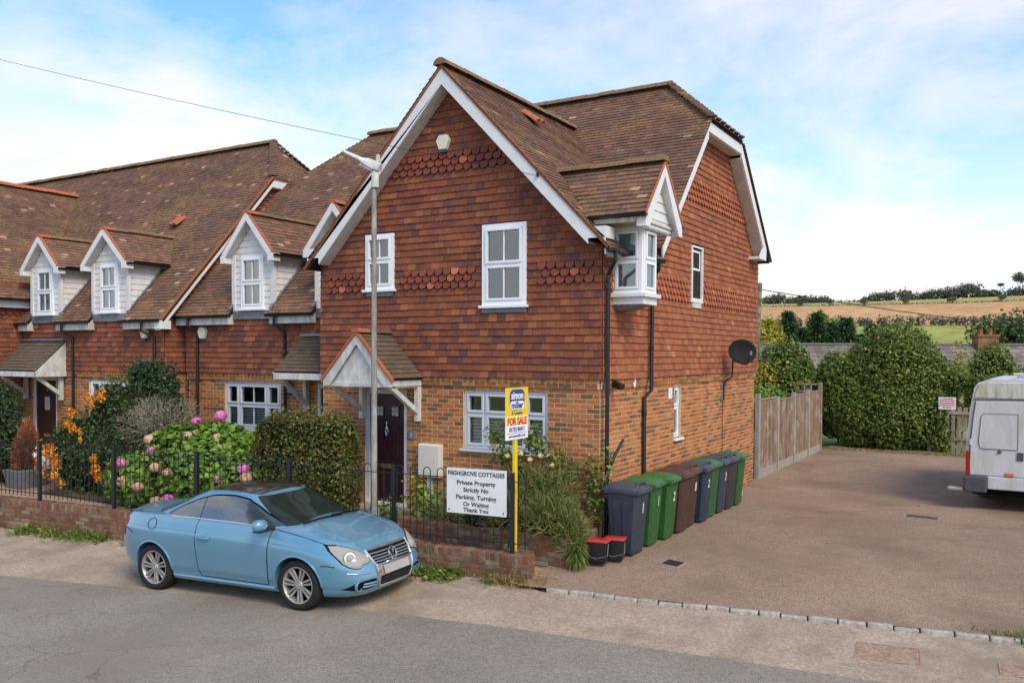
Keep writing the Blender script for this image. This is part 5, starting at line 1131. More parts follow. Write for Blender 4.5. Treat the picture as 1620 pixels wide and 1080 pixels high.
cb = MB(); k = 0; s_ = -0.036
while s_ > -WLEN:
    h = RNG.normal(0, 0.003); mb = MB(); c = wp(s_+RNG.normal(0, 0.002), 0.1075+RNG.normal(0, 0.003), WTOP-0.053+h)
    mb.obox(c, WU*0.0335, -WN*0.113, V(0, 0, 0.055))
    if k < 260: mb.build('coping_brick', 'wall_brick', WALL, bevel=0.007)
    else: cb.v, cb.f, cb.m = cb.v+mb.v, cb.f+[tuple(len(cb.v)+i for i in f) for f in mb.f], cb.m+mb.m
    s_ -= 0.0755; k += 1
if cb.v: o = cb.build('coping_bricks', 'wall_brick', WALL); o['kind'] = 'stuff'
# railing of hooped bars
RAIL = world_thing('railing', (-5.5, -2.1, -0.27), 'black hoop-topped iron railing standing on the low brick wall', 'railing')
posts = [0.0-0.30-1.962*i for i in range(9)]
for s_ in posts:
    MB().obox(wp(s_, 0.11, WTOP+0.565), WU*0.028, WN*0.028, V(0, 0, 0.565)).build('post', 'black_iron', RAIL, bevel=0.006)
bars = []
for a, b in [(posts[i+1], posts[i]) for i in range(8)]+[(posts[0], -0.02)]:
    lo, hi = a+0.03, b-0.03
    for z in (0.735, -0.135): MB().beam(wp(lo, 0.11, z), wp(hi if b > posts[0]-0.01 or True else hi, 0.11, z), 0.034, 0.010).build('rail', 'black_iron', RAIL)
    n = max(2, int(round((b-a)/0.1154))); st = (b-a)/n if b != -0.02 else 0.1154
    xs_ = [a+st*(i+0.5) for i in range(n)] if b != -0.02 else [a+0.09, a+0.20]
    for i, x in enumerate(xs_): bars.append(x)
    for i in range(0, len(xs_)-1, 2):
        x0, x1 = xs_[i], xs_[i+1]; r = (x1-x0)/2; m = (x0+x1)/2
        pts = [wp(x0, 0.11, -0.21), wp(x0, 0.11, 0.80)]+[wp(m-r*math.cos(t), 0.11, 0.80+r*math.sin(t)*1.05) for t in np.linspace(0.3, 2.84, 7)]+[wp(x1, 0.11, 0.80), wp(x1, 0.11, -0.21)]
        MB().tube(pts, 0.0075, 6).build('hoop', 'black_iron', RAIL, smooth=True)
    if len(xs_) % 2: MB().tube([wp(xs_[-1], 0.11, -0.21), wp(xs_[-1], 0.11, 0.735)], 0.0075, 6).build('bar', 'black_iron', RAIL)
# private property sign on the railing
t = world_thing('property_sign', (-1.1, -1.75, 0.5), 'white property sign with black lettering fixed to the railing', 'sign')
s0, s1, z0, z1 = -1.325, -0.375, 0.235, 0.885
MB().hexa([wp(s0, 0.06, z0), wp(s1, 0.06, z0), wp(s1, 0.085, z0), wp(s0, 0.085, z0), wp(s0, 0.06, z1), wp(s1, 0.06, z1), wp(s1, 0.085, z1), wp(s0, 0.085, z1)]).build('board', 'white_paint', t, bevel=0.003)
for txt, z, w, sz in (('HIGHGROVE COTTAGES', 0.785, 0.90, 0.082), ('Private Property', 0.655, 0.62, 0.082), ('Strictly No', 0.553, 0.40, 0.082), ('Parking, Turning', 0.447, 0.64, 0.082), ('Or Waiting', 0.348, 0.41, 0.082), ('Thank You', 0.268, 0.40, 0.076)):
    text_obj(txt, sz*1.05, 'black_plastic', 'lettering', t, tuple(wp((s0+s1)/2, 0.058, z)), tuple(WU), (0, 0, 1), width=w, bold=0.0016)
for s_ in (s0+0.04, s1-0.04):
    for z in (z0+0.05, z1-0.05): MB().lathe([(0.0, -0.006), (0.012, -0.004), (0.012, 0.004)], 8, tuple(wp(s_, 0.058, z)), 'y').build('fixing', 'black_plastic', t)
# estate agent board
t = world_thing('for_sale_board', (-0.47, -1.47, -0.25), 'yellow and white for sale board on a yellow post behind the railing', 'sign')
PX, PYY = -0.63, -1.47
MB().box(PX-0.018, PX+0.018, PYY-0.038, PYY+0.038, -0.30, 2.05).build('post', None, t).data.materials.append(plain('sign_yellow', (0.85, 0.58, 0.02), 0.45, 0.3, dirt=0.06))
BX = PX+0.024; BY0, BY1, BZ0, BZ1 = PYY-0.31, PYY+0.31, 1.325, 2.055
plain('sign_white', (0.84, 0.83, 0.78), 0.45, 0.3, dirt=0.04); plain('sign_blue', (0.03, 0.06, 0.30), 0.45, 0.3, dirt=0.0); plain('sign_red', (0.62, 0.06, 0.02), 0.45, 0.3, dirt=0.0); plain('sign_pale', (0.86, 0.74, 0.26), 0.45, 0.3, dirt=0.0)
MB().box(BX, BX+0.006, BY0, BY1, BZ0, BZ1).build('board', 'sign_white', t)
def panel(y0, y1, z0, z1, mat, name, r=0.0, dx=0.0085):
    mb = MB()
    if r:
        pts = []
        for cx, cz, a0 in ((y1-r, z1-r, 0), (y0+r, z1-r, 90), (y0+r, z0+r, 180), (y1-r, z0+r, 270)):
            pts += [(BX+dx, cx+r*math.cos(R(a0+k*15)), cz+r*math.sin(R(a0+k*15))) for k in range(7)]
        mb.add(pts, [tuple(range(len(pts)))])
    else: mb.add([(BX+dx, y0, z0), (BX+dx, y1, z0), (BX+dx, y1, z1), (BX+dx, y0, z1)], [(0, 1, 2, 3)])
    return mb.build(name, mat, t)
panel(BY0, BY1, 1.66, BZ1, 'sign_yellow', 'yellow_panel', dx=0.0072); panel(BY0, BY1, 1.53, 1.66, 'sign_pale', 'pale_panel', dx=0.0072)
panel(PYY-0.205, PYY+0.205, 1.735, 2.03, 'sign_blue', 'badge', 0.09, 0.0090); panel(PYY-0.195, PYY+0.195, 1.745, 1.865, 'sign_white', 'badge_panel', 0.058, 0.0105)
DY = (0, 1, 0)
text_obj('simon', 0.15, 'sign_white', 'lettering', t, (BX+0.0115, PYY, 1.895), DY, width=0.33, bold=0.004); text_obj('miller', 0.13, 'sign_blue', 'lettering', t, (BX+0.0115, PYY, 1.765), DY, width=0.33, bold=0.004)
text_obj('& Company', 0.075, 'sign_blue', 'lettering', t, (BX+0.0105, PYY, 1.675), DY, width=0.30); text_obj('FOR SALE', 0.14, 'sign_red', 'lettering', t, (BX+0.0105, PYY, 1.535), DY, width=0.53, bold=0.005)
text_obj('01732 84411', 0.085, 'sign_blue', 'lettering', t, (BX+0.0105, PYY, 1.44), DY, width=0.41, bold=0.001); text_obj('www.simonmiller.co.uk', 0.05, 'sign_blue', 'lettering', t, (BX+0.0105, PYY, 1.36), DY, width=0.46)
panel(BY0+0.05, BY1-0.05, 1.412, 1.418, 'sign_blue', 'rule')
# planter wall in front of the cottage corner
t = world_thing('planter_wall', (-1.5, -0.9, -0.5), 'raised brick planter with overhanging herbs at the cottage corner', 'planter')
PF = Surf((0, -1.02, 0), (1, 0, 0), (0, 0, 1)); PR = Surf((0.03, -1.02, 0), (0, 1, 0), (0, 0, 1))
mb = MB(); mb.box(-3.1, 0.03, -1.02, -0.80, -0.62, -0.105); mb.box(-0.19, 0.03, -0.80, -0.03, -0.62, -0.105); mb.build('wall_core', 'old_mortar', t)
bp = Bricker(t, 'wall_brick', 300); bp.add(PF, -3.1, 0.03, -0.60, -0.10, seed=3, hs=0.8); bp.add(PR, 0, 0.99, -0.60, -0.10, seed=4, hs=0.8)
PTOP = Surf((0, -1.02, -0.105), (1, 0, 0), (0, 1, 0)); bp.add(PTOP, -3.1, 0.03, 0.0, 0.22, seed=1, header=False, hs=0.8); bp.finish()
mb = MB(); mb.add([(-3.1, -0.80, -0.15), (-0.19, -0.80, -0.15), (-0.19, -0.0, -0.10), (-3.1, -0.0, -0.10)], [(0, 1, 2, 3)]); mb.build('soil', 'soil', t)
sp = sheet('soil_bed', 'soil', [[(x, y, garden_z(x, y)+0.03+0.02*math.sin(x*3+y)) for x in np.linspace(-12, -5.2, 15)] for y in np.linspace(-1.7, 0.9, 6)])
cover('drain_cover', [(x, y, drive_z(x, y)) for x, y in ((3.63, 5.42), (4.22, 5.36), (4.24, 5.66), (3.66, 5.72))], 'bark', 'grey drain grating in the driveway near the white van', 'drain cover')
cover('drain_cover', [(x, y, drive_z(x, y)) for x, y in ((1.10, -0.32), (1.38, -0.36), (1.42, -0.12), (1.14, -0.08))], 'felt', 'small dark drain lid in the driveway by the wheelie bins', 'drain cover')
cover('patched_tarmac', [(x, y, verge_z(x, y)) for x, y in ((3.98, -1.75), (4.62, -1.64), (4.68, -2.14), (4.03, -2.24))], 'patch_tar', 'pinkish rectangular tarmac patch in the verge outside the kerb', 'patch', 0.004)
cover('patched_tarmac', [(x, y, verge_z(x, y)) for x, y in ((5.35, -1.68), (6.2, -1.54), (6.25, -1.85), (5.38, -1.99))], 'patch_tar', 'second pinkish tarmac patch in the verge at the right frame edge', 'patch', 0.004)
# street lamp
t = world_thing('street_lamp', (-3.3, -1.35, -0.4), 'tall grey concrete street lamp in front of the gabled porch', 'street lamp')
MB().lathe([(0.085, -0.42), (0.085, 0.06), (0.052, 0.13), (0.047, 1.5), (0.040, 5.15)], 12, (-3.3, -1.35, 0)).build('column', 'lamp_grey', t, smooth=True, angle=30)
MB().lathe([(0.060, 5.13), (0.060, 5.42), (0.05, 5.44)], 12, (-3.28, -1.35, 0)).build('collar', 'old_white', t, smooth=True, angle=30)
HD = V(-0.72, -0.10, 0.36); HD /= np.linalg.norm(HD); HS = np.cross(HD, V(0, 0, 1)); HS /= np.linalg.norm(HS); HU = np.cross(HS, HD); H0 = V(-3.19, -1.34, 5.42)
secs = [(0.0, 0.055, 0.07), (0.08, 0.085, 0.085), (0.24, 0.10, 0.07), (0.34, 0.115, 0.035), (0.62, 0.12, 0.028), (0.74, 0.07, 0.02)]
vs_ = []
for d_, w_, h_ in secs: vs_ += [H0+HD*d_+HS*w_*x+HU*h_*y for x, y in ((-1, -0.6), (1, -0.6), (1, 0.2), (0.6, 1), (-0.6, 1), (-1, 0.2))]
fs = [(i*6+k, i*6+(k+1) % 6, (i+1)*6+(k+1) % 6, (i+1)*6+k) for i in range(5) for k in range(6)]+[tuple(range(5, -1, -1)), tuple(range(30, 36))]
MB().add(vs_, fs).build('lamp_head', 'old_white', t, smooth=True, angle=35, bevel=0.004)
MB().obox(H0+HD*0.2-HU*0.065, HD*0.13, HS*0.075, HU*0.03).build('lens', 'glass', t, bevel=0.01); MB().obox(H0+HD*0.2-HU*0.045, HD*0.12, HS*0.065, HU*0.02).build('lamp_tray', 'lead', t)
MB().lathe([(0.03, 0), (0.035, 0.09), (0.026, 0.11)], 10, tuple(H0+HD*0.08+HU*0.08)).build('photocell', 'old_white', t)
# overhead wires and the far pole
def wire(name, a, b, sag, r, label, n=24):
    a, b = V(*a), V(*b); t = world_thing(name, tuple((a+b)/2), label, 'cable')
    MB().tube([a+(b-a)*k/n-V(0, 0, 4*sag*(k/n)*(1-k/n)) for k in range(n+1)], r, 5).build('strand', 'black_plastic', t)
wire('overhead_wire', (-26.5, -3.7, 12.95), (-0.905, -0.38, 5.25), 0.25, 0.0045, 'thin overhead wire running from upper left to the gable barge board')
t = world_thing('telegraph_pole', (-5.3, 28.3, -0.6), 'leaning wooden telegraph pole beyond the far corner of the side wall', 'pole')
MB().tube([(-5.36, 28.3, -0.7), (-5.15, 28.35, 5.85)], [0.15, 0.11], 9).build('pole', 'pole_wood', t, smooth=True)
wire('overhead_wire', (-5.12, 28.4, 5.55), (7.6, 38.2, 3.7), 0.15, 0.022, 'thick overhead wire sagging across the fields from the leaning pole')
# panel fence beside the house
t = world_thing('panel_fence', (-0.08, 12.6, -0.5), 'brown wooden panel fence with concrete posts beyond the side wall', 'fence')
ys = [8.92, 10.78, 12.62, 14.45, 16.2]; zt = [1.50, 1.42, 1.46, 1.48, 1.50]
for i, y in enumerate(ys[:-1]):
    MB().box(-0.06, 0.06, y-0.055, y+0.055, -0.6, zt[i]+(0.02 if i else 0.08)).build('concrete_post', 'concrete', t, bevel=0.012)
    a, b = y+0.057, ys[i+1]-0.057; zb = -0.50-0.003*i
    MB().box(-0.025, 0.025, a, b, zb-0.06, zb+0.24).build('gravel_board', 'concrete', t, bevel=0.006)
    n = 16; w = (b-a)/n
    for k in range(n):
        d_ = RNG.normal(0, 0.002); MB().hexa([(0.004, a+w*k, zb+0.241), (0.022+d_, a+w*k, zb+0.241), (0.012, a+w*(k+1)+0.015, zb+0.241), (0.0, a+w*(k+1)+0.015, zb+0.241), (0.004, a+w*k, zt[i]-0.08), (0.022+d_, a+w*k, zt[i]-0.08), (0.012, a+w*(k+1)+0.015, zt[i]-0.08), (0.0, a+w*(k+1)+0.015, zt[i]-0.08)]).build('board', 'fence_wood', t)
    MB().box(-0.02, 0.035, a, b, zt[i]-0.08, zt[i]-0.05).build('capping', 'fence_wood', t)
MB().box(-0.06, 0.06, 16.14, 16.26, -0.6, 1.66).build('timber_post', 'fence_wood', t, bevel=0.01)
t = world_thing('trellis_fence', (-1.2, 16.3, -0.5), 'short timber fence with open top turning left behind the ivy', 'fence')
for k in range(6): MB().box(-0.1-0.11*(k+1), -0.1-0.11*k-0.008, 16.22, 16.24, -0.55, 1.35).build('board', 'fence_wood', t)
MB().box(-0.75, -0.07, 16.2, 16.25, 1.35, 1.40).build('rail', 'fence_wood', t); MB().box(-0.75, -0.07, 16.2, 16.25, 1.58, 1.63).build('rail', 'fence_wood', t)
for k in range(3): MB().box(-0.3-0.2*k, -0.26-0.2*k, 16.21, 16.24, 1.40, 1.58).build('baluster', 'fence_wood', t)
# picket fence, notice
t = world_thing('picket_fence', (4.0, 18.0, -0.5), 'weathered wooden picket fence beside the big ivy mound', 'fence')
for k in range(15):
    x = 2.95+0.165*k; h = 1.35+RNG.normal(0, 0.03); a = RNG.normal(0, 0.012)
    MB().obox((x, 17.95+0.02*k, -0.55+h/2+0.05), (0.058, 0.002, 0), (0, 0.012, 0), (a*h/2, 0, h/2+0.05)).build('picket', 'picket_wood', t, bevel=0.006)
for z in (-0.1, 0.7): MB().box(2.8, 5.4, 17.99, 18.03, z, z+0.09).build('rail', 'picket_wood', t)
t = world_thing('notice', (3.46, 17.75, 1.05), 'small white notice with red print on the picket fence', 'sign')
for x in (3.30, 3.62): MB().box(x-0.02, x+0.02, 17.74, 17.98, 0.98, 1.02).build('bracket', 'picket_wood', t)
MB().box(3.22, 3.70, 17.72, 17.74, 0.86, 1.24).build('plate', 'white_paint', t)
plain('notice_red', (0.45, 0.06, 0.06), 0.5, 0.3, dirt=0)
for i, (w_, n) in enumerate(((0.34, 5), (0.42, 6), (0.42, 6), (0.40, 5), (0.24, 4))):
    for k in range(n):      # lines of print too small to read
        x = 3.46-w_/2+w_*k/n; MB().box(x, x+w_/n*0.82, 17.716, 17.72, 1.175-0.066*i, 1.205-0.066*i).build('print', 'notice_red', t)
# recycling caddies, bag
def caddy(x, y, rz, label):
    t = empty('recycling_caddy', (x, y, -0.44), label, 'caddy', 'black caddies with red lids', R(rz)); t.scale = (0.86,)*3; w, d, h = 0.17, 0.13, 0.34
    MB().hexa([(-w*.85, -d*.85, 0), (w*.85, -d*.85, 0), (w*.85, d*.85, 0), (-w*.85, d*.85, 0), (-w, -d, h), (w, -d, h), (w, d, h), (-w, d, h)]).build('tub', 'black_plastic', t, bevel=0.012)
    MB().hexa([(-w-.015, -d-.015, h), (w+.015, -d-.015, h), (w+.015, d+.015, h), (-w-.015, d+.015, h), (-w*.9, -d*.9, h+.045), (w*.9, -d*.9, h+.045), (w*.9, d*.9, h+.03), (-w*.9, d*.9, h+.03)]).build('lid', 'red_lid', t, bevel=0.008)
    MB().tube([(-w-.01, -d*0.4, h-0.03), (-w-.03, -d-.05, 0.14), (0, -d-.06, 0.08), (w+.03, -d-.05, 0.14), (w+.01, -d*0.4, h-0.03)], 0.006, 6).build('handle', 'lead', t); return t
plain('red_lid', (0.55, 0.045, 0.03), 0.45, 0.4, dirt=0.3, scale=12)
caddy(0.33, -0.72, 8, 'front black caddy with red lid beside the raised planter'); caddy(0.47, -0.47, 12, 'rear black caddy with red lid against the grey wheelie bin')
t = empty('plastic_bag', (0.45, 5.42, -0.47), 'crumpled white plastic bag behind the last green wheelie bin', 'plastic bag')
mb = MB(); P_, D_ = [], []
N, M = 16, 9
for i in range(M):
    for k in range(N):
        a = 2*math.pi*k/N; p = i/(M-1); r = 0.20*math.sin(math.pi*(0.08+0.84*p))**0.7*(1+0.22*math.sin(a*5+i*1.7)+0.15*math.sin(a*9-i)); mb.v.append((r*math.cos(a)*0.8, r*math.sin(a), 0.42*p+0.02*math.sin(a*4+i)))
mb.f = [(i*N+k, i*N+(k+1) % N, (i+1)*N+(k+1) % N, (i+1)*N+k) for i in range(M-1) for k in range(N)]; mb.m = [0]*len(mb.f); 
plain('bag_white', (0.72, 0.72, 0.72), 0.35, 0.4, dirt=0.1); 
mb.build('bag', 'bag_white', t)
# wheelie bins
plain('bin_grey', (0.045, 0.056, 0.075), 0.5, 0.35, dirt=0.3, scale=9); plain('bin_navy', (0.028, 0.045, 0.075), 0.5, 0.35, dirt=0.3, scale=9)
plain('bin_green', (0.035, 0.12, 0.03), 0.5, 0.35, dirt=0.3, scale=9); plain('bin_brown', (0.085, 0.042, 0.026), 0.5, 0.35, dirt=0.3, scale=9); plain('bin_dark', (0.05, 0.042, 0.042), 0.5, 0.35, dirt=0.3, scale=9)
plain('lid_grey', (0.075, 0.08, 0.10), 0.5, 0.35, dirt=0.3, scale=9); plain('lid_green', (0.06, 0.165, 0.045), 0.5, 0.35, dirt=0.3, scale=9); plain('lid_brown', (0.115, 0.055, 0.035), 0.5, 0.35, dirt=0.3, scale=9)
def wheelie(y, body, lid, label, num=None, hump=False, dx=0.0, rz=0.0):
    t = empty('wheelie_bin', (0.20+dx, y-0.05, drive_z(0.5, y)), label, 'wheelie bin', 'wheelie bins along the side wall', R(rz))
    t.scale = (0.77, 0.86, 1.0); H = 0.93; bx0, bx1, bw = 0.10, 0.59, 0.225; tx0, tx1, tw_ = 0.03, 0.69, 0.275
    def sec(f): return bx0+(tx0-bx0)*f, bx1+(tx1-bx1)*f, bw+(tw_-bw)*f
    rings = []
    for f in (0.0, 0.03, 0.5, 0.93, 1.0):
        a, b, w = sec(f); c = 0.045 if f > 0 else 0.03; z = 0.02+H*f
        if f == 0: a, b, w = a+0.012, b-0.012, w-0.012
        rings.append([(a+c, -w, z), (b-c, -w, z), (b, -w+c, z), (b, w-c, z), (b-c, w, z), (a+c, w, z), (a, w-c, z), (a, -w+c, z)])
    MB().add([p for r in rings for p in r], [(i*8+k, i*8+(k+1) % 8, (i+1)*8+(k+1) % 8, (i+1)*8+k) for i in range(4) for k in range(8)]+[tuple(range(7, -1, -1)), tuple(range(32, 40))]).build('body', body, t, bevel=0.008)
    for sy in (-1, 1):       # pressed side panels
        a0, b0, w0 = sec(0.12); a1, b1, w1 = sec(0.80)
        for (u0, u1) in ((0.24, 0.46), (0.54, 0.76)):
            q = [(a0+(b0-a0)*u0, sy*w0, 0.13), (a0+(b0-a0)*u1, sy*w0, 0.13), (a1+(b1-a1)*u1, sy*w1, 0.77), (a1+(b1-a1)*(u0+u1)/2, sy*w1, 0.80), (a1+(b1-a1)*u0, sy*w1, 0.77)]
            MB().prism(q, V(0, sy*0.012, 0)).build('side_rib', body, t, bevel=0.005)
    MB().prism([(bx1+0.016, -0.09, 0.20), (bx1+0.016, 0.09, 0.20), (tx1-0.036, 0.10, 0.66), (tx1-0.036, -0.10, 0.66)], V(0.008, 0, -0.001)).build('front_panel', body, t, bevel=0.004)
    mb = MB(); mb.hexa([(tx0-0.02, -0.285, H-0.03), (tx1+0.025, -0.285, H-0.03), (tx1+0.025, 0.285, H-0.03), (tx0-0.02, 0.285, H-0.03), (tx0-0.02, -0.285, H+0.03), (tx1+0.025, -0.285, H+0.03), (tx1+0.025, 0.285, H+0.03), (tx0-0.02, 0.285, H+0.03)]); mb.build('rim', body, t, bevel=0.012)
    # domed lid
    mb = MB(); nu, nv = 9, 7; L0, L1, lw = tx0-0.05, tx1+0.055, 0.29
    for i in range(nu):
        for j in range(nv):
            u, v_ = i/(nu-1), j/(nv-1)*2-1; e = (1-abs(2*u-1)**4)*(1-v_**4); z = H+0.045+0.075*e+(0.02*(1-u)); mb.v.append((L0+(L1-L0)*u, lw*v_, z))
    n0 = len(mb.v); mb.f += [(i*nv+j, (i+1)*nv+j, (i+1)*nv+j+1, i*nv+j+1) for i in range(nu-1) for j in range(nv-1)]
    edge = [i*nv for i in range(nu)]+[(nu-1)*nv+j for j in range(1, nv)]+[i*nv+nv-1 for i in range(nu-2, -1, -1)]+[j for j in range(nv-2, 0, -1)]
    for e in edge: p = mb.v[e]; mb.v.append((p[0], p[1], p[2]-0.05))
    m = len(edge); mb.f += [(edge[k], edge[(k+1) % m], n0+(k+1) % m, n0+k)[::-1] for k in range(m)]; mb.m = [0]*len(mb.f); mb.build('lid', lid, t, smooth=True, angle=50)
    if hump:
        mb = MB(); mb.tube([(tx1-0.04, -0.20, H+0.06), (tx1-0.05, -0.12, H+0.14), (tx1-0.05, 0.12, H+0.14), (tx1-0.04, 0.20, H+0.06)], 0.024, 8); mb.build('lid_handle', lid, t, smooth=True)
    mb = MB(); mb.hexa([(tx1+0.02, -0.20, H+0.0), (tx1+0.075, -0.20, H+0.0), (tx1+0.075, 0.20, H+0.0), (tx1+0.02, 0.20, H+0.0), (tx1+0.02, -0.20, H+0.03), (tx1+0.07, -0.18, H+0.03), (tx1+0.07, 0.18, H+0.03), (tx1+0.02, 0.20, H+0.03)]); mb.build('lid_lip', lid, t, bevel=0.008)
    MB().tube([(tx0-0.06, -0.24, H-0.01), (tx0-0.085, -0.22, H+0.04), (tx0-0.085, 0.22, H+0.04), (tx0-0.06, 0.24, H-0.01)], 0.016, 8).build('handle', body, t, smooth=True)
    for sy in (-1, 1): MB().lathe([(0.0, -0.025), (0.09, -0.025), (0.10, -0.015), (0.10, 0.015), (0.09, 0.025), (0, 0.025)], 16, (0.09, sy*0.23, 0.10), 'y').build('wheel', 'black_plastic', t)
    if num: text_obj(num, 0.21, 'white_paint', 'number', t, (0.672, 0.02, 0.62), (0, 1, 0), (0.11, 0, 1), bold=0.004)
    return t
wheelie(0.02, 'bin_grey', 'lid_grey', 'dark grey wheelie bin marked 1, nearest of the row to the red-lidded caddies', '1', True, 0.0, -2)
wheelie(0.66, 'bin_green', 'lid_green', 'green wheelie bin marked 1, first behind the dark grey bin', '1', False, -0.02, 2)
wheelie(1.25, 'bin_green', 'lid_green', 'green wheelie bin marked 2, touching the first brown bin', '2', False, 0.02, 1)
wheelie(1.86, 'bin_brown', 'lid_brown', 'brown wheelie bin without number, next to the green bin marked 2', None, False, 0.03, -2)
wheelie(2.40, 'bin_brown', 'lid_brown', 'brown wheelie bin with a white 8 on it', '8', True, -0.02, 2)
wheelie(2.95, 'bin_navy', 'lid_grey', 'navy wheelie bin marked 2 between brown and green bins', '2', True, 0.04, 0)
wheelie(3.50, 'bin_green', 'lid_green', 'green wheelie bin wedged between the navy 2 and grey 3 bins', None, False, 0.0, -1)
wheelie(4.03, 'bin_grey', 'lid_grey', 'grey wheelie bin marked 3', '3', True, 0.01, 1)
wheelie(4.56, 'bin_dark', 'lid_grey', 'dark brownish wheelie bin with grey lid, last but one of the row', None, True, 0.02, -2)
wheelie(5.10, 'bin_green', 'lid_green', 'last green wheelie bin, beside the white plastic bag', None, False, 0.03, 3)
# ------------------------------------------------------------------ the blue car
def carpaint(name, c):
    t = NT(name, 0.30, 0.5, 0.3); t.b.inputs['Coat Weight'].default_value = 0.9; t.b.inputs['Coat Roughness'].default_value = 0.04
    f = t.noise(0.9, 3, 0.5); t.col(t.mix(t.ramp(f, [(0.35, 0.0), (0.75, 0.16)]), c, (0.42, 0.47, 0.47)))
    t.b.inputs['Roughness'].default_value = 0.33; return t.m
carpaint('car_blue', (0.13, 0.31, 0.43))
plain('roof_glass', (0.040, 0.032, 0.026), 0.10, 0.5, dirt=0.25, scale=3); plain('rubber', (0.028, 0.026, 0.025), 0.8, 0.2, dirt=0.3, scale=20)
plain('alloy', (0.50, 0.47, 0.43), 0.4, 0.5, 0.5, dirt=0.35, scale=14); plain('chrome', (0.72, 0.72, 0.72), 0.15, 0.5, 0.95, dirt=0.1); plain('satin', (0.50, 0.49, 0.46), 0.35, 0.5, 0.6, dirt=0.2)
plain('void', (0.008, 0.008, 0.008), 0.7, 0.1, dirt=0); plain('plate', (0.50, 0.47, 0.42), 0.5, 0.3, dirt=0.25, scale=3); plain('tail_red', (0.50, 0.02, 0.015), 0.2, 0.5, dirt=0.1); plain('amber', (0.7, 0.16, 0.05), 0.3, 0.5, dirt=0.1)
plain('bumper_dark', (0.12, 0.11, 0.095), 0.4, 0.4, dirt=0)
t_ = NT('lamp_lens', 0.12, 0.5); t_.b.inputs['Coat Weight'].default_value = 0.8; t_.col((0.36, 0.335, 0.285))
t_ = NT('lamp_inner', 0.2, 0.5, 0.3); t_.col((0.80, 0.74, 0.64))
def itp(tab, x): return np.interp(x, [a for a, b in tab], [b for a, b in tab])
def smooth_tab(tab, n=80):
    """a finer, rounded version of a table"""
    xs_ = np.linspace(tab[0][0], tab[-1][0], n); ys_ = itp(tab, xs_); k = np.array([1, 2, 3, 2, 1])/9
    for _ in range(3):
        p = np.concatenate([[ys_[0]*2-ys_[2], ys_[0]*2-ys_[1]], ys_, [ys_[-1]*2-ys_[-2], ys_[-1]*2-ys_[-3]]]); ys_ = np.convolve(p, k, 'valid')
    return list(zip(xs_, ys_))
B_ZT = smooth_tab([(-2.3, 1.02), (-1.7, 1.04), (-1.0, 1.045), (0.2, 1.025), (1.05, 0.98), (1.5, 0.92), (1.9, 0.835), (2.12, 0.765), (2.35, 0.69)])
B_ZB = smooth_tab([(-2.3, 0.34), (-2.0, 0.26), (-1.3, 0.20), (1.4, 0.19), (2.0, 0.19), (2.25, 0.22)])
B_XN = smooth_tab([(0, 2.09), (0.12, 2.16), (0.35, 2.205), (0.6, 2.175), (0.8, 2.10), (0.92, 2.02), (1, 1.95)])
B_XT = smooth_tab([(0, -2.08), (0.2, -2.2), (0.45, -2.235), (0.75, -2.20), (1, -2.13)])
B_W = smooth_tab([(0, 0.80), (0.07, 0.845), (0.3, 0.868), (0.55, 0.890), (0.72, 0.890), (0.86, 0.868), (0.95, 0.825), (1, 0.775)])
PXN, QY = 6.4, 4.2
def W_at(s): return itp(B_W, s)+0.013*(1-float(sstep(0.765, 0.80, s)))-0.016*(1-float(sstep(0.13, 0.235, s)))
def body_pt(s, ph):
    """s: 0 sill .. 1 shoulder; ph: 0 nose .. pi tail on the car's right (y<0)"""
    c, sn = math.cos(ph), math.sin(ph); xe = itp(B_XN, s) if c >= 0 else -itp(B_XT, s)
    x = math.copysign(xe*abs(c)**(2/PXN), c); y = W_at(s)*abs(sn)**(2/QY)*(-1 if sn >= 0 else 1)
    z = itp(B_ZB, x)+s*(itp(B_ZT, x)-itp(B_ZB, x))
    if 0.70 < s < 0.80: pass
    return V(x, y, z)
def side_pt(x, s, off=0.0, sy=-1):
    e = itp(B_XN, s) if x >= 0 else -itp(B_XT, s); tt = min(0.9999, abs(x)/e); y = W_at(s)*(1-tt**PXN)**(1/QY)
    return V(x, sy*(y+off), itp(B_ZB, x)+s*(itp(B_ZT, x)-itp(B_ZB, x)))
def side_z(x, z, off=0.0, sy=-1):
    return side_pt(x, (z-itp(B_ZB, x))/(itp(B_ZT, x)-itp(B_ZB, x)), off, sy)
def nose_pt(y, s, off=0.0):
    W_ = W_at(s); x = itp(B_XN, s)*(1-min(0.9999, abs(y)/W_)**QY)**(1/PXN); return V(x+off, y, itp(B_ZB, x)+s*(itp(B_ZT, x)-itp(B_ZB, x)))
def hood_z(x, y):
    w = itp(B_W, 1)*max(1e-4, (1-min(1, abs(x)/(itp(B_XN, 1) if x >= 0 else -itp(B_XT, 1)))**PXN))**(1/QY)
    return itp(B_ZT, x)+(0.085-0.05*float(sstep(1.3, 1.9, x)) if x > 0 else 0.05)*(1-min(1, abs(y)/w)**2.2)
CAR = empty('car', (-3.71, -3.19, -0.787), 'light blue two-door coupe-cabriolet parked at the roadside', 'car', None, R(4.0)); CAR.rotation_euler = (0, R(-1.5), R(4.0)); CAR.scale = (1.01, 1.01, 1.02)
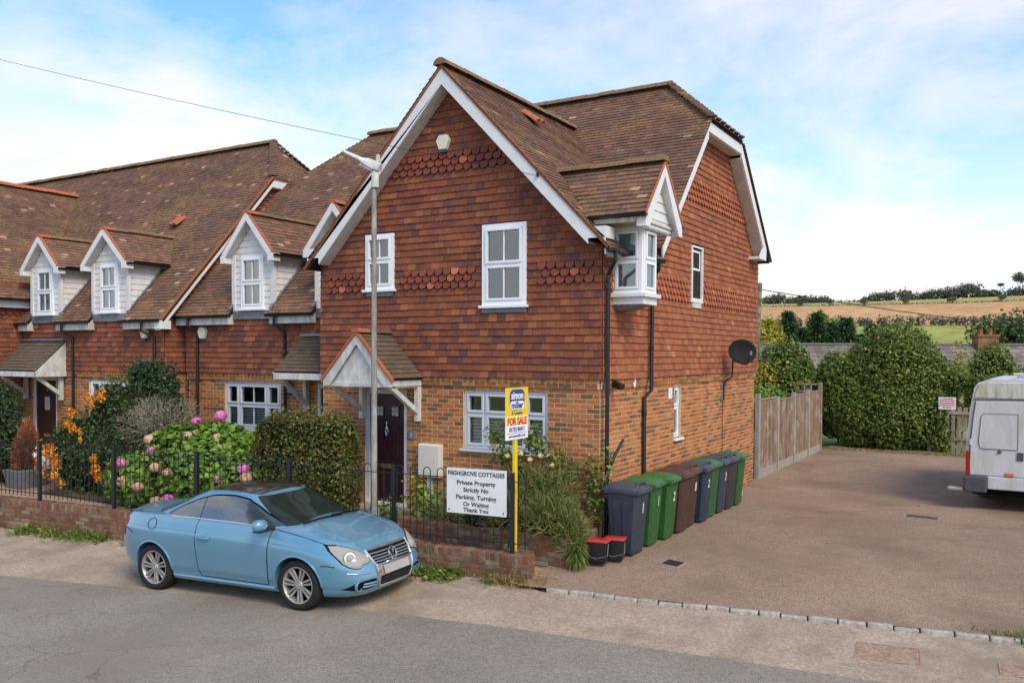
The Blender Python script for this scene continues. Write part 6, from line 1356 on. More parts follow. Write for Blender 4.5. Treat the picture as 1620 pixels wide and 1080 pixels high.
# body shell
nph, ns = 96, 26; phs = np.linspace(0, 2*math.pi, nph, endpoint=False); ss = np.array(sorted(set(np.round(np.concatenate([np.linspace(0, 1, 24), [0.125, 0.145, 0.165, 0.19, 0.215, 0.24, 0.755, 0.765, 0.775, 0.79, 0.80, 0.81]]), 3)))); ns = len(ss); mb = MB()
for s in ss:
    for p in phs: mb.v.append(tuple(body_pt(s, p)))
mb.f = [(i*nph+k, i*nph+(k+1) % nph, (i+1)*nph+(k+1) % nph, (i+1)*nph+k) for i in range(ns-1) for k in range(nph)]
mb.f = [f[::-1] for f in mb.f]
mb.f.append(tuple(range(nph)))
top0 = (ns-1)*nph; half = nph//2; M = 12; idx = {}
for k in range(half+1):
    a = top0+k; b = top0+(nph-k) % nph
    pa, pb = mb.v[a], mb.v[b]; idx[(k, 0)] = a; idx[(k, M)] = b
    for j in range(1, M):
        if k in (0, half): idx[(k, j)] = a; continue
        y = pa[1]+(pb[1]-pa[1])*j/M; mb.v.append((pa[0], y, hood_z(pa[0], y))); idx[(k, j)] = len(mb.v)-1
for k in range(half):
    for j in range(M):
        f = [idx[(k, j)], idx[(k+1, j)], idx[(k+1, j+1)], idx[(k, j+1)]]; f = [q for i, q in enumerate(f) if q not in f[:i]]
        if len(f) > 2: mb.f.append(tuple(f))
mb.m = [0]*len(mb.f)
body = mb.build('body', 'car_blue', CAR, smooth=True, angle=50)
AX = (1.285, -1.293); WR = 0.318
cut = MB()
for x in AX: cut.lathe([(0.0001, -1.2), (0.365, -1.2), (0.365, 1.2), (0.0001, 1.2)], 40, (x, 0, WR+0.005), 'y')
cu = cut.build('arch_cutter', 'void', None); cu.location = CAR.location; cu.rotation_euler = CAR.rotation_euler; cu.scale = CAR.scale
bpy.context.view_layer.update()
bmod = body.modifiers.new('arches', 'BOOLEAN'); bmod.operation = 'DIFFERENCE'; bmod.object = cu; bmod.solver = 'EXACT'
dg = bpy.context.evaluated_depsgraph_get(); nm = bpy.data.meshes.new_from_object(body.evaluated_get(dg)); body.modifiers.clear(); body.data = nm
nm.polygons.foreach_set('use_smooth', [True]*len(nm.polygons)); nm.set_sharp_from_angle(angle=R(48))
cm = cu.data; bpy.data.objects.remove(cu); bpy.data.meshes.remove(cm)
for x in AX:          # dark wheel wells
    for sy in (-1, 1):
        mb = MB(); N = 24
        for yy in (sy*0.77, sy*0.45):
            mb.v += [(x+0.375*math.cos(math.pi*k/N), yy, WR+0.375*math.sin(math.pi*k/N)-0.0) for k in range(N+1)]
        mb.f = [(k, k+1, N+1+k+1, N+1+k) for k in range(N)]+[tuple(range(N+1, 2*N+2))]; mb.m = [0]*len(mb.f)
        mb.build('wheel_well', 'void', CAR)
        lip = [side_z(x+0.372*math.cos(a), WR+0.372*math.sin(a), 0.004, sy) for a in np.linspace(0.02, math.pi-0.02, 30)]; MB().tube(lip, 0.014, 6).build('arch_lip', 'car_blue', CAR, smooth=True)
MB().box(-1.6, 1.75, -0.66, 0.66, 0.16, 0.24).build('underbody', 'void', CAR)
# greenhouse
G_XN = smooth_tab([(0, 1.20), (0.5, 0.81), (1, 0.36)]); G_XT = smooth_tab([(0, -1.74), (0.5, -1.32), (0.85, -0.96), (1, -0.72)]); G_W = smooth_tab([(0, 0.775), (0.5, 0.69), (0.85, 0.61), (1, 0.545)])
GP, GQ = 5.0, 3.2
def g_z(x, s): z1 = 1.378-0.075*((x+0.25)/0.75)**2*(1 if abs(x+0.25) < 0.9 else 1); z0 = itp(B_ZT, x)-0.02+0.06*max(0, (1-abs(x-1.2)/0.4)); return z0+s*(max(z1, 1.28)-z0)
def g_pt(s, ph, off=0.0):
    c, sn = math.cos(ph), math.sin(ph); xe = itp(G_XN, s) if c >= 0 else -itp(G_XT, s); x = math.copysign(xe*abs(c)**(2/GP), c); y = itp(G_W, s)*abs(sn)**(2/GQ)*(-1 if sn >= 0 else 1)
    z = g_z(x, s); r = math.hypot(x*0.4, y); return V(x+off*math.cos(ph)*abs(math.cos(ph))**0.3, y-off*math.sin(ph), z+off*0.35)
def g_side(x, s, off=0.0, sy=-1):
    e = itp(G_XN, s) if x >= 0 else -itp(G_XT, s); tt = min(0.9999, abs(x)/max(e, 1e-3)); return V(x, sy*(itp(G_W, s)*(1-tt**GP)**(1/GQ)+off), g_z(x, s)+off*0.4)
gs = np.linspace(0, 1, 14); mb = MB(); n2 = 72; phs2 = np.linspace(0, 2*math.pi, n2, endpoint=False)
for s in gs:
    for p in phs2: mb.v.append(tuple(g_pt(s, p)))
mb.f = [(i*n2+k, (i+1)*n2+k, (i+1)*n2+(k+1) % n2, i*n2+(k+1) % n2) for i in range(13) for k in range(n2)]; mb.m = [0]*len(mb.f)
mb.build('cabin', 'car_blue', CAR, smooth=True, angle=60)
def capgrid(fr, lift, z, name, mat, wf=1.0):
    mb = MB(); t0 = 1.0; K, M = 22, 12; xa, xb = fr
    for i in range(K+1):
        x = xa+(xb-xa)*i/K; e = itp(G_XN, 1) if x >= 0 else -itp(G_XT, 1); w = itp(G_W, 1)*max(0.02, 1-min(0.999, abs(x)/e)**GP)**(1/GQ)*wf
        for j in range(M+1): v_ = -1+2*j/M; mb.v.append((x, w*v_, g_z(x, 1)+z+lift*(1-abs(v_*wf)**2.2)*(1-abs((x+0.18)/0.54)**5)))
    mb.f = [(i*(M+1)+j, (i+1)*(M+1)+j, (i+1)*(M+1)+j+1, i*(M+1)+j+1) for i in range(K) for j in range(M)]; mb.m = [0]*len(mb.f); return mb.build(name, mat, CAR, smooth=True, angle=70)
capgrid((-0.715, 0.355), 0.055, 0.0, 'roof_skin', 'car_blue'); capgrid((-0.66, 0.305), 0.055, 0.005, 'roof_panel', 'roof_glass', 0.90)
def gpatch(name, mat, s0, s1, p0, p1, off, ns_=10, np_=24):
    mb = MB()
    for i in range(ns_+1):
        for j in range(np_+1): mb.v.append(tuple(g_pt(s0+(s1-s0)*i/ns_, p0+(p1-p0)*j/np_, off)))
    mb.f = [(i*(np_+1)+j, (i+1)*(np_+1)+j, (i+1)*(np_+1)+j+1, i*(np_+1)+j+1) for i in range(ns_) for j in range(np_)]; mb.m = [0]*len(mb.f); return mb.build(name, mat, CAR, smooth=True, angle=80)
# dark glass needs darkness behind it: the cabin shell is painted body colour, so glass panels sit over black backing
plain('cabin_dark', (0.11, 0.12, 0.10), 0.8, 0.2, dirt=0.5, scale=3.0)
PW = 0.93
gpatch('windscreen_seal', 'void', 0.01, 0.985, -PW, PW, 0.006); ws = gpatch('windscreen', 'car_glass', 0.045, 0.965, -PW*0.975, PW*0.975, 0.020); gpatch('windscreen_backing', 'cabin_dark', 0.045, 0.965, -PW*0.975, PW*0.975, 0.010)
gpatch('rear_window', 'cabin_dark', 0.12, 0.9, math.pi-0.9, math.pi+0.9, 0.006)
def dlo(x):
    """upper edge of the side glass as a fraction of the cabin height"""
    return itp([(-1.14, 0.06), (-1.03, 0.24), (-0.85, 0.48), (-0.62, 0.70), (-0.35, 0.84), (0.02, 0.885), (0.26, 0.86), (0.44, 0.70), (0.60, 0.52), (0.76, 0.33), (0.90, 0.14), (0.96, 0.06)], x)
def gside(name, mat, x0, x1, off, grow=0.0, sy=-1):
    mb = MB(); K, M = 40, 10
    for i in range(K+1):
        x = x0+(x1-x0)*i/K; lo, hi = 0.055-grow, max(0.056, dlo(x))+grow
        for j in range(M+1): mb.v.append(tuple(g_side(x, lo+(hi-lo)*j/M, off, sy)))
    mb.f = [((i+1)*(M+1)+j, i*(M+1)+j, i*(M+1)+j+1, (i+1)*(M+1)+j+1) for i in range(K) for j in range(M)]; mb.m = [0]*len(mb.f); return mb.build(name, mat, CAR, smooth=True, angle=80)
for sy in (-1, 1):
    gside('window_seal', 'void', -1.16, 0.98, 0.004, 0.022, sy); gside('window_backing', 'cabin_dark', -1.12, 0.94, 0.008, 0, sy)
    gside('quarter_window', 'car_glass', -1.11, -0.47, 0.014, -0.004, sy); gside('side_window', 'car_glass', -0.445, 0.93, 0.014, -0.004, sy)
    MB().tube([g_side(x, 0.03, 0.010, sy) for x in np.linspace(-1.5, 0.96, 24)], 0.014, 6).build('belt_trim', 'chrome', CAR, smooth=True)
    MB().tube([g_side(x, dlo(x)+0.03, 0.006, sy) for x in np.linspace(-1.10, 0.80, 30)], 0.010, 6).build('roof_seam', 'void', CAR, smooth=True)
# seat tops and wheel glimpsed through the glass are only dark shapes: a head-rest pair
# door with its shut line and handle
def dx_front(s): return 0.85-0.05*(1-s)
def dx_rear(s): return -0.45+0.06*(1-s)**2+(0.16*max(0, (0.22-s)/0.22)**2)
for sy in (-1, 1):
    mb = MB(); K, M = 30, 22
    for i in range(K+1):
        s = float(np.interp(i, range(0, K+1), np.concatenate([np.linspace(0.115, 0.25, 8), np.linspace(0.30, 0.74, 10), np.linspace(0.755, 0.82, 8), np.linspace(0.85, 0.97, 5)])))
        for j in range(M+1): x = dx_rear(s)+(dx_front(s)-dx_rear(s))*j/M; mb.v.append(tuple(side_pt(x, s, 0.0035, sy)))
    mb.f = [(i*(M+1)+j, i*(M+1)+j+1, (i+1)*(M+1)+j+1, (i+1)*(M+1)+j)[::(1 if sy < 0 else -1)] for i in range(K) for j in range(M)]; mb.m = [0]*len(mb.f); dr = mb.build('door', 'car_blue', CAR, smooth=True, angle=70)
    loop = [side_pt(dx_front(s), s, 0.002, sy) for s in np.linspace(0.985, 0.12, 16)]+[side_pt(x, 0.112, 0.002, sy) for x in np.linspace(dx_front(0.12), dx_rear(0.12), 14)]+[side_pt(dx_rear(s), s, 0.002, sy) for s in np.linspace(0.12, 0.985, 18)]
    MB().tube(loop, 0.0055, 5).build('door_shut_line', 'void', CAR)
    hx, hs = -0.27, 0.735; c = side_pt(hx, hs, 0.0, sy)
    mb = MB(); mb.lathe([(0.0, 0), (0.05, 0.0), (0.058, 0.006), (0.04, 0.012)], 18, tuple(c+V(0, sy*0.0, 0)), 'y'); mb.build('handle_cup', 'car_blue', dr, smooth=True)
    MB().tube([side_pt(hx-0.10, hs, 0.012, sy), side_pt(hx-0.085, hs, 0.035, sy), side_pt(hx+0.085, hs, 0.035, sy), side_pt(hx+0.10, hs, 0.012, sy)], 0.014, 8).build('handle', 'car_blue', dr, smooth=True)
    # swage line along the flank, sill line, fuel flap
    MB().tube([side_pt(x, 0.80-0.02*x*0.3, 0.0, sy) for x in np.linspace(-2.1, 1.75, 50)], 0.004, 5).build('swage_line', 'void' if False else 'car_blue', CAR)
    MB().tube([side_pt(x, 0.065, 0.004, sy) for x in np.linspace(-0.9, 0.9, 20)], 0.022, 6).build('sill', 'car_blue', CAR, smooth=True)
MB().tube([side_pt(-1.30+0.085*math.cos(a), 0.86+0.085*math.sin(a), 0.003) for a in np.linspace(0, 6.283, 25)], 0.004, 5).build('fuel_flap', 'void', CAR)
# bonnet, bumper and boot shut lines
for sy in (-1, 1):
    MB().tube([V(x, sy*y, hood_z(x, y)-0.002) for x, y in ((1.15, 0.60), (1.35, 0.585), (1.55, 0.56), (1.75, 0.52), (1.95, 0.47))], 0.009, 6).build('bonnet_crease', 'car_blue', CAR, smooth=True)
    MB().tube([V(x, sy*y, hood_z(x, y)+0.001) for x, y in ((-1.72, 0.66), (-1.9, 0.66), (-2.05, 0.60))]+[side_pt(-2.1, 0.93, 0.002, sy)], 0.006, 5).build('boot_shut_line', 'void', CAR)
    MB().tube([side_pt(x, s, 0.002, sy) for x, s in ((1.66, 0.58), (1.75, 0.60), (1.85, 0.60))], 0.005, 5).build('bumper_seam', 'void', CAR); MB().tube([side_pt(x, s, 0.002, sy) for x, s in ((-1.70, 0.68), (-1.85, 0.74), (-2.05, 0.80), (-2.12, 0.86))], 0.005, 5).build('bumper_seam', 'void', CAR)
MB().tube([side_pt(0.9, 0.99, 0.003), side_pt(1.2, 0.975, 0.003), side_pt(1.5, 0.955, 0.003), side_pt(1.72, 0.93, 0.003)], 0.005, 5).build('wing_seam', 'void', CAR)
# headlights: bulged lens following the corner of the body
def corner_patch(name, mat, outline, off, bulge, sy, rings_=10):
    """outline in (y, s); mapped on to the nose surface"""
    outline = [(a[0]+(b[0]-a[0])*q/4, a[1]+(b[1]-a[1])*q/4) for a, b in zip(outline, outline[1:]+outline[:1]) for q in range(4)]
    cy = sum(p[0] for p in outline)/len(outline); cs = sum(p[1] for p in outline)/len(outline); mb = MB(); n = len(outline)
    for i in range(rings_+1):
        f = i/rings_
        for y, s in outline: mb.v.append(tuple(nose_pt(sy*(cy+(y-cy)*f), cs+(s-cs)*f, 0)+V(1, sy*-0.0, 0.25)*(off+bulge*(1-f*f))))
    mb.f = [(i*n+k, i*n+(k+1) % n, (i+1)*n+(k+1) % n, (i+1)*n+k)[::(1 if sy < 0 else -1)] for i in range(rings_) for k in range(n)]; mb.m = [0]*len(mb.f)
    return mb.build(name, mat, CAR, smooth=True, angle=80)
HL = [(0.765, 0.92), (0.785, 0.85), (0.782, 0.76), (0.765, 0.68), (0.725, 0.625), (0.67, 0.605), (0.62, 0.62), (0.585, 0.665), (0.54, 0.685), (0.49, 0.70), (0.455, 0.735), (0.455, 0.80), (0.49, 0.86), (0.55, 0.905), (0.62, 0.935), (0.70, 0.945)]
for sy in (-1, 1):
    corner_patch('headlight_seal', 'void', [((y-0.63)*1.06+0.63, (s-0.79)*1.08+0.79) for y, s in HL], 0.004, 0.0, sy); corner_patch('headlight', 'lamp_lens', HL, 0.012, 0.028, sy)
    c = nose_pt(sy*0.70, 0.79, 0.045)
    for r, m, dz in ((0.085, 'bumper_dark', -0.004), (0.076, 'lamp_inner', 0.0), (0.048, 'bumper_dark', 0.006), (0.042, 'lamp_lens', 0.010)):
        mb = MB(); ax = V(0.78, sy*0.62, 0.12); ax /= np.linalg.norm(ax); a1 = np.cross(ax, V(0, 0, 1)); a1 /= np.linalg.norm(a1); a2 = np.cross(a1, ax)
        mb.v = [tuple(c+ax*(dz+0.012))]+[tuple(c+ax*dz+a1*r*math.cos(k*math.pi/10)+a2*r*math.sin(k*math.pi/10)) for k in range(20)]; mb.f = [(0, 1+k, 1+(k+1) % 20) for k in range(20)]; mb.m = [0]*20; mb.build('projector', m, CAR, smooth=True)
    # fog light recess with two blades
    FG = [(0.50, 0.36), (0.42, 0.35), (0.40, 0.16), (0.52, 0.13), (0.68, 0.135), (0.76, 0.165), (0.69, 0.28), (0.60, 0.34)]
    corner_patch('fog_recess', 'void', FG, 0.009, 0.0, sy)
    for s, y0_, y1_ in ((0.265, 0.42, 0.60), (0.20, 0.42, 0.60)): MB().tube([nose_pt(sy*y, s, 0.010) for y in np.linspace(y0_, y1_, 8)], 0.013, 6).build('fog_blade', 'car_blue', CAR, smooth=True)
    c = nose_pt(sy*0.645, 0.225, 0.012)
    MB().lathe([(0.060, -0.02), (0.064, 0.01), (0.052, 0.014), (0.048, 0.0)], 20, tuple(c), 'x').build('fog_ring', 'car_blue', CAR, smooth=True); MB().lathe([(0.05, 0.0), (0.03, 0.010), (0.0001, 0.014)], 16, tuple(c), 'x').build('fog_light', 'void', CAR, smooth=True)
    MB().tube([nose_pt(sy*y, 0.50, 0.003) for y in np.linspace(0.50, 0.75, 8)], 0.009, 6).build('bumper_strip', 'car_blue', CAR, smooth=True)
# radiator grille, chrome shield, plate
def nquad(name, mat, outline, off, grid=8):
    (yl0, yl1, sl), (yu0, yu1, su) = outline; mb = MB()
    for i in range(grid+1):
        f = i/grid
        for j in range(13): mb.v.append(tuple(nose_pt((yl0+(yu0-yl0)*f)+((yl1-yl0)+((yu1-yu0)-(yl1-yl0))*f)*j/12, sl+(su-sl)*f, off)))
    mb.f = [(i*13+j, i*13+j+1, (i+1)*13+j+1, (i+1)*13+j) for i in range(grid) for j in range(12)]; mb.m = [0]*len(mb.f); return mb.build(name, mat, CAR, smooth=True, angle=80)
nquad('shield', 'satin', ((-0.33, 0.33, 0.16), (-0.42, 0.42, 0.90)), 0.006); gr = nquad('grille', 'void', ((-0.36, 0.36, 0.645), (-0.42, 0.42, 0.885)), 0.010); nquad('lower_grille', 'void', ((-0.31, 0.31, 0.145), (-0.34, 0.34, 0.37)), 0.010)
for s in (0.685, 0.735, 0.785, 0.835): w = 0.36+0.06*(s-0.645)/0.24; MB().tube([nose_pt(y, s, 0.016) for y in np.linspace(-w, w, 13)], 0.0085, 6).build('grille_slat', 'satin', CAR, smooth=True)
for s in (0.19, 0.235, 0.28, 0.325): MB().tube([nose_pt(y, s, 0.016) for y in np.linspace(-0.315, 0.315, 11)], 0.008, 6).build('grille_slat', 'black_plastic', CAR, smooth=True)
fr = [nose_pt(y, s, 0.012) for y, s in [(-0.435, 0.905), (-0.425, 0.80), (-0.395, 0.62), (-0.38, 0.45), (-0.365, 0.25), (-0.335, 0.13), (-0.15, 0.115), (0, 0.11), (0.15, 0.115), (0.335, 0.13), (0.365, 0.25), (0.38, 0.45), (0.395, 0.62), (0.425, 0.80), (0.435, 0.905)]]
MB().tube(fr, 0.014, 8).build('shield_surround', 'chrome', CAR, smooth=True); MB().tube([nose_pt(y, 0.905+0.0*y, 0.010) for y in np.linspace(-0.435, 0.435, 15)], 0.012, 8).build('shield_surround', 'chrome', CAR, smooth=True); MB().tube([nose_pt(y, 0.628, 0.014) for y in np.linspace(-0.385, 0.385, 13)], 0.013, 8).build('grille_bar', 'chrome', CAR, smooth=True)
np_ = nquad('number_plate', 'plate', ((-0.27, 0.28, 0.395), (-0.27, 0.28, 0.585)), 0.022, 2)
c = nose_pt(-0.325, 0.49, 0.016); MB().obox(tuple(c), (0.006, 0, 0), (0, 0.028, 0), (0, 0, 0.022)).build('marker', 'amber', CAR, bevel=0.005)
# round badge: ring with a V above a W
bc = nose_pt(0.0, 0.765, 0.030); bt = V(-0.32, 0, 0.95); bt /= np.linalg.norm(bt); by = V(0, 1, 0); bn = np.cross(by, bt); BR = 0.080
MB().add([tuple(bc+by*BR*math.cos(k*math.pi/16)+bt*BR*math.sin(k*math.pi/16)) for k in range(32)], [tuple(range(32))]).build('badge', 'void', CAR)
MB().tube([bc+by*BR*math.cos(k*math.pi/16)+bt*BR*math.sin(k*math.pi/16)+bn*0.004 for k in range(33)], 0.0085, 6).build('badge_ring', 'chrome', CAR, smooth=True)
def stroke(pts): MB().tube([bc+by*x*BR+bt*y*BR+bn*0.006 for x, y in pts], 0.0065, 5).build('badge_letter', 'chrome', CAR)
stroke([(-0.40, 0.86), (0, 0.10), (0.40, 0.86)]); stroke([(-0.84, 0.38), (-0.40, -0.82), (0, 0.02), (0.40, -0.82), (0.84, 0.38)])
# tail lights, mirrors, wipers
for sy in (-1, 1):
    mb = MB()
    for i in range(9):
        s = 0.60+0.30*i/8
        for j in range(7): ph = math.pi-0.28-0.60*j/6; p = body_pt(s, ph if sy < 0 else -ph); mb.v.append(tuple(p+V(-0.006, sy*0.006, 0)))
    mb.f = [(i*7+j, i*7+j+1, (i+1)*7+j+1, (i+1)*7+j) for i in range(8) for j in range(6)]; mb.m = [0]*len(mb.f); mb.build('tail_light', 'tail_red', CAR, smooth=True)
    if sy > 0: continue
    mc = V(0.80, sy*0.985, 1.055); mb = MB(); NU, NV = 14, 9
    for i in range(NV):
        a = -math.pi/2+math.pi*i/(NV-1)
        for k in range(NU): b = 2*math.pi*k/NU; p = (abs(math.cos(a))**0.7*math.cos(b), abs(math.cos(a))**0.7*math.sin(b), math.copysign(abs(math.sin(a))**0.8, a)); mb.v.append((mc[0]+0.085*p[0], mc[1]+0.115*p[1], mc[2]+0.075*p[2]))
    mb.f = [(i*NU+k, i*NU+(k+1) % NU, (i+1)*NU+(k+1) % NU, (i+1)*NU+k) for i in range(NV-1) for k in range(NU)]; mb.m = [0]*len(mb.f); mi = mb.build('mirror', 'car_blue', CAR, smooth=True)
    MB().tube([(0.86, sy*0.78, 0.995), (0.83, sy*0.87, 1.005), (0.81, sy*0.93, 1.015)], 0.026, 8).build('mirror_arm', 'black_plastic', CAR, smooth=True)
    MB().obox((0.81, sy*0.975, 0.985), (0.07, 0, 0), (0, 0.085, 0), (0, 0, 0.012)).build('mirror_base', 'black_plastic', mi, bevel=0.008)
for pts in ([(1.08, -0.55), (1.14, -0.25), (1.19, 0.10)], [(1.14, -0.05), (1.15, 0.25), (1.1, 0.55)]):
    MB().tube([V(x+0.06, y, hood_z(x+0.06, y)+0.022) for x, y in pts], 0.012, 6).build('wiper', 'void', CAR)
# wheels
def wheel(x, sy):
    w = empty('wheel', (x, sy*0.765, WR), parent=CAR); w.scale = (1.04, 1, 1); T = 0.105
    tp = [(0.232, -T*0.9), (0.262, -T), (0.295, -T*0.98), (0.312, -T*0.78), (0.318, -T*0.4), (0.318, T*0.4), (0.312, T*0.78), (0.295, T*0.98), (0.262, T), (0.232, T*0.9)]
    MB().lathe(tp, 40, (0, 0, 0), 'y').build('tyre', 'rubber', w, smooth=True, angle=50)
    MB().lathe([(0.234, sy*T*0.88), (0.226, sy*T*0.93), (0.215, sy*T*0.86), (0.205, sy*T*0.4), (0.205, -sy*T*0.9)], 40, (0, 0, 0), 'y').build('rim', 'alloy', w, smooth=True, angle=50)
    MB().lathe([(0.205, sy*0.0), (0.0001, sy*0.0)], 32, (0, 0, 0), 'y').build('brake_shade', 'void', w)
    for k in range(7):
        for da in (-0.13, 0.13):
            a = 2*math.pi*k/7+0.31+da; d_ = V(math.cos(a), 0, math.sin(a)); q = V(-math.sin(a), 0, math.cos(a)); i0 = d_*0.05+q*(0.008*np.sign(da)); o0 = d_*0.222
            yo = sy*0.088; yi = sy*0.070
            MB().hexa([tuple(i0-q*0.011+V(0, yi-sy*0.03, 0)), tuple(i0+q*0.011+V(0, yi-sy*0.03, 0)), tuple(o0+q*0.016+V(0, yo-sy*0.03, 0)), tuple(o0-q*0.016+V(0, yo-sy*0.03, 0)), tuple(i0-q*0.011+V(0, yi, 0)), tuple(i0+q*0.011+V(0, yi, 0)), tuple(o0+q*0.016+V(0, yo, 0)), tuple(o0-q*0.016+V(0, yo, 0))]).build('spoke', 'alloy', w, bevel=0.006)
    MB().lathe([(0.06, sy*0.03), (0.062, sy*0.070), (0.05, sy*0.082), (0.0001, sy*0.084)], 20, (0, 0, 0), 'y').build('hub', 'alloy', w, smooth=True, angle=40)
    MB().lathe([(0.03, sy*0.084), (0.028, sy*0.088), (0.0001, sy*0.088)], 16, (0, 0, 0), 'y').build('centre_cap', 'satin', w)
for x in AX:
    for sy in (-1, 1): wheel(x, sy)
# ------------------------------------------------------------------ the white van
t_ = NT('van_white', 0.45, 0.3); f_ = t_.noise(5, 6, 0.75, stretch=(1, 1, 0.25)); g_ = t_.noise(1.2, 4, 0.6)
t_.col(t_.mix(t_.math('MULTIPLY', t_.ramp(f_, [(0.45, 0.0), (0.72, 1.0)]), t_.ramp(g_, [(0.35, 0.25), (0.6, 0.85)])), (0.60, 0.595, 0.58), (0.38, 0.37, 0.25)))
t_ = NT('van_roof', 0.5, 0.3); f_ = t_.noise(6, 6, 0.75, stretch=(1, 1, 0.2)); t_.col(t_.mix(t_.ramp(f_, [(0.36, 0.0), (0.62, 0.9)]), (0.66, 0.66, 0.62), (0.34, 0.32, 0.12)))
plain('bumper_grey', (0.10, 0.10, 0.105), 0.7, 0.2, dirt=0.3, scale=14)
VAN = empty('van', (5.55, 7.05, -0.455), 'dirty white high-roof van seen from behind at the right frame edge', 'van', None, R(-2.0))
# half-section: (half width, height), rear at y=0, nose to +y
VS = [(0.90, 0.42), (0.985, 0.48), (1.0, 0.70), (1.0, 1.05), (0.985, 1.40), (0.945, 1.85), (0.90, 2.18), (0.865, 2.36), (0.80, 2.46), (0.62, 2.515)]
LV = 5.7
def vsec(y, sc_=1.0, dz=0.0): return [(-w*sc_, y, z+dz) for w, z in VS]+[(w*sc_, y, z+dz) for w, z in VS[::-1]]
mb = MB(); prof = [(0.03, 0.985), (0.0, 0.97), (0.05, 1.0), (0.35, 1.0), (4.0, 1.0)]
rg = [vsec(0.045, 1.0), vsec(0.35), vsec(4.2)]; fr_ = [(x*0.97, 5.0, min(z, 1.9)) for x, y, z in vsec(0)]; ft = [(x*0.9, LV, min(z, 1.15)) for x, y, z in vsec(0)]
for r in rg+[fr_, ft]: mb.v += r
n = 2*len(VS); mb.f = [(i*n+k, (i+1)*n+k, (i+1)*n+(k+1) % n, i*n+(k+1) % n) for i in range(4) for k in range(n)]+[tuple(range(n))[::-1], tuple(range(4*n, 5*n))]; mb.m = [0]*len(mb.f)
mb.build('body', 'van_white', VAN, smooth=True, angle=35)
def vw(z): return float(np.interp(z, [z for w, z in VS], [w for w, z in VS]))
# rear face, two doors each with a pressed window panel; roof cap
for sx in (-1, 1):
    zs_ = [0.66, 0.9, 1.2, 1.5, 1.8, 2.10]; q = [(sx*0.006, 0.012, zs_[0])]+[(sx*(vw(z)-0.075), 0.012, z) for z in zs_]+[(sx*0.006, 0.012, zs_[-1])]
    d = MB().prism(q, V(0, 0.03, 0)).build('rear_door', 'van_white', VAN, bevel=0.012)
    pz = [1.18, 1.30, 1.6, 1.80, 1.86]; pq = [(sx*0.12, 0.004, 1.18)]+[(sx*(vw(z)-0.21-(0.04 if z in (1.18, 1.86) else 0)), 0.004, z) for z in pz]+[(sx*0.12, 0.004, 1.86)]
    MB().prism(pq, V(0, 0.012, 0)).build('window_pressing', 'van_white', d, bevel=0.006)
    lp = pq+[pq[0]]; MB().tube([V(*p) for p in lp], 0.006, 5).build('pressing_edge', 'bumper_grey', d)
    MB().tube([(sx*(vw(z)-0.07), 0.012, z) for z in zs_], 0.006, 5).build('door_gap', 'void', d)
    tl = [(sx*(vw(z)-0.002), 0.02, z) for z in (0.64, 0.80, 1.0, 1.13)]; tin = [(sx*(vw(z)-0.075), 0.004, z) for z in (1.10, 1.0, 0.80, 0.64)]; MB().prism(tl+tin, V(0, 0.06, 0)).build('tail_light', 'tail_red', VAN, bevel=0.01)
    MB().hexa([(sx*1.02, -0.10, 0.33), (sx*0.62, -0.10, 0.33), (sx*0.62, 0.10, 0.33), (sx*1.02, 0.10, 0.33), (sx*1.02, -0.10, 0.64), (sx*0.62, -0.10, 0.64), (sx*0.62, 0.10, 0.64), (sx*1.02, 0.10, 0.64)]).build('bumper_corner', 'bumper_grey', VAN, bevel=0.03)
    MB().box(min(sx*0.90, sx*0.935), max(sx*0.90, sx*0.935), 0.0, 0.03, 1.24, 1.36).build('hinge', 'van_white', VAN, bevel=0.006)
    MB().tube([(sx*(vw(2.12)-0.02), 0.02, 2.12), (0.0, 0.012, 2.14)], 0.008, 5).build('roof_joint', 'void', VAN)
    for y in (2.0, 5.0):
        MB().lathe([(0.17, -0.11), (0.30, -0.11), (0.335, -0.08), (0.335, 0.08), (0.30, 0.11), (0.17, 0.11)], 28, (sx*0.86, y, 0.335), 'y').build('wheel', 'rubber', VAN, smooth=True) if False else None
        mb = MB(); mb.lathe([(0.0001, -0.10), (0.17, -0.11), (0.30, -0.11), (0.335, -0.08), (0.335, 0.08), (0.30, 0.11), (0.17, 0.11), (0.0001, 0.10)], 28, (sx*0.86, y, 0.335), 'x'); mb.build('wheel', 'rubber', VAN, smooth=True, angle=40)
MB().prism([(-vw(2.15)+0.02, 0.02, 2.15), (vw(2.15)-0.02, 0.02, 2.15), (0.80, 0.02, 2.42), (0.62, 0.02, 2.47), (-0.62, 0.02, 2.47), (-0.80, 0.02, 2.42)], V(0, 0.04, 0)).build('roof_cap', 'van_roof', VAN, bevel=0.02)
MB().box(-0.62, 0.62, 0.0, 0.06, 0.40, 0.65).build('rear_step', 'van_white', VAN, bevel=0.02)
MB().box(-1.30, -1.03, -0.08, 0.12, 0.345, 0.40).build('side_step', 'concrete', VAN, bevel=0.01)
MB().obox((-0.25, 0.002, 0.70), (0.075, 0, 0), (0, 0.01, 0), (0, 0, 0.035)).build('marker_light', 'amber', VAN, bevel=0.012)
MB().lathe([(0.0001, -0.02), (0.03, -0.018), (0.036, 0.0), (0.036, 0.02)], 14, (-0.42, 0.005, 1.13), 'y').build('lock', 'bumper_grey', VAN)
MB().box(-0.13, -0.02, -0.006, 0.01, 0.98, 1.14).build('handle', 'bumper_grey', VAN, bevel=0.006)
mb = MB(); mb.box(-0.26, 0.06, 0.55, 0.86, 2.51, 2.54); mb.box(-0.18, -0.02, 0.62, 0.79, 2.54, 2.60); mb.box(-0.24, 0.04, 0.57, 0.84, 2.60, 2.64); mb.build('roof_vent', 'old_white', VAN, bevel=0.01)
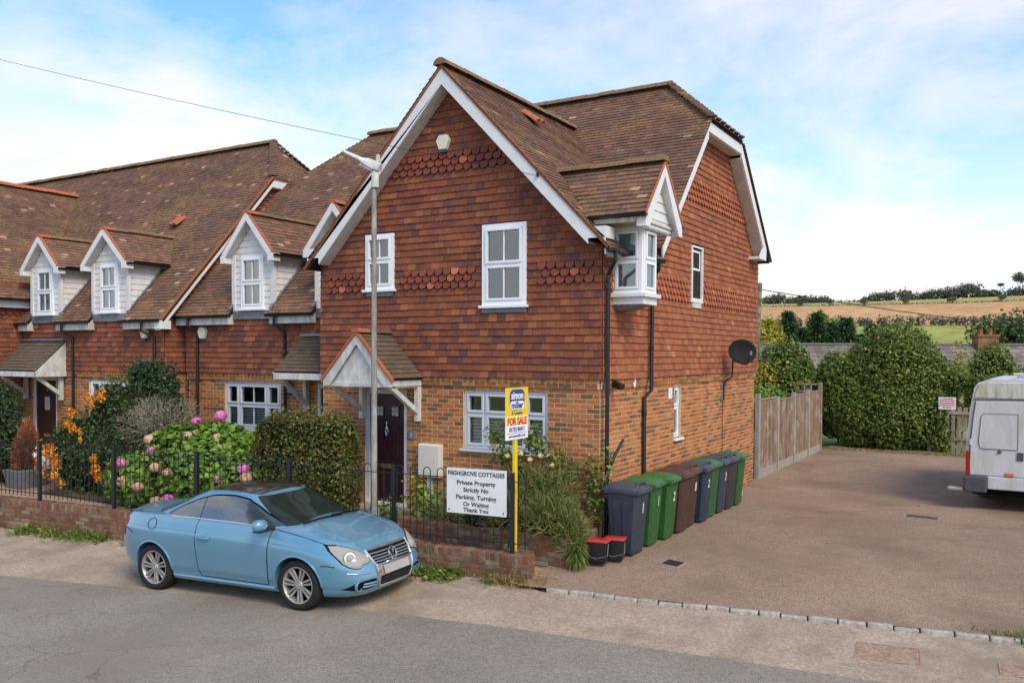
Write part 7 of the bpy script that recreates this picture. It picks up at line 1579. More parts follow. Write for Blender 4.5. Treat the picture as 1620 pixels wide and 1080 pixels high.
MB().box(-0.9, 0.9, 0.3, 5.2, 0.25, 0.44).build('underbody', 'void', VAN)
# ------------------------------------------------------------------ plants and the country beyond
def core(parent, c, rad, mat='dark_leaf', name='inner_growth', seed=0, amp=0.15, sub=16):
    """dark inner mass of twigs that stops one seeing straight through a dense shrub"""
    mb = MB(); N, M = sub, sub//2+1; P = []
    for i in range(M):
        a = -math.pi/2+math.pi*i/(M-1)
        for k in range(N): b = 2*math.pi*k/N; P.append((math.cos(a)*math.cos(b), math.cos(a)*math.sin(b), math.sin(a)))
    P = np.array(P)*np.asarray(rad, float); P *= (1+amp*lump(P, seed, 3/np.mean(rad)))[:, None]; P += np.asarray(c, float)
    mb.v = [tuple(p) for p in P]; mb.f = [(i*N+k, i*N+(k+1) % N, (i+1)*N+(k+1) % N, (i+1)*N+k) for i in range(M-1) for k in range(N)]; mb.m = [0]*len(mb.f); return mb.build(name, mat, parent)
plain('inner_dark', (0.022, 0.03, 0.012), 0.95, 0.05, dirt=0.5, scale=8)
def shrub(name, loc, label, cat, blobs, n, size, mat, seed=0, group=None, k=3.0, shell=0.35, amp=0.2, cores=0.80, zmin=None, aspect=0.55, stem=True, out=0.5):
    """blobs: (centre, radii, share of the leaves)"""
    t = world_thing(name, loc, label, cat, group); tot = sum(b[2] for b in blobs)
    Ps, Ds = [], []
    for i, (c, r, w) in enumerate(blobs):
        P, D = blob(int(n*w/tot), c, r, seed+i*7, shell, amp, k, zmin); Ps.append(P); Ds.append(D)
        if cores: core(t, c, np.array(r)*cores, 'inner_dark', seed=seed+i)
    P, D = np.concatenate(Ps), np.concatenate(Ds); o = leaves('foliage', P, D, size, mat, t, aspect=aspect, seed=seed, out=out); o['kind'] = 'stuff'
    rg = np.random.default_rng(seed+77); m = (rg.random(len(P)) < 0.09) & (D[:, 2] > -0.1); Q = P[m]; E = D[m]*0.6+rg.normal(0, 0.35, Q.shape)+V(0, 0, 0.45); E /= np.linalg.norm(E, axis=1)[:, None]
    k_ = rg.random((len(Q), 1)); Q = np.concatenate([Q+E*size*(0.9+f*2.6*k_) for f in (0.35, 0.7, 1.0)]); leaves('young_shoots', Q, np.tile(E, (3, 1)), size*0.8, mat, t, aspect=aspect*0.85, seed=seed+5, out=0.3)['kind'] = 'stuff'
    if stem:
        b = V(loc[0], loc[1], loc[2]); stems(t, b, [np.asarray(c)+V(0, 0, r[2]*0.3) for c, r, w in blobs], 0.035, 'stem', seed=seed)
    return t
# clipped hedge by the brown door
t = world_thing('clipped_hedge', (-5.1, -1.1, -0.38), 'boxy clipped hedge with bronze tints left of the brown door', 'hedge')
lo, hi = V(-6.1, -1.45, -0.36), V(-3.98, -0.72, 1.48)
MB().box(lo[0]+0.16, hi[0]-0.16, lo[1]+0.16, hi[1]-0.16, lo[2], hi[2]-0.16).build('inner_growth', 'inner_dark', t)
P, D = boxpts(26000, lo, hi, 4, 0.22, 0.09); leaves('foliage', P, D, 0.048, 'privet_leaf', t, seed=4, out=0.45)['kind'] = 'stuff'
P, D = boxpts(1500, lo-0.03, hi+0.06, 14, 0.05, 0.16); leaves('young_shoots', P, D, 0.055, 'weed_leaf', t, seed=9)['kind'] = 'stuff'
for x in np.linspace(-5.9, -4.2, 8): MB().tube([(x, -1.1, -0.4), (x+0.05, -1.15, 0.3)], 0.02, 6).build('stem', 'bark', t)
# hydrangea
t = world_thing('hydrangea', (-7.75, -1.1, -0.4), 'large bright green hydrangea with pink and faded heads behind the railing', 'shrub')
HB = [((-7.7, -1.05, 0.30), (1.55, 0.75, 0.95), 3.0), ((-9.0, -1.30, 0.05), (0.95, 0.62, 0.62), 1.3), ((-6.5, -1.15, 0.10), (0.75, 0.55, 0.72), 1.0), ((-7.3, -0.9, 0.62), (0.9, 0.55, 0.68), 1.2)]
Ps, Ds = [], []
for i, (c, r, w) in enumerate(HB):
    P, D = blob(int(2400*w), c, r, 40+i, 0.28, 0.18, 3.0, -0.4); Ps.append(P); Ds.append(D); core(t, c, np.array(r)*0.80, 'inner_dark', seed=i)
leaves('foliage', np.concatenate(Ps), np.concatenate(Ds), 0.125, 'hydrangea_leaf', t, aspect=0.68, seed=5, out=0.5, up=0.4)['kind'] = 'stuff'
stems(t, (-7.75, -1.1, -0.42), [c for c, r, w in HB], 0.03, 'stem', seed=3)
def flower(t, c, r, mat, n=230):
    d = RNG.normal(0, 1, (n, 3)); d /= np.linalg.norm(d, axis=1)[:, None]; P = np.asarray(c)+d*r*np.array([1, 1, 0.8]); leaves('flower_head', P, d, r*0.46, mat, t, aspect=0.9, seed=int(abs(c[0])*100), out=0.9, up=0.0)
HEADS = [(-9.55, -1.62, 0.30, 0), (-9.5, -1.75, 0.02, 0), (-9.0, -1.85, 0.45, 0), (-8.5, -1.55, 0.68, 0), (-8.1, -1.50, 0.66, 1), (-8.15, -1.75, 0.42, 1), (-8.9, -1.9, 0.12, 1), (-8.45, -1.9, 0.06, 1), (-8.0, -1.85, -0.18, 1), (-7.6, -1.9, -0.10, 0), (-7.05, -1.85, -0.12, 0), (-7.75, -1.35, 0.98, 1),
         (-8.0, -0.95, 1.22, 0), (-7.45, -0.85, 1.34, 0), (-7.4, -0.95, 1.17, 0), (-7.1, -1.2, 0.98, 1), (-7.0, -1.25, 0.84, 1), (-6.85, -1.15, 0.86, 1), (-7.55, -1.45, 0.72, 1), (-6.15, -1.45, 0.50, 0), (-6.05, -1.5, 0.36, 1), (-8.7, -1.45, 0.88, 1), (-6.75, -1.75, 0.0, 1), (-9.3, -1.7, -0.2, 1), (-7.8, -1.75, 0.35, 1), (-6.6, -1.6, 0.3, 0)]
for x, y, z, m in HEADS: flower(t, (x, y, z), 0.105+RNG.normal(0, 0.012), 'faded_petal' if m else 'pink_petal')
# pyracantha with orange berries
t = shrub('berry_shrub', (-10.9, -0.95, -0.4), 'dark shrub covered with bunches of orange berries left of the hydrangea', 'shrub', [((-11.2, -1.0, 0.35), (1.35, 0.75, 0.95), 3), ((-10.6, -0.8, 1.15), (0.85, 0.5, 0.85), 2), ((-10.0, -1.0, 0.3), (0.75, 0.6, 0.85), 1.3)], 11000, 0.065, 'berry_leaf', 60, zmin=-0.4, amp=0.3, aspect=0.42)
BC = [(-12.15, -1.6, 0.35, .16), (-12.3, -1.5, 0.15, .13), (-12.0, -1.6, 0.0, .14), (-11.45, -1.75, 0.50, .20), (-11.3, -1.75, 0.28, .2), (-11.25, -1.8, 0.05, .16), (-11.1, -1.75, -0.12, .12), (-10.25, -1.6, 0.42, .12), (-10.15, -1.62, 0.2, .15), (-10.1, -1.6, 0.05, .12), (-10.75, -1.35, 1.60, .17), (-10.4, -1.32, 1.66, .16), (-10.6, -1.4, 1.48, .1), (-11.3, -1.4, 1.28, .12), (-11.35, -1.45, 1.05, .12), (-11.1, -1.5, 0.98, .13), (-10.85, -1.5, 0.92, .1), (-11.9, -1.6, 0.52, .1), (-10.6, -1.65, 0.78, .07)]
for x, y, z, r in BC:
    n = int(130*(r/0.15)**2); d = RNG.normal(0, 1, (n, 3)); d /= np.linalg.norm(d, axis=1)[:, None]; P = V(x, y, z)+d*r*RNG.random((n, 1))**0.4*np.array([1, 0.6, 1]); leaves('berry_cluster', P, d, 0.034, 'orange_berry', t, aspect=0.95, seed=n+abs(int(x*10)), out=0.6, up=0)
P, D = blob(60, (-11.9, -1.65, 0.30), (0.3, 0.15, 0.4), 3, 0.9, 0.2); leaves('white_blossom', P, D, 0.07, 'white_petal', t, aspect=0.9)
# grey twiggy shrub, climber, left-hand shrubs
t = world_thing('grey_shrub', (-9.5, -0.65, -0.35), 'bare grey twiggy shrub between orange berries and hydrangea', 'shrub')
P, D = blob(5200, (-9.5, -0.65, 1.05), (1.05, 0.6, 0.58), 71, 0.8, 0.25); blades('foliage', P, D+V(0, 0, 0.35)+RNG.normal(0, 0.5, D.shape), 0.16, 0.008, 'grey_twig', t, seed=2, bend=0.2)['kind'] = 'stuff'
P, D = blob(1800, (-9.5, -0.65, 1.05), (1.0, 0.55, 0.55), 72, 0.6, 0.25); leaves('dry_leaves', P, D, 0.035, 'grey_twig', t, seed=3)['kind'] = 'stuff'
stems(t, (-9.5, -0.65, -0.35), [(-10.3, -0.7, 1.1), (-9.9, -0.5, 1.4), (-9.4, -0.8, 1.45), (-8.9, -0.6, 1.3), (-8.6, -0.7, 1.0)], 0.03, 'stem', seed=5); core(t, (-9.5, -0.6, 0.4), (0.8, 0.45, 0.7), 'inner_dark')
shrub('wall_climber', (-10.2, -0.3, -0.3), 'dark green climber sprawling beside the cottage corner downpipe', 'climber', [((-10.0, -0.35, 1.75), (0.85, 0.30, 0.52), 2), ((-9.6, -0.4, 1.2), (0.6, 0.3, 0.6), 1), ((-10.5, -0.3, 2.05), (0.45, 0.2, 0.3), 0.6)], 5200, 0.075, 'dark_leaf', 80, amp=0.35, cores=0.55)
shrub('evergreen_shrub', (-14.6, -1.2, -0.4), 'tall dark evergreen shrub left of the plank door', 'shrub', [((-14.9, -1.2, 1.1), (1.15, 0.6, 0.85), 2), ((-14.6, -1.3, 0.2), (1.2, 0.6, 0.75), 1.6)], 9000, 0.075, 'dark_leaf', 90, amp=0.25, zmin=-0.4)
t = shrub('variegated_shrub', (-14.2, -1.9, -0.4), 'yellow-green variegated shrub low at the left frame edge', 'shrub', [((-14.1, -1.9, 0.35), (0.85, 0.45, 0.62), 2)], 3000, 0.07, 'privet_leaf', 95, amp=0.3, zmin=-0.4)
t = world_thing('potted_conifer', (-13.0, -1.35, -0.38), 'browned dead conifer in a square grey pot by the plank door', 'potted plant')
MB().hexa([(-13.27, -1.62, -0.40), (-12.73, -1.62, -0.40), (-12.73, -1.08, -0.40), (-13.27, -1.08, -0.40), (-13.36, -1.71, 0.0), (-12.64, -1.71, 0.0), (-12.64, -0.99, 0.0), (-13.36, -0.99, 0.0)]).build('pot', 'lead', t, bevel=0.02)
P, D = blob(3200, (-13.0, -1.35, 0.42), (0.30, 0.30, 0.62), 99, 0.5, 0.2); s_ = 1-0.55*((P[:, 2]-0.0)/1.1).clip(0, 1); P[:, 0] = -13.0+(P[:, 0]+13.0)*s_; P[:, 1] = -1.35+(P[:, 1]+1.35)*s_
blades('foliage', P, D+V(0, 0, 0.8), 0.09, 0.022, 'copper_leaf', t, bend=0.1)['kind'] = 'stuff'; MB().tube([(-13, -1.35, -0.1), (-13, -1.35, 0.8)], [0.03, 0.01], 6).build('trunk', 'bark', t); core(t, (-13, -1.35, 0.35), (0.16, 0.16, 0.5), 'bark')
# planter plants
t = world_thing('herb_bed', (-0.9, -0.7, -0.1), 'straggly herbs spilling over the raised brick planter', 'plant')
Ps, Ds = [], []
for c, r, n in [((-0.35, -0.75, 0.12), (0.45, 0.42, 0.34), 2600), ((-1.0, -0.80, 0.10), (0.5, 0.40, 0.36), 2400), ((-1.65, -0.75, 0.02), (0.5, 0.35, 0.26), 1500), ((-2.3, -0.75, -0.02), (0.4, 0.3, 0.18), 700), ((-0.05, -0.85, -0.05), (0.22, 0.26, 0.32), 1300), ((-0.7, -0.5, 0.45), (0.55, 0.3, 0.38), 1500)]:
    P, D = blob(n, c, r, int(-c[0]*100), 0.8, 0.3); Ps.append(P); Ds.append(D)
P, D = np.concatenate(Ps), np.concatenate(Ds); blades('foliage', P, D*0.7+V(0, 0, 0.75)+RNG.normal(0, 0.45, D.shape), 0.15, 0.012, 'herb_leaf', t, bend=0.5)['kind'] = 'stuff'
P2, D2 = P[::3], D[::3]; leaves('small_leaves', P2+RNG.normal(0, 0.03, P2.shape), D2, 0.035, 'herb_leaf', t, aspect=0.4, seed=8)['kind'] = 'stuff'
P, D = blob(420, (0.10, -0.98, -0.30), (0.10, 0.12, 0.24), 9, 0.8, 0.3); blades('trailing_sprays', P, D+V(0.3, -0.3, -0.6), 0.13, 0.012, 'weed_leaf', t, bend=0.6)['kind'] = 'stuff'
for x in (-0.35, -1.0, -1.65): core(t, (x, -0.72, -0.02), (0.36, 0.3, 0.22), 'inner_dark')
t = world_thing('rose_bush', (-1.1, -0.4, -0.1), 'thin climbing rose with a few orange blooms before the brick wall', 'rose bush')
tips = [(-1.55, -0.45, 1.22), (-1.2, -0.5, 1.38), (-0.85, -0.45, 1.12), (-0.6, -0.4, 0.95), (-1.35, -0.55, 0.95), (-0.95, -0.5, 1.25), (-0.4, -0.3, 0.75)]
stems(t, (-1.05, -0.45, -0.12), tips, 0.014, 'stem', 'weed_leaf' if False else 'bark', 3, 0.35)
Ps, Ds = [], []
for i, q in enumerate(tips+[(-1.1, -0.5, 0.75), (-0.75, -0.5, 0.6)]): P, D = blob(190, q, (0.24, 0.18, 0.24), 200+i, 0.9, 0.3); Ps.append(P); Ds.append(D)
leaves('foliage', np.concatenate(Ps), np.concatenate(Ds), 0.065, 'weed_leaf', t, aspect=0.55, seed=6)['kind'] = 'stuff'
for q in [(-1.02, -0.66, 1.02), (-0.86, -0.64, 0.94), (-1.25, -0.66, 0.97), (-0.7, -0.6, 1.0), (-0.55, -0.52, 0.86), (-1.5, -0.6, 1.1)]:
    d = RNG.normal(0, 1, (26, 3)); d /= np.linalg.norm(d, axis=1)[:, None]; leaves('bloom', V(*q)+d*0.035, d, 0.045, 'rose_petal', t, aspect=0.9, seed=int(q[2]*100), out=0.9)
t = world_thing('corner_climber', (0.05, -0.12, -0.4), 'small climber clinging to the black corner downpipe', 'climber')
P, D = blob(520, (0.0, -0.16, 0.55), (0.30, 0.13, 0.62), 33, 0.95, 0.35); leaves('foliage', P, D, 0.06, 'weed_leaf', t, aspect=0.6, seed=3)['kind'] = 'stuff'
MB().tube([(0.06, -0.13, -0.4), (0.1, -0.12, 0.3), (0.16, -0.08, 0.72), (0.26, -0.06, 0.98), (0.40, -0.03, 1.26)], [0.03, 0.032, 0.03, 0.026, 0.024], 7).build('sawn_branch', 'bark', t, smooth=True); MB().tube([(0.22, -0.07, 0.9), (0.14, -0.1, 1.0)], 0.012, 5).build('twig', 'bark', t)
def bedplant(loc, label, blobs, n, size, mat, seed): return shrub('bedding_plant', loc, label, 'plant', blobs, n, size, mat, seed, cores=0, stem=False, shell=0.8, amp=0.3, zmin=-0.32, aspect=0.75)
bedplant((-2.75, -0.5, -0.2), 'lime green broad-leaved plant below the meter box', [((-2.75, -0.55, 0.0), (0.38, 0.25, 0.30), 1), ((-2.35, -0.55, -0.05), (0.25, 0.2, 0.25), .6)], 420, 0.10, 'hydrangea_leaf', 301)
bedplant((-3.05, -0.45, -0.2), 'yellowing leafy plant against the meter box pipe', [((-3.1, -0.45, 0.15), (0.20, 0.16, 0.26), 1)], 150, 0.09, 'lime_leaf', 302)
bedplant((-3.55, -0.7, -0.3), 'low leafy plant beside the front door step', [((-3.5, -0.75, -0.15), (0.3, 0.2, 0.2), 1)], 220, 0.07, 'weed_leaf', 303)
# verge weeds
Pw = []
for a, b, n, w in ((-6.8, -0.2, 9000, 0.14), (-11.8, -7.4, 2200, 0.16), (-20, -12, 500, 0.14)):
    s_ = RNG.uniform(a, b, n); s_ = s_[(np.sin(s_*1.9)+np.sin(s_*4.3+1)+np.sin(s_*9.1)+RNG.normal(0, 0.6, len(s_))) > -0.2]; d_ = -np.abs(RNG.normal(0.02, w, len(s_)))
    Pw += [wp(s, d, verge_z(float(wp(s, d)[0]), float(wp(s, d)[1]))-0.005) for s, d in zip(s_, d_)]
Pw = np.array(Pw); D = RNG.normal(0, 0.6, Pw.shape)+V(0, -0.35, 0.9)
o = blades('verge_grass', Pw, D, 0.19, 0.014, 'weed_leaf', None, bend=0.6); tag(o, 'ragged green weeds along the foot of the low brick wall', 'grass', kind='stuff')
Pl = Pw[::2]+RNG.normal(0, 0.05, Pw[::2].shape)+V(0, -0.03, 0.05); o = leaves('verge_weeds', Pl, RNG.normal(0, 0.5, Pl.shape)+V(0, 0, 1), 0.07, 'weed_leaf', None, aspect=0.7); tag(o, 'broad-leaved weeds at the foot of the low brick wall', 'weeds', kind='stuff')
Pd = np.array([wp(RNG.normal(-0.15, 0.25), RNG.normal(-0.08, 0.09), -0.665) for _ in range(420)]); o = blades('dry_grass', Pd, RNG.normal(0, 0.6, Pd.shape)+V(0.2, -0.2, 1.0), 0.22, 0.010, 'dry_leaf', None, bend=0.5); tag(o, 'dry straw-coloured grass at the end of the low wall', 'grass', kind='stuff')
Pd = np.array([(RNG.normal(5.9, 0.35), RNG.normal(-0.86, 0.07), -0.62) for _ in range(420)]); o = blades('kerb_grass', Pd, RNG.normal(0, 0.6, Pd.shape)+V(0, 0, 1.0), 0.14, 0.012, 'weed_leaf', None, bend=0.5); tag(o, 'tuft of grass at the right end of the granite kerb', 'grass', kind='stuff')
Pd = np.array([(RNG.uniform(-0.3, 6.5), 0, 0) for _ in range(1500)]); Pd[:, 1] = 17.3-np.abs(RNG.normal(0, 0.28, 1500)); Pd[:, 2] = -0.465; o = leaves('leaf_litter', Pd, RNG.normal(0, 0.3, Pd.shape)+V(0, 0, 1), 0.07, 'dry_leaf', None); tag(o, 'brown fallen leaves along the foot of the ivy', 'leaves', kind='stuff')
Pd = np.array([(RNG.uniform(0.02, 9), RNG.uniform(-1.2, 16), 0.0) for _ in range(260)]); Pd[:, 2] = [drive_z(x, y)+0.008 for x, y, z in Pd]; o = leaves('scattered_leaves', Pd, RNG.normal(0, 0.15, Pd.shape)+V(0, 0, 1), 0.035, 'dry_leaf', None); tag(o, 'odd fallen leaves scattered over the driveway', 'leaves', kind='stuff')
# behind the driveway
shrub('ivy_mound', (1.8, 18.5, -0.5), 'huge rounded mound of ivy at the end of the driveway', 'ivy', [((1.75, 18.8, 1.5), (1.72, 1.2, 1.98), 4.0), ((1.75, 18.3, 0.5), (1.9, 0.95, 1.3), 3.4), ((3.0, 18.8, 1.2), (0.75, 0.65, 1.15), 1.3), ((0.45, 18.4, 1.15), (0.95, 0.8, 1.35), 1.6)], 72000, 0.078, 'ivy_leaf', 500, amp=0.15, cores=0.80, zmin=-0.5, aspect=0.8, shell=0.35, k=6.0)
shrub('laurel_shrub', (-1.6, 18.7, -0.5), 'rounded yellow-topped shrub above the panel fence', 'shrub', [((-1.6, 18.7, 1.3), (1.1, 0.9, 1.65), 2)], 16000, 0.085, 'ivy_leaf', 520, amp=0.14, zmin=-0.5, aspect=0.7)
shrub('privet_bush', (0.0, 19.3, -0.5), 'olive green bush between the rounded shrub and the ivy mound', 'shrub', [((-0.15, 19.3, 1.1), (0.85, 0.8, 1.55), 2)], 9000, 0.085, 'ivy_leaf', 530, amp=0.16, zmin=-0.5, aspect=0.7)
shrub('golden_shrub', (-2.25, 17.9, -0.5), 'small golden yellow shrub beside the house corner', 'shrub', [((-2.2, 17.9, 1.0), (0.5, 0.4, 1.2), 1)], 1900, 0.10, 'yellow_leaf', 540, amp=0.25, cores=0.6)
shrub('garden_hedge', (-0.9, 11.2, -0.5), 'bright green creeper growing over the top of the panel fence', 'hedge', [((-0.75, 10.6, 1.1), (0.55, 1.5, 0.60), 2), ((-0.7, 12.8, 1.05), (0.5, 1.4, 0.52), 1.6)], 7000, 0.085, 'hydrangea_leaf', 550, amp=0.2, zmin=0.2, stem=True)
shrub('round_bush', (4.45, 23.5, -0.6), 'round green bush above the white van', 'shrub', [((4.45, 23.6, 1.2), (0.95, 0.9, 1.75), 2), ((5.6, 23.9, 0.6), (1.1, 0.8, 1.5), 1)], 15000, 0.09, 'ivy_leaf', 560, amp=0.15, zmin=-0.6, aspect=0.7)
shrub('tall_weed', (3.55, 21.0, -0.6), 'spindly lime green sapling between ivy mound and round bush', 'sapling', [((3.55, 21.0, 2.0), (0.28, 0.25, 0.9), 1), ((3.3, 20.8, 1.2), (0.5, 0.4, 0.6), 1)], 1300, 0.10, 'lime_leaf', 570, amp=0.3, cores=0, shell=0.9)
shrub('fence_ivy', (3.4, 18.2, -0.5), 'dark ivy tufts hanging over the picket fence', 'ivy', [((3.6, 18.45, 1.65), (0.75, 0.3, 0.45), 1), ((4.7, 18.4, 1.5), (0.8, 0.4, 0.5), 1), ((3.3, 17.85, -0.1), (0.3, 0.15, 0.4), .4)], 3600, 0.10, 'ivy_leaf', 580, amp=0.3, cores=0.5)
# low house beyond
tilemat('slate_tile', [(0, (0.16, 0.13, 0.11)), (0.5, (0.23, 0.19, 0.165)), (1, (0.30, 0.26, 0.23))], speck=0.3, lichen=0.2)
t = world_thing('bungalow', (0.7, 34.5, -0.8), 'long low bungalow roof of grey tiles beyond the ivy', 'house')
A, B = V(-6.0, 30.16, 3.02), V(9.0, 39.15, 3.05); d_ = (B-A)/np.linalg.norm(B-A); nrm = V(d_[1], -d_[0], 0); nrm /= np.linalg.norm(nrm); L = np.linalg.norm(B-A)
def rp(u, k): return A+d_*u+nrm*k*0.235+V(0, 0, -k*0.205)
for k in range(13):
    rs = random.Random(k); mb = MB(); u = 0.0
    while u < L:
        w = 0.33; h = rs.gauss(0, 0.006); q = [rp(u+0.004, k), rp(min(u+w, L)-0.004, k), rp(min(u+w, L)-0.004, k+1)+V(0, 0, 0.07+h), rp(u+0.004, k+1)+V(0, 0, 0.07+h)]
        mb.add(q+[q[2]-V(0, 0, 0.09), q[3]-V(0, 0, 0.09)], [(3, 2, 1, 0), (2, 3, 5, 4)]); u += w
    mb.build('tile_course', 'slate_tile', t)['kind'] = 'stuff'
MB().prism([rp(0, 0)-V(0, 0, 0.02), rp(L, 0)-V(0, 0, 0.02), rp(L, 13)-V(0, 0, 0.02), rp(0, 13)-V(0, 0, 0.02)], V(0, 0, -0.1)).build('roof', 'felt', t)
MB().prism([rp(0, 0)-V(0, 0, 0.02), rp(L, 0)-V(0, 0, 0.02), A+d_*L-nrm*3+V(0, 0, -2.6), A-nrm*3+V(0, 0, -2.6)], V(0, 0, -0.1)).build('roof', 'felt', t)
q = [A+nrm*2.8, B+nrm*2.8, B-nrm*2.8, A-nrm*2.8]; MB().prism([V(p[0], p[1], -0.9) for p in q], V(0, 0, 1.5)).build('wall', 'wall_brick', t)
MB().beam(A+V(0, 0, 0.03), B+V(0, 0, 0.03), 0.26, 0.09).build('ridge', 'slate_tile', t)
cp = A+d_*11.3+nrm*0.2; MB().obox(cp+V(0, 0, 0.05), d_*0.50, nrm*0.28, V(0, 0, 0.42)).build('chimney', 'wall_brick', t); MB().obox(cp+V(0, 0, 0.44), d_*0.55, nrm*0.33, V(0, 0, 0.06)).build('chimney_cap', 'wall_brick', t)
for s_ in (-0.25, 0.22): MB().lathe([(0.10, 0.48), (0.085, 0.78), (0.10, 0.80)], 10, tuple(cp+d_*s_)).build('chimney_pot', 'orange_ridge', t, smooth=True)
# conifer row and trees
def conifer(x, y, z0, h, r, seed, label, grp):
    t = world_thing('conifer', (x, y, z0), label, 'conifer', grp); rg = np.random.default_rng(seed); n = 2600; u = rg.random(n)**0.8; a = rg.uniform(0, 6.283, n)
    rad = r*(1-u)**0.85*(0.55+0.45*rg.random(n)**0.5)*(1+0.25*np.sin(a*3+u*19+seed)); P = np.stack([x+rad*np.cos(a), y+rad*np.sin(a), z0+0.3+u*h], 1); D = np.stack([np.cos(a), np.sin(a), np.full(n, 0.15)], 1)
    blades('crown', P, D+rg.normal(0, 0.3, D.shape), 0.42, 0.13, 'conifer_leaf', t, seed=seed, bend=0.5); MB().tube([(x, y, z0-0.3), (x, y, z0+h*0.9)], [0.14, 0.02], 6).build('trunk', 'bark', t); mb = MB(); mb.lathe([(r*0.62, z0+0.2), (r*0.42, z0+h*0.45), (0.01, z0+h*0.9)], 9, (x, y, 0)); mb.build('inner_growth', 'inner_dark', t)
ORD = ['first', 'second', 'third', 'fourth', 'fifth', 'sixth', 'seventh', 'eighth', 'ninth', 'tenth', 'eleventh', 'twelfth', 'thirteenth', 'fourteenth', 'fifteenth', 'sixteenth', 'seventeenth', 'eighteenth', 'nineteenth', 'twentieth', 'twenty-first', 'twenty-second']
for i, (f, h, r) in enumerate([(0.02, 4.6, 1.1), (0.17, 6.2, 1.1), (0.30, 5.0, 1.15), (0.43, 6.1, 1.15), (0.56, 5.4, 1.1), (0.70, 5.7, 1.2), (0.83, 4.6, 1.1), (0.93, 5.3, 1.0), (1.04, 4.6, 1.1), (1.15, 4.2, 1.0)]):
    conifer(-9.9+6.6*f, 48.7+4.0*f, -1.0, h, r, 600+i, ORD[i]+' dark conifer from the house corner in the row beyond the bungalow', 'conifers in a row beyond the bungalow')
shrub('yellow_bush', (-9.0, 46.0, -1.0), 'tall yellow-green bush left of the conifer row', 'bush', [((-9.2, 46.0, 2.6), (1.1, 1.0, 2.6), 1)], 4200, 0.22, 'yellow_leaf', 620, amp=0.25, cores=0.7)
shrub('lime_bush', (-7.4, 52.5, -1.0), 'lime green bush showing between the conifers', 'bush', [((-7.2, 52.8, 2.8), (1.5, 1.0, 2.8), 1)], 3600, 0.22, 'lime_leaf', 630, amp=0.25, cores=0.7)
def tree(name, x, y, z0, h, r, n, size, mat, seed, label, cat='tree', grp=None, squash=0.75, trunk=0.35, parts=4):
    t = world_thing(name, (x, y, z0), label, cat, grp); rg = np.random.default_rng(seed); Ps, Ds = [], []; cz = z0+h-r*squash
    for i in range(parts):
        a = rg.uniform(0, 6.28); c = V(x+0.45*r*math.cos(a)*(i > 0), y+0.45*r*math.sin(a)*(i > 0), cz+rg.uniform(-0.3, 0.35)*r*squash*(i > 0)); f = 1.0 if i == 0 else rg.uniform(0.5, 0.75)
        P, D = blob(n//parts, c, (r*f, r*f, r*squash*f), seed+i, 0.6, 0.25); Ps.append(P); Ds.append(D)
    leaves('crown', np.concatenate(Ps), np.concatenate(Ds), size, mat, t, aspect=0.75, seed=seed, out=0.4); b = V(x, y, z0)
    stems(t, b, [V(x, y, cz+r*0.3), V(x-r*0.5, y, cz), V(x+r*0.5, y+r*0.2, cz), V(x, y-r*0.4, cz+r*0.2)], max(0.06, r*0.07), 'trunk', seed=seed); return t
t = tree('field_tree', 4.9, 51.8, -1.0, 6.3, 2.3, 7000, 0.24, 'tree_leaf', 700, 'bushy green tree behind the bungalow chimney at the right', parts=6); core(t, (4.9, 51.8, 3.2), (1.7, 1.6, 1.3), 'inner_dark')
tree('field_tree', 8.6, 54.0, -1.0, 7.2, 2.2, 3600, 0.26, 'tree_leaf', 710, 'dark tree cut by the right frame edge above the bungalow', parts=5)
def hp(u, v, z=0): return hillpt(u, v, z)
hr = world_thing('hedgerow', hp(40, 256, 11.0), 'dark bushy hedgerow dividing the green field from the stubble', 'hedgerow')
Ps, Ds = [], []
for i in range(60):
    u = -75+i*2.6+RNG.normal(0, 0.5); c = hp(u, 257, 11.6); r = 1.3+0.8*RNG.random(); P, D = blob(150, (c[0], c[1], c[2]+0.7), (1.6, 1.4, r), i, 0.7, 0.3); Ps.append(P); Ds.append(D)
leaves('foliage', np.concatenate(Ps), np.concatenate(Ds), 0.55, 'hazed_leaf', hr, aspect=0.8)['kind'] = 'stuff'
def pu(px, v=545.0): return (-69.3+(px-1215)*0.3335)*v/545.0
SKO = [1207, 1222, 1243, 1262, 1281, 1300, 1376, 1392, 1409, 1428, 1445, 1462, 1478, 1494, 1510, 1524, 1537, 1553, 1566, 1590, 1608, 1632]
G1 = 'trees along the skyline of the hill'
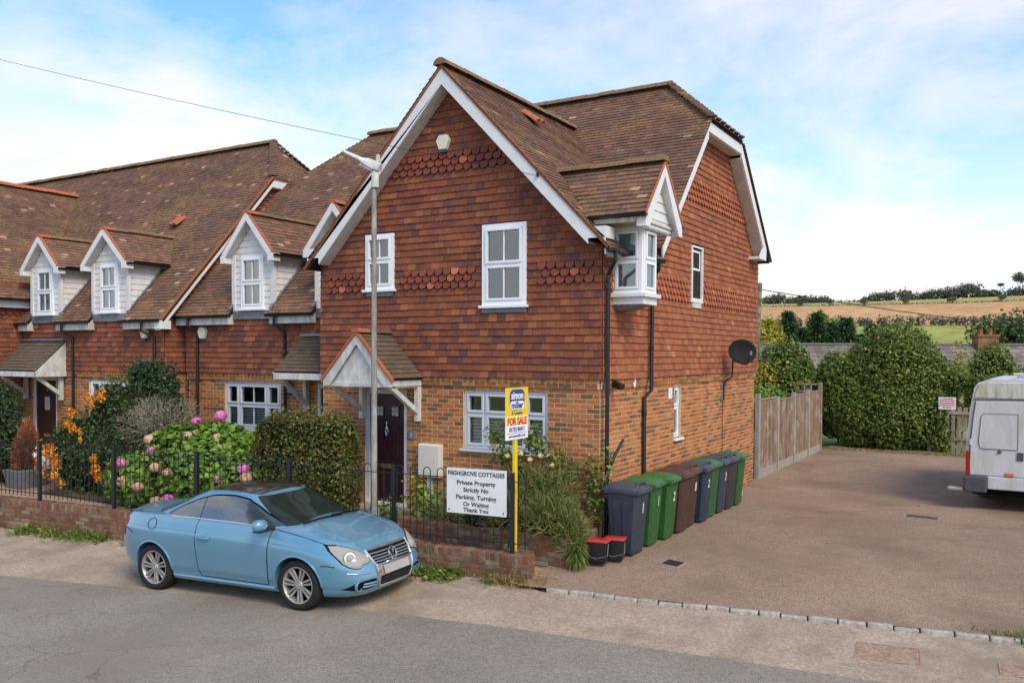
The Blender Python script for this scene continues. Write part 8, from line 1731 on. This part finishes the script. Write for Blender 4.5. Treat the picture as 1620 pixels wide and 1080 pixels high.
for i, (px, hpx, wpx) in enumerate([(1207, 13, 22), (1222, 17, 22), (1243, 12, 20), (1262, 13, 18), (1281, 12, 20), (1300, 10, 18), (1376, 9, 18), (1392, 14, 24), (1409, 15, 20), (1428, 17, 24), (1445, 13, 22), (1462, 11, 22), (1478, 15, 24), (1494, 17, 26), (1510, 18, 26), (1524, 20, 26), (1537, 22, 24), (1553, 11, 20), (1566, 10, 18), (1608, 13, 26), (1590, 12, 24), (1632, 14, 26)]):
    p = hp(pu(px), 548, 36.9); k = 0.405; k_ = SKO.index(px); tree('skyline_tree', p[0], p[1], p[2]-0.6, hpx*k+0.9, wpx*k*0.62, 900, 0.9, 'hazed_leaf', 800+i, 'rounded tree on the skyline, '+ORD[k_]+' from the left', 'tree', G1, 0.62, parts=3)
p = hp(pu(1606), 545, 36.7); tree('skyline_tree', p[0], p[1], p[2]-0.4, 13.5, 4.6, 900, 0.8, 'hazed_leaf', 850, 'tallest open-crowned oak on the skyline at the right', 'tree', None, 0.7, parts=5)
p = hp(pu(1577), 545, 36.7); tree('skyline_tree', p[0], p[1], p[2]-0.4, 8.2, 2.4, 300, 0.7, 'hazed_leaf', 851, 'small wind-bent tree on the skyline left of the tall oak', 'tree', None, 0.45, parts=3)
for i, (px, hpx) in enumerate([(1260, 7), (1311, 10), (1368, 10), (1434, 11), (1505, 10), (1578, 12)]):
    p = hp(pu(px, 434), 434, 28.1); tree('field_oak', p[0], p[1], p[2]-0.3, hpx*0.34+0.4, hpx*0.17+0.3, 420, 0.45, 'hazed_leaf', 900+i, 'small lone oak on the field boundary, '+ORD[i]+' from the left', 'tree', 'lone oaks along the field boundary', 0.7, parts=3)
hr = world_thing('skyline_hedge', hp(0, 546, 36.8), 'thin dark hedge running along the top of the hill', 'hedgerow'); Ps, Ds = [], []
for i in range(120):
    c = hp(-110+i*2.2, 549, 37.0); P, D = blob(34, (c[0], c[1], c[2]+0.6), (1.6, 1.2, 1.3), i, 0.8, 0.3); Ps.append(P); Ds.append(D)
leaves('foliage', np.concatenate(Ps), np.concatenate(Ds), 0.8, 'hazed_leaf', hr, aspect=0.8)['kind'] = 'stuff'
hr = world_thing('field_hedge', hp(0, 433, 28.1), 'low dark hedge line between stubble and the upper pasture', 'hedgerow'); Ps, Ds = [], []
for i in range(110):
    c = hp(-110+i*2.0, 433, 28.2); P, D = blob(20, (c[0], c[1], c[2]+0.25), (1.5, 0.8, 0.5), i, 0.8, 0.3); Ps.append(P); Ds.append(D)
leaves('foliage', np.concatenate(Ps), np.concatenate(Ds), 0.5, 'hazed_leaf', hr, aspect=0.8)['kind'] = 'stuff'
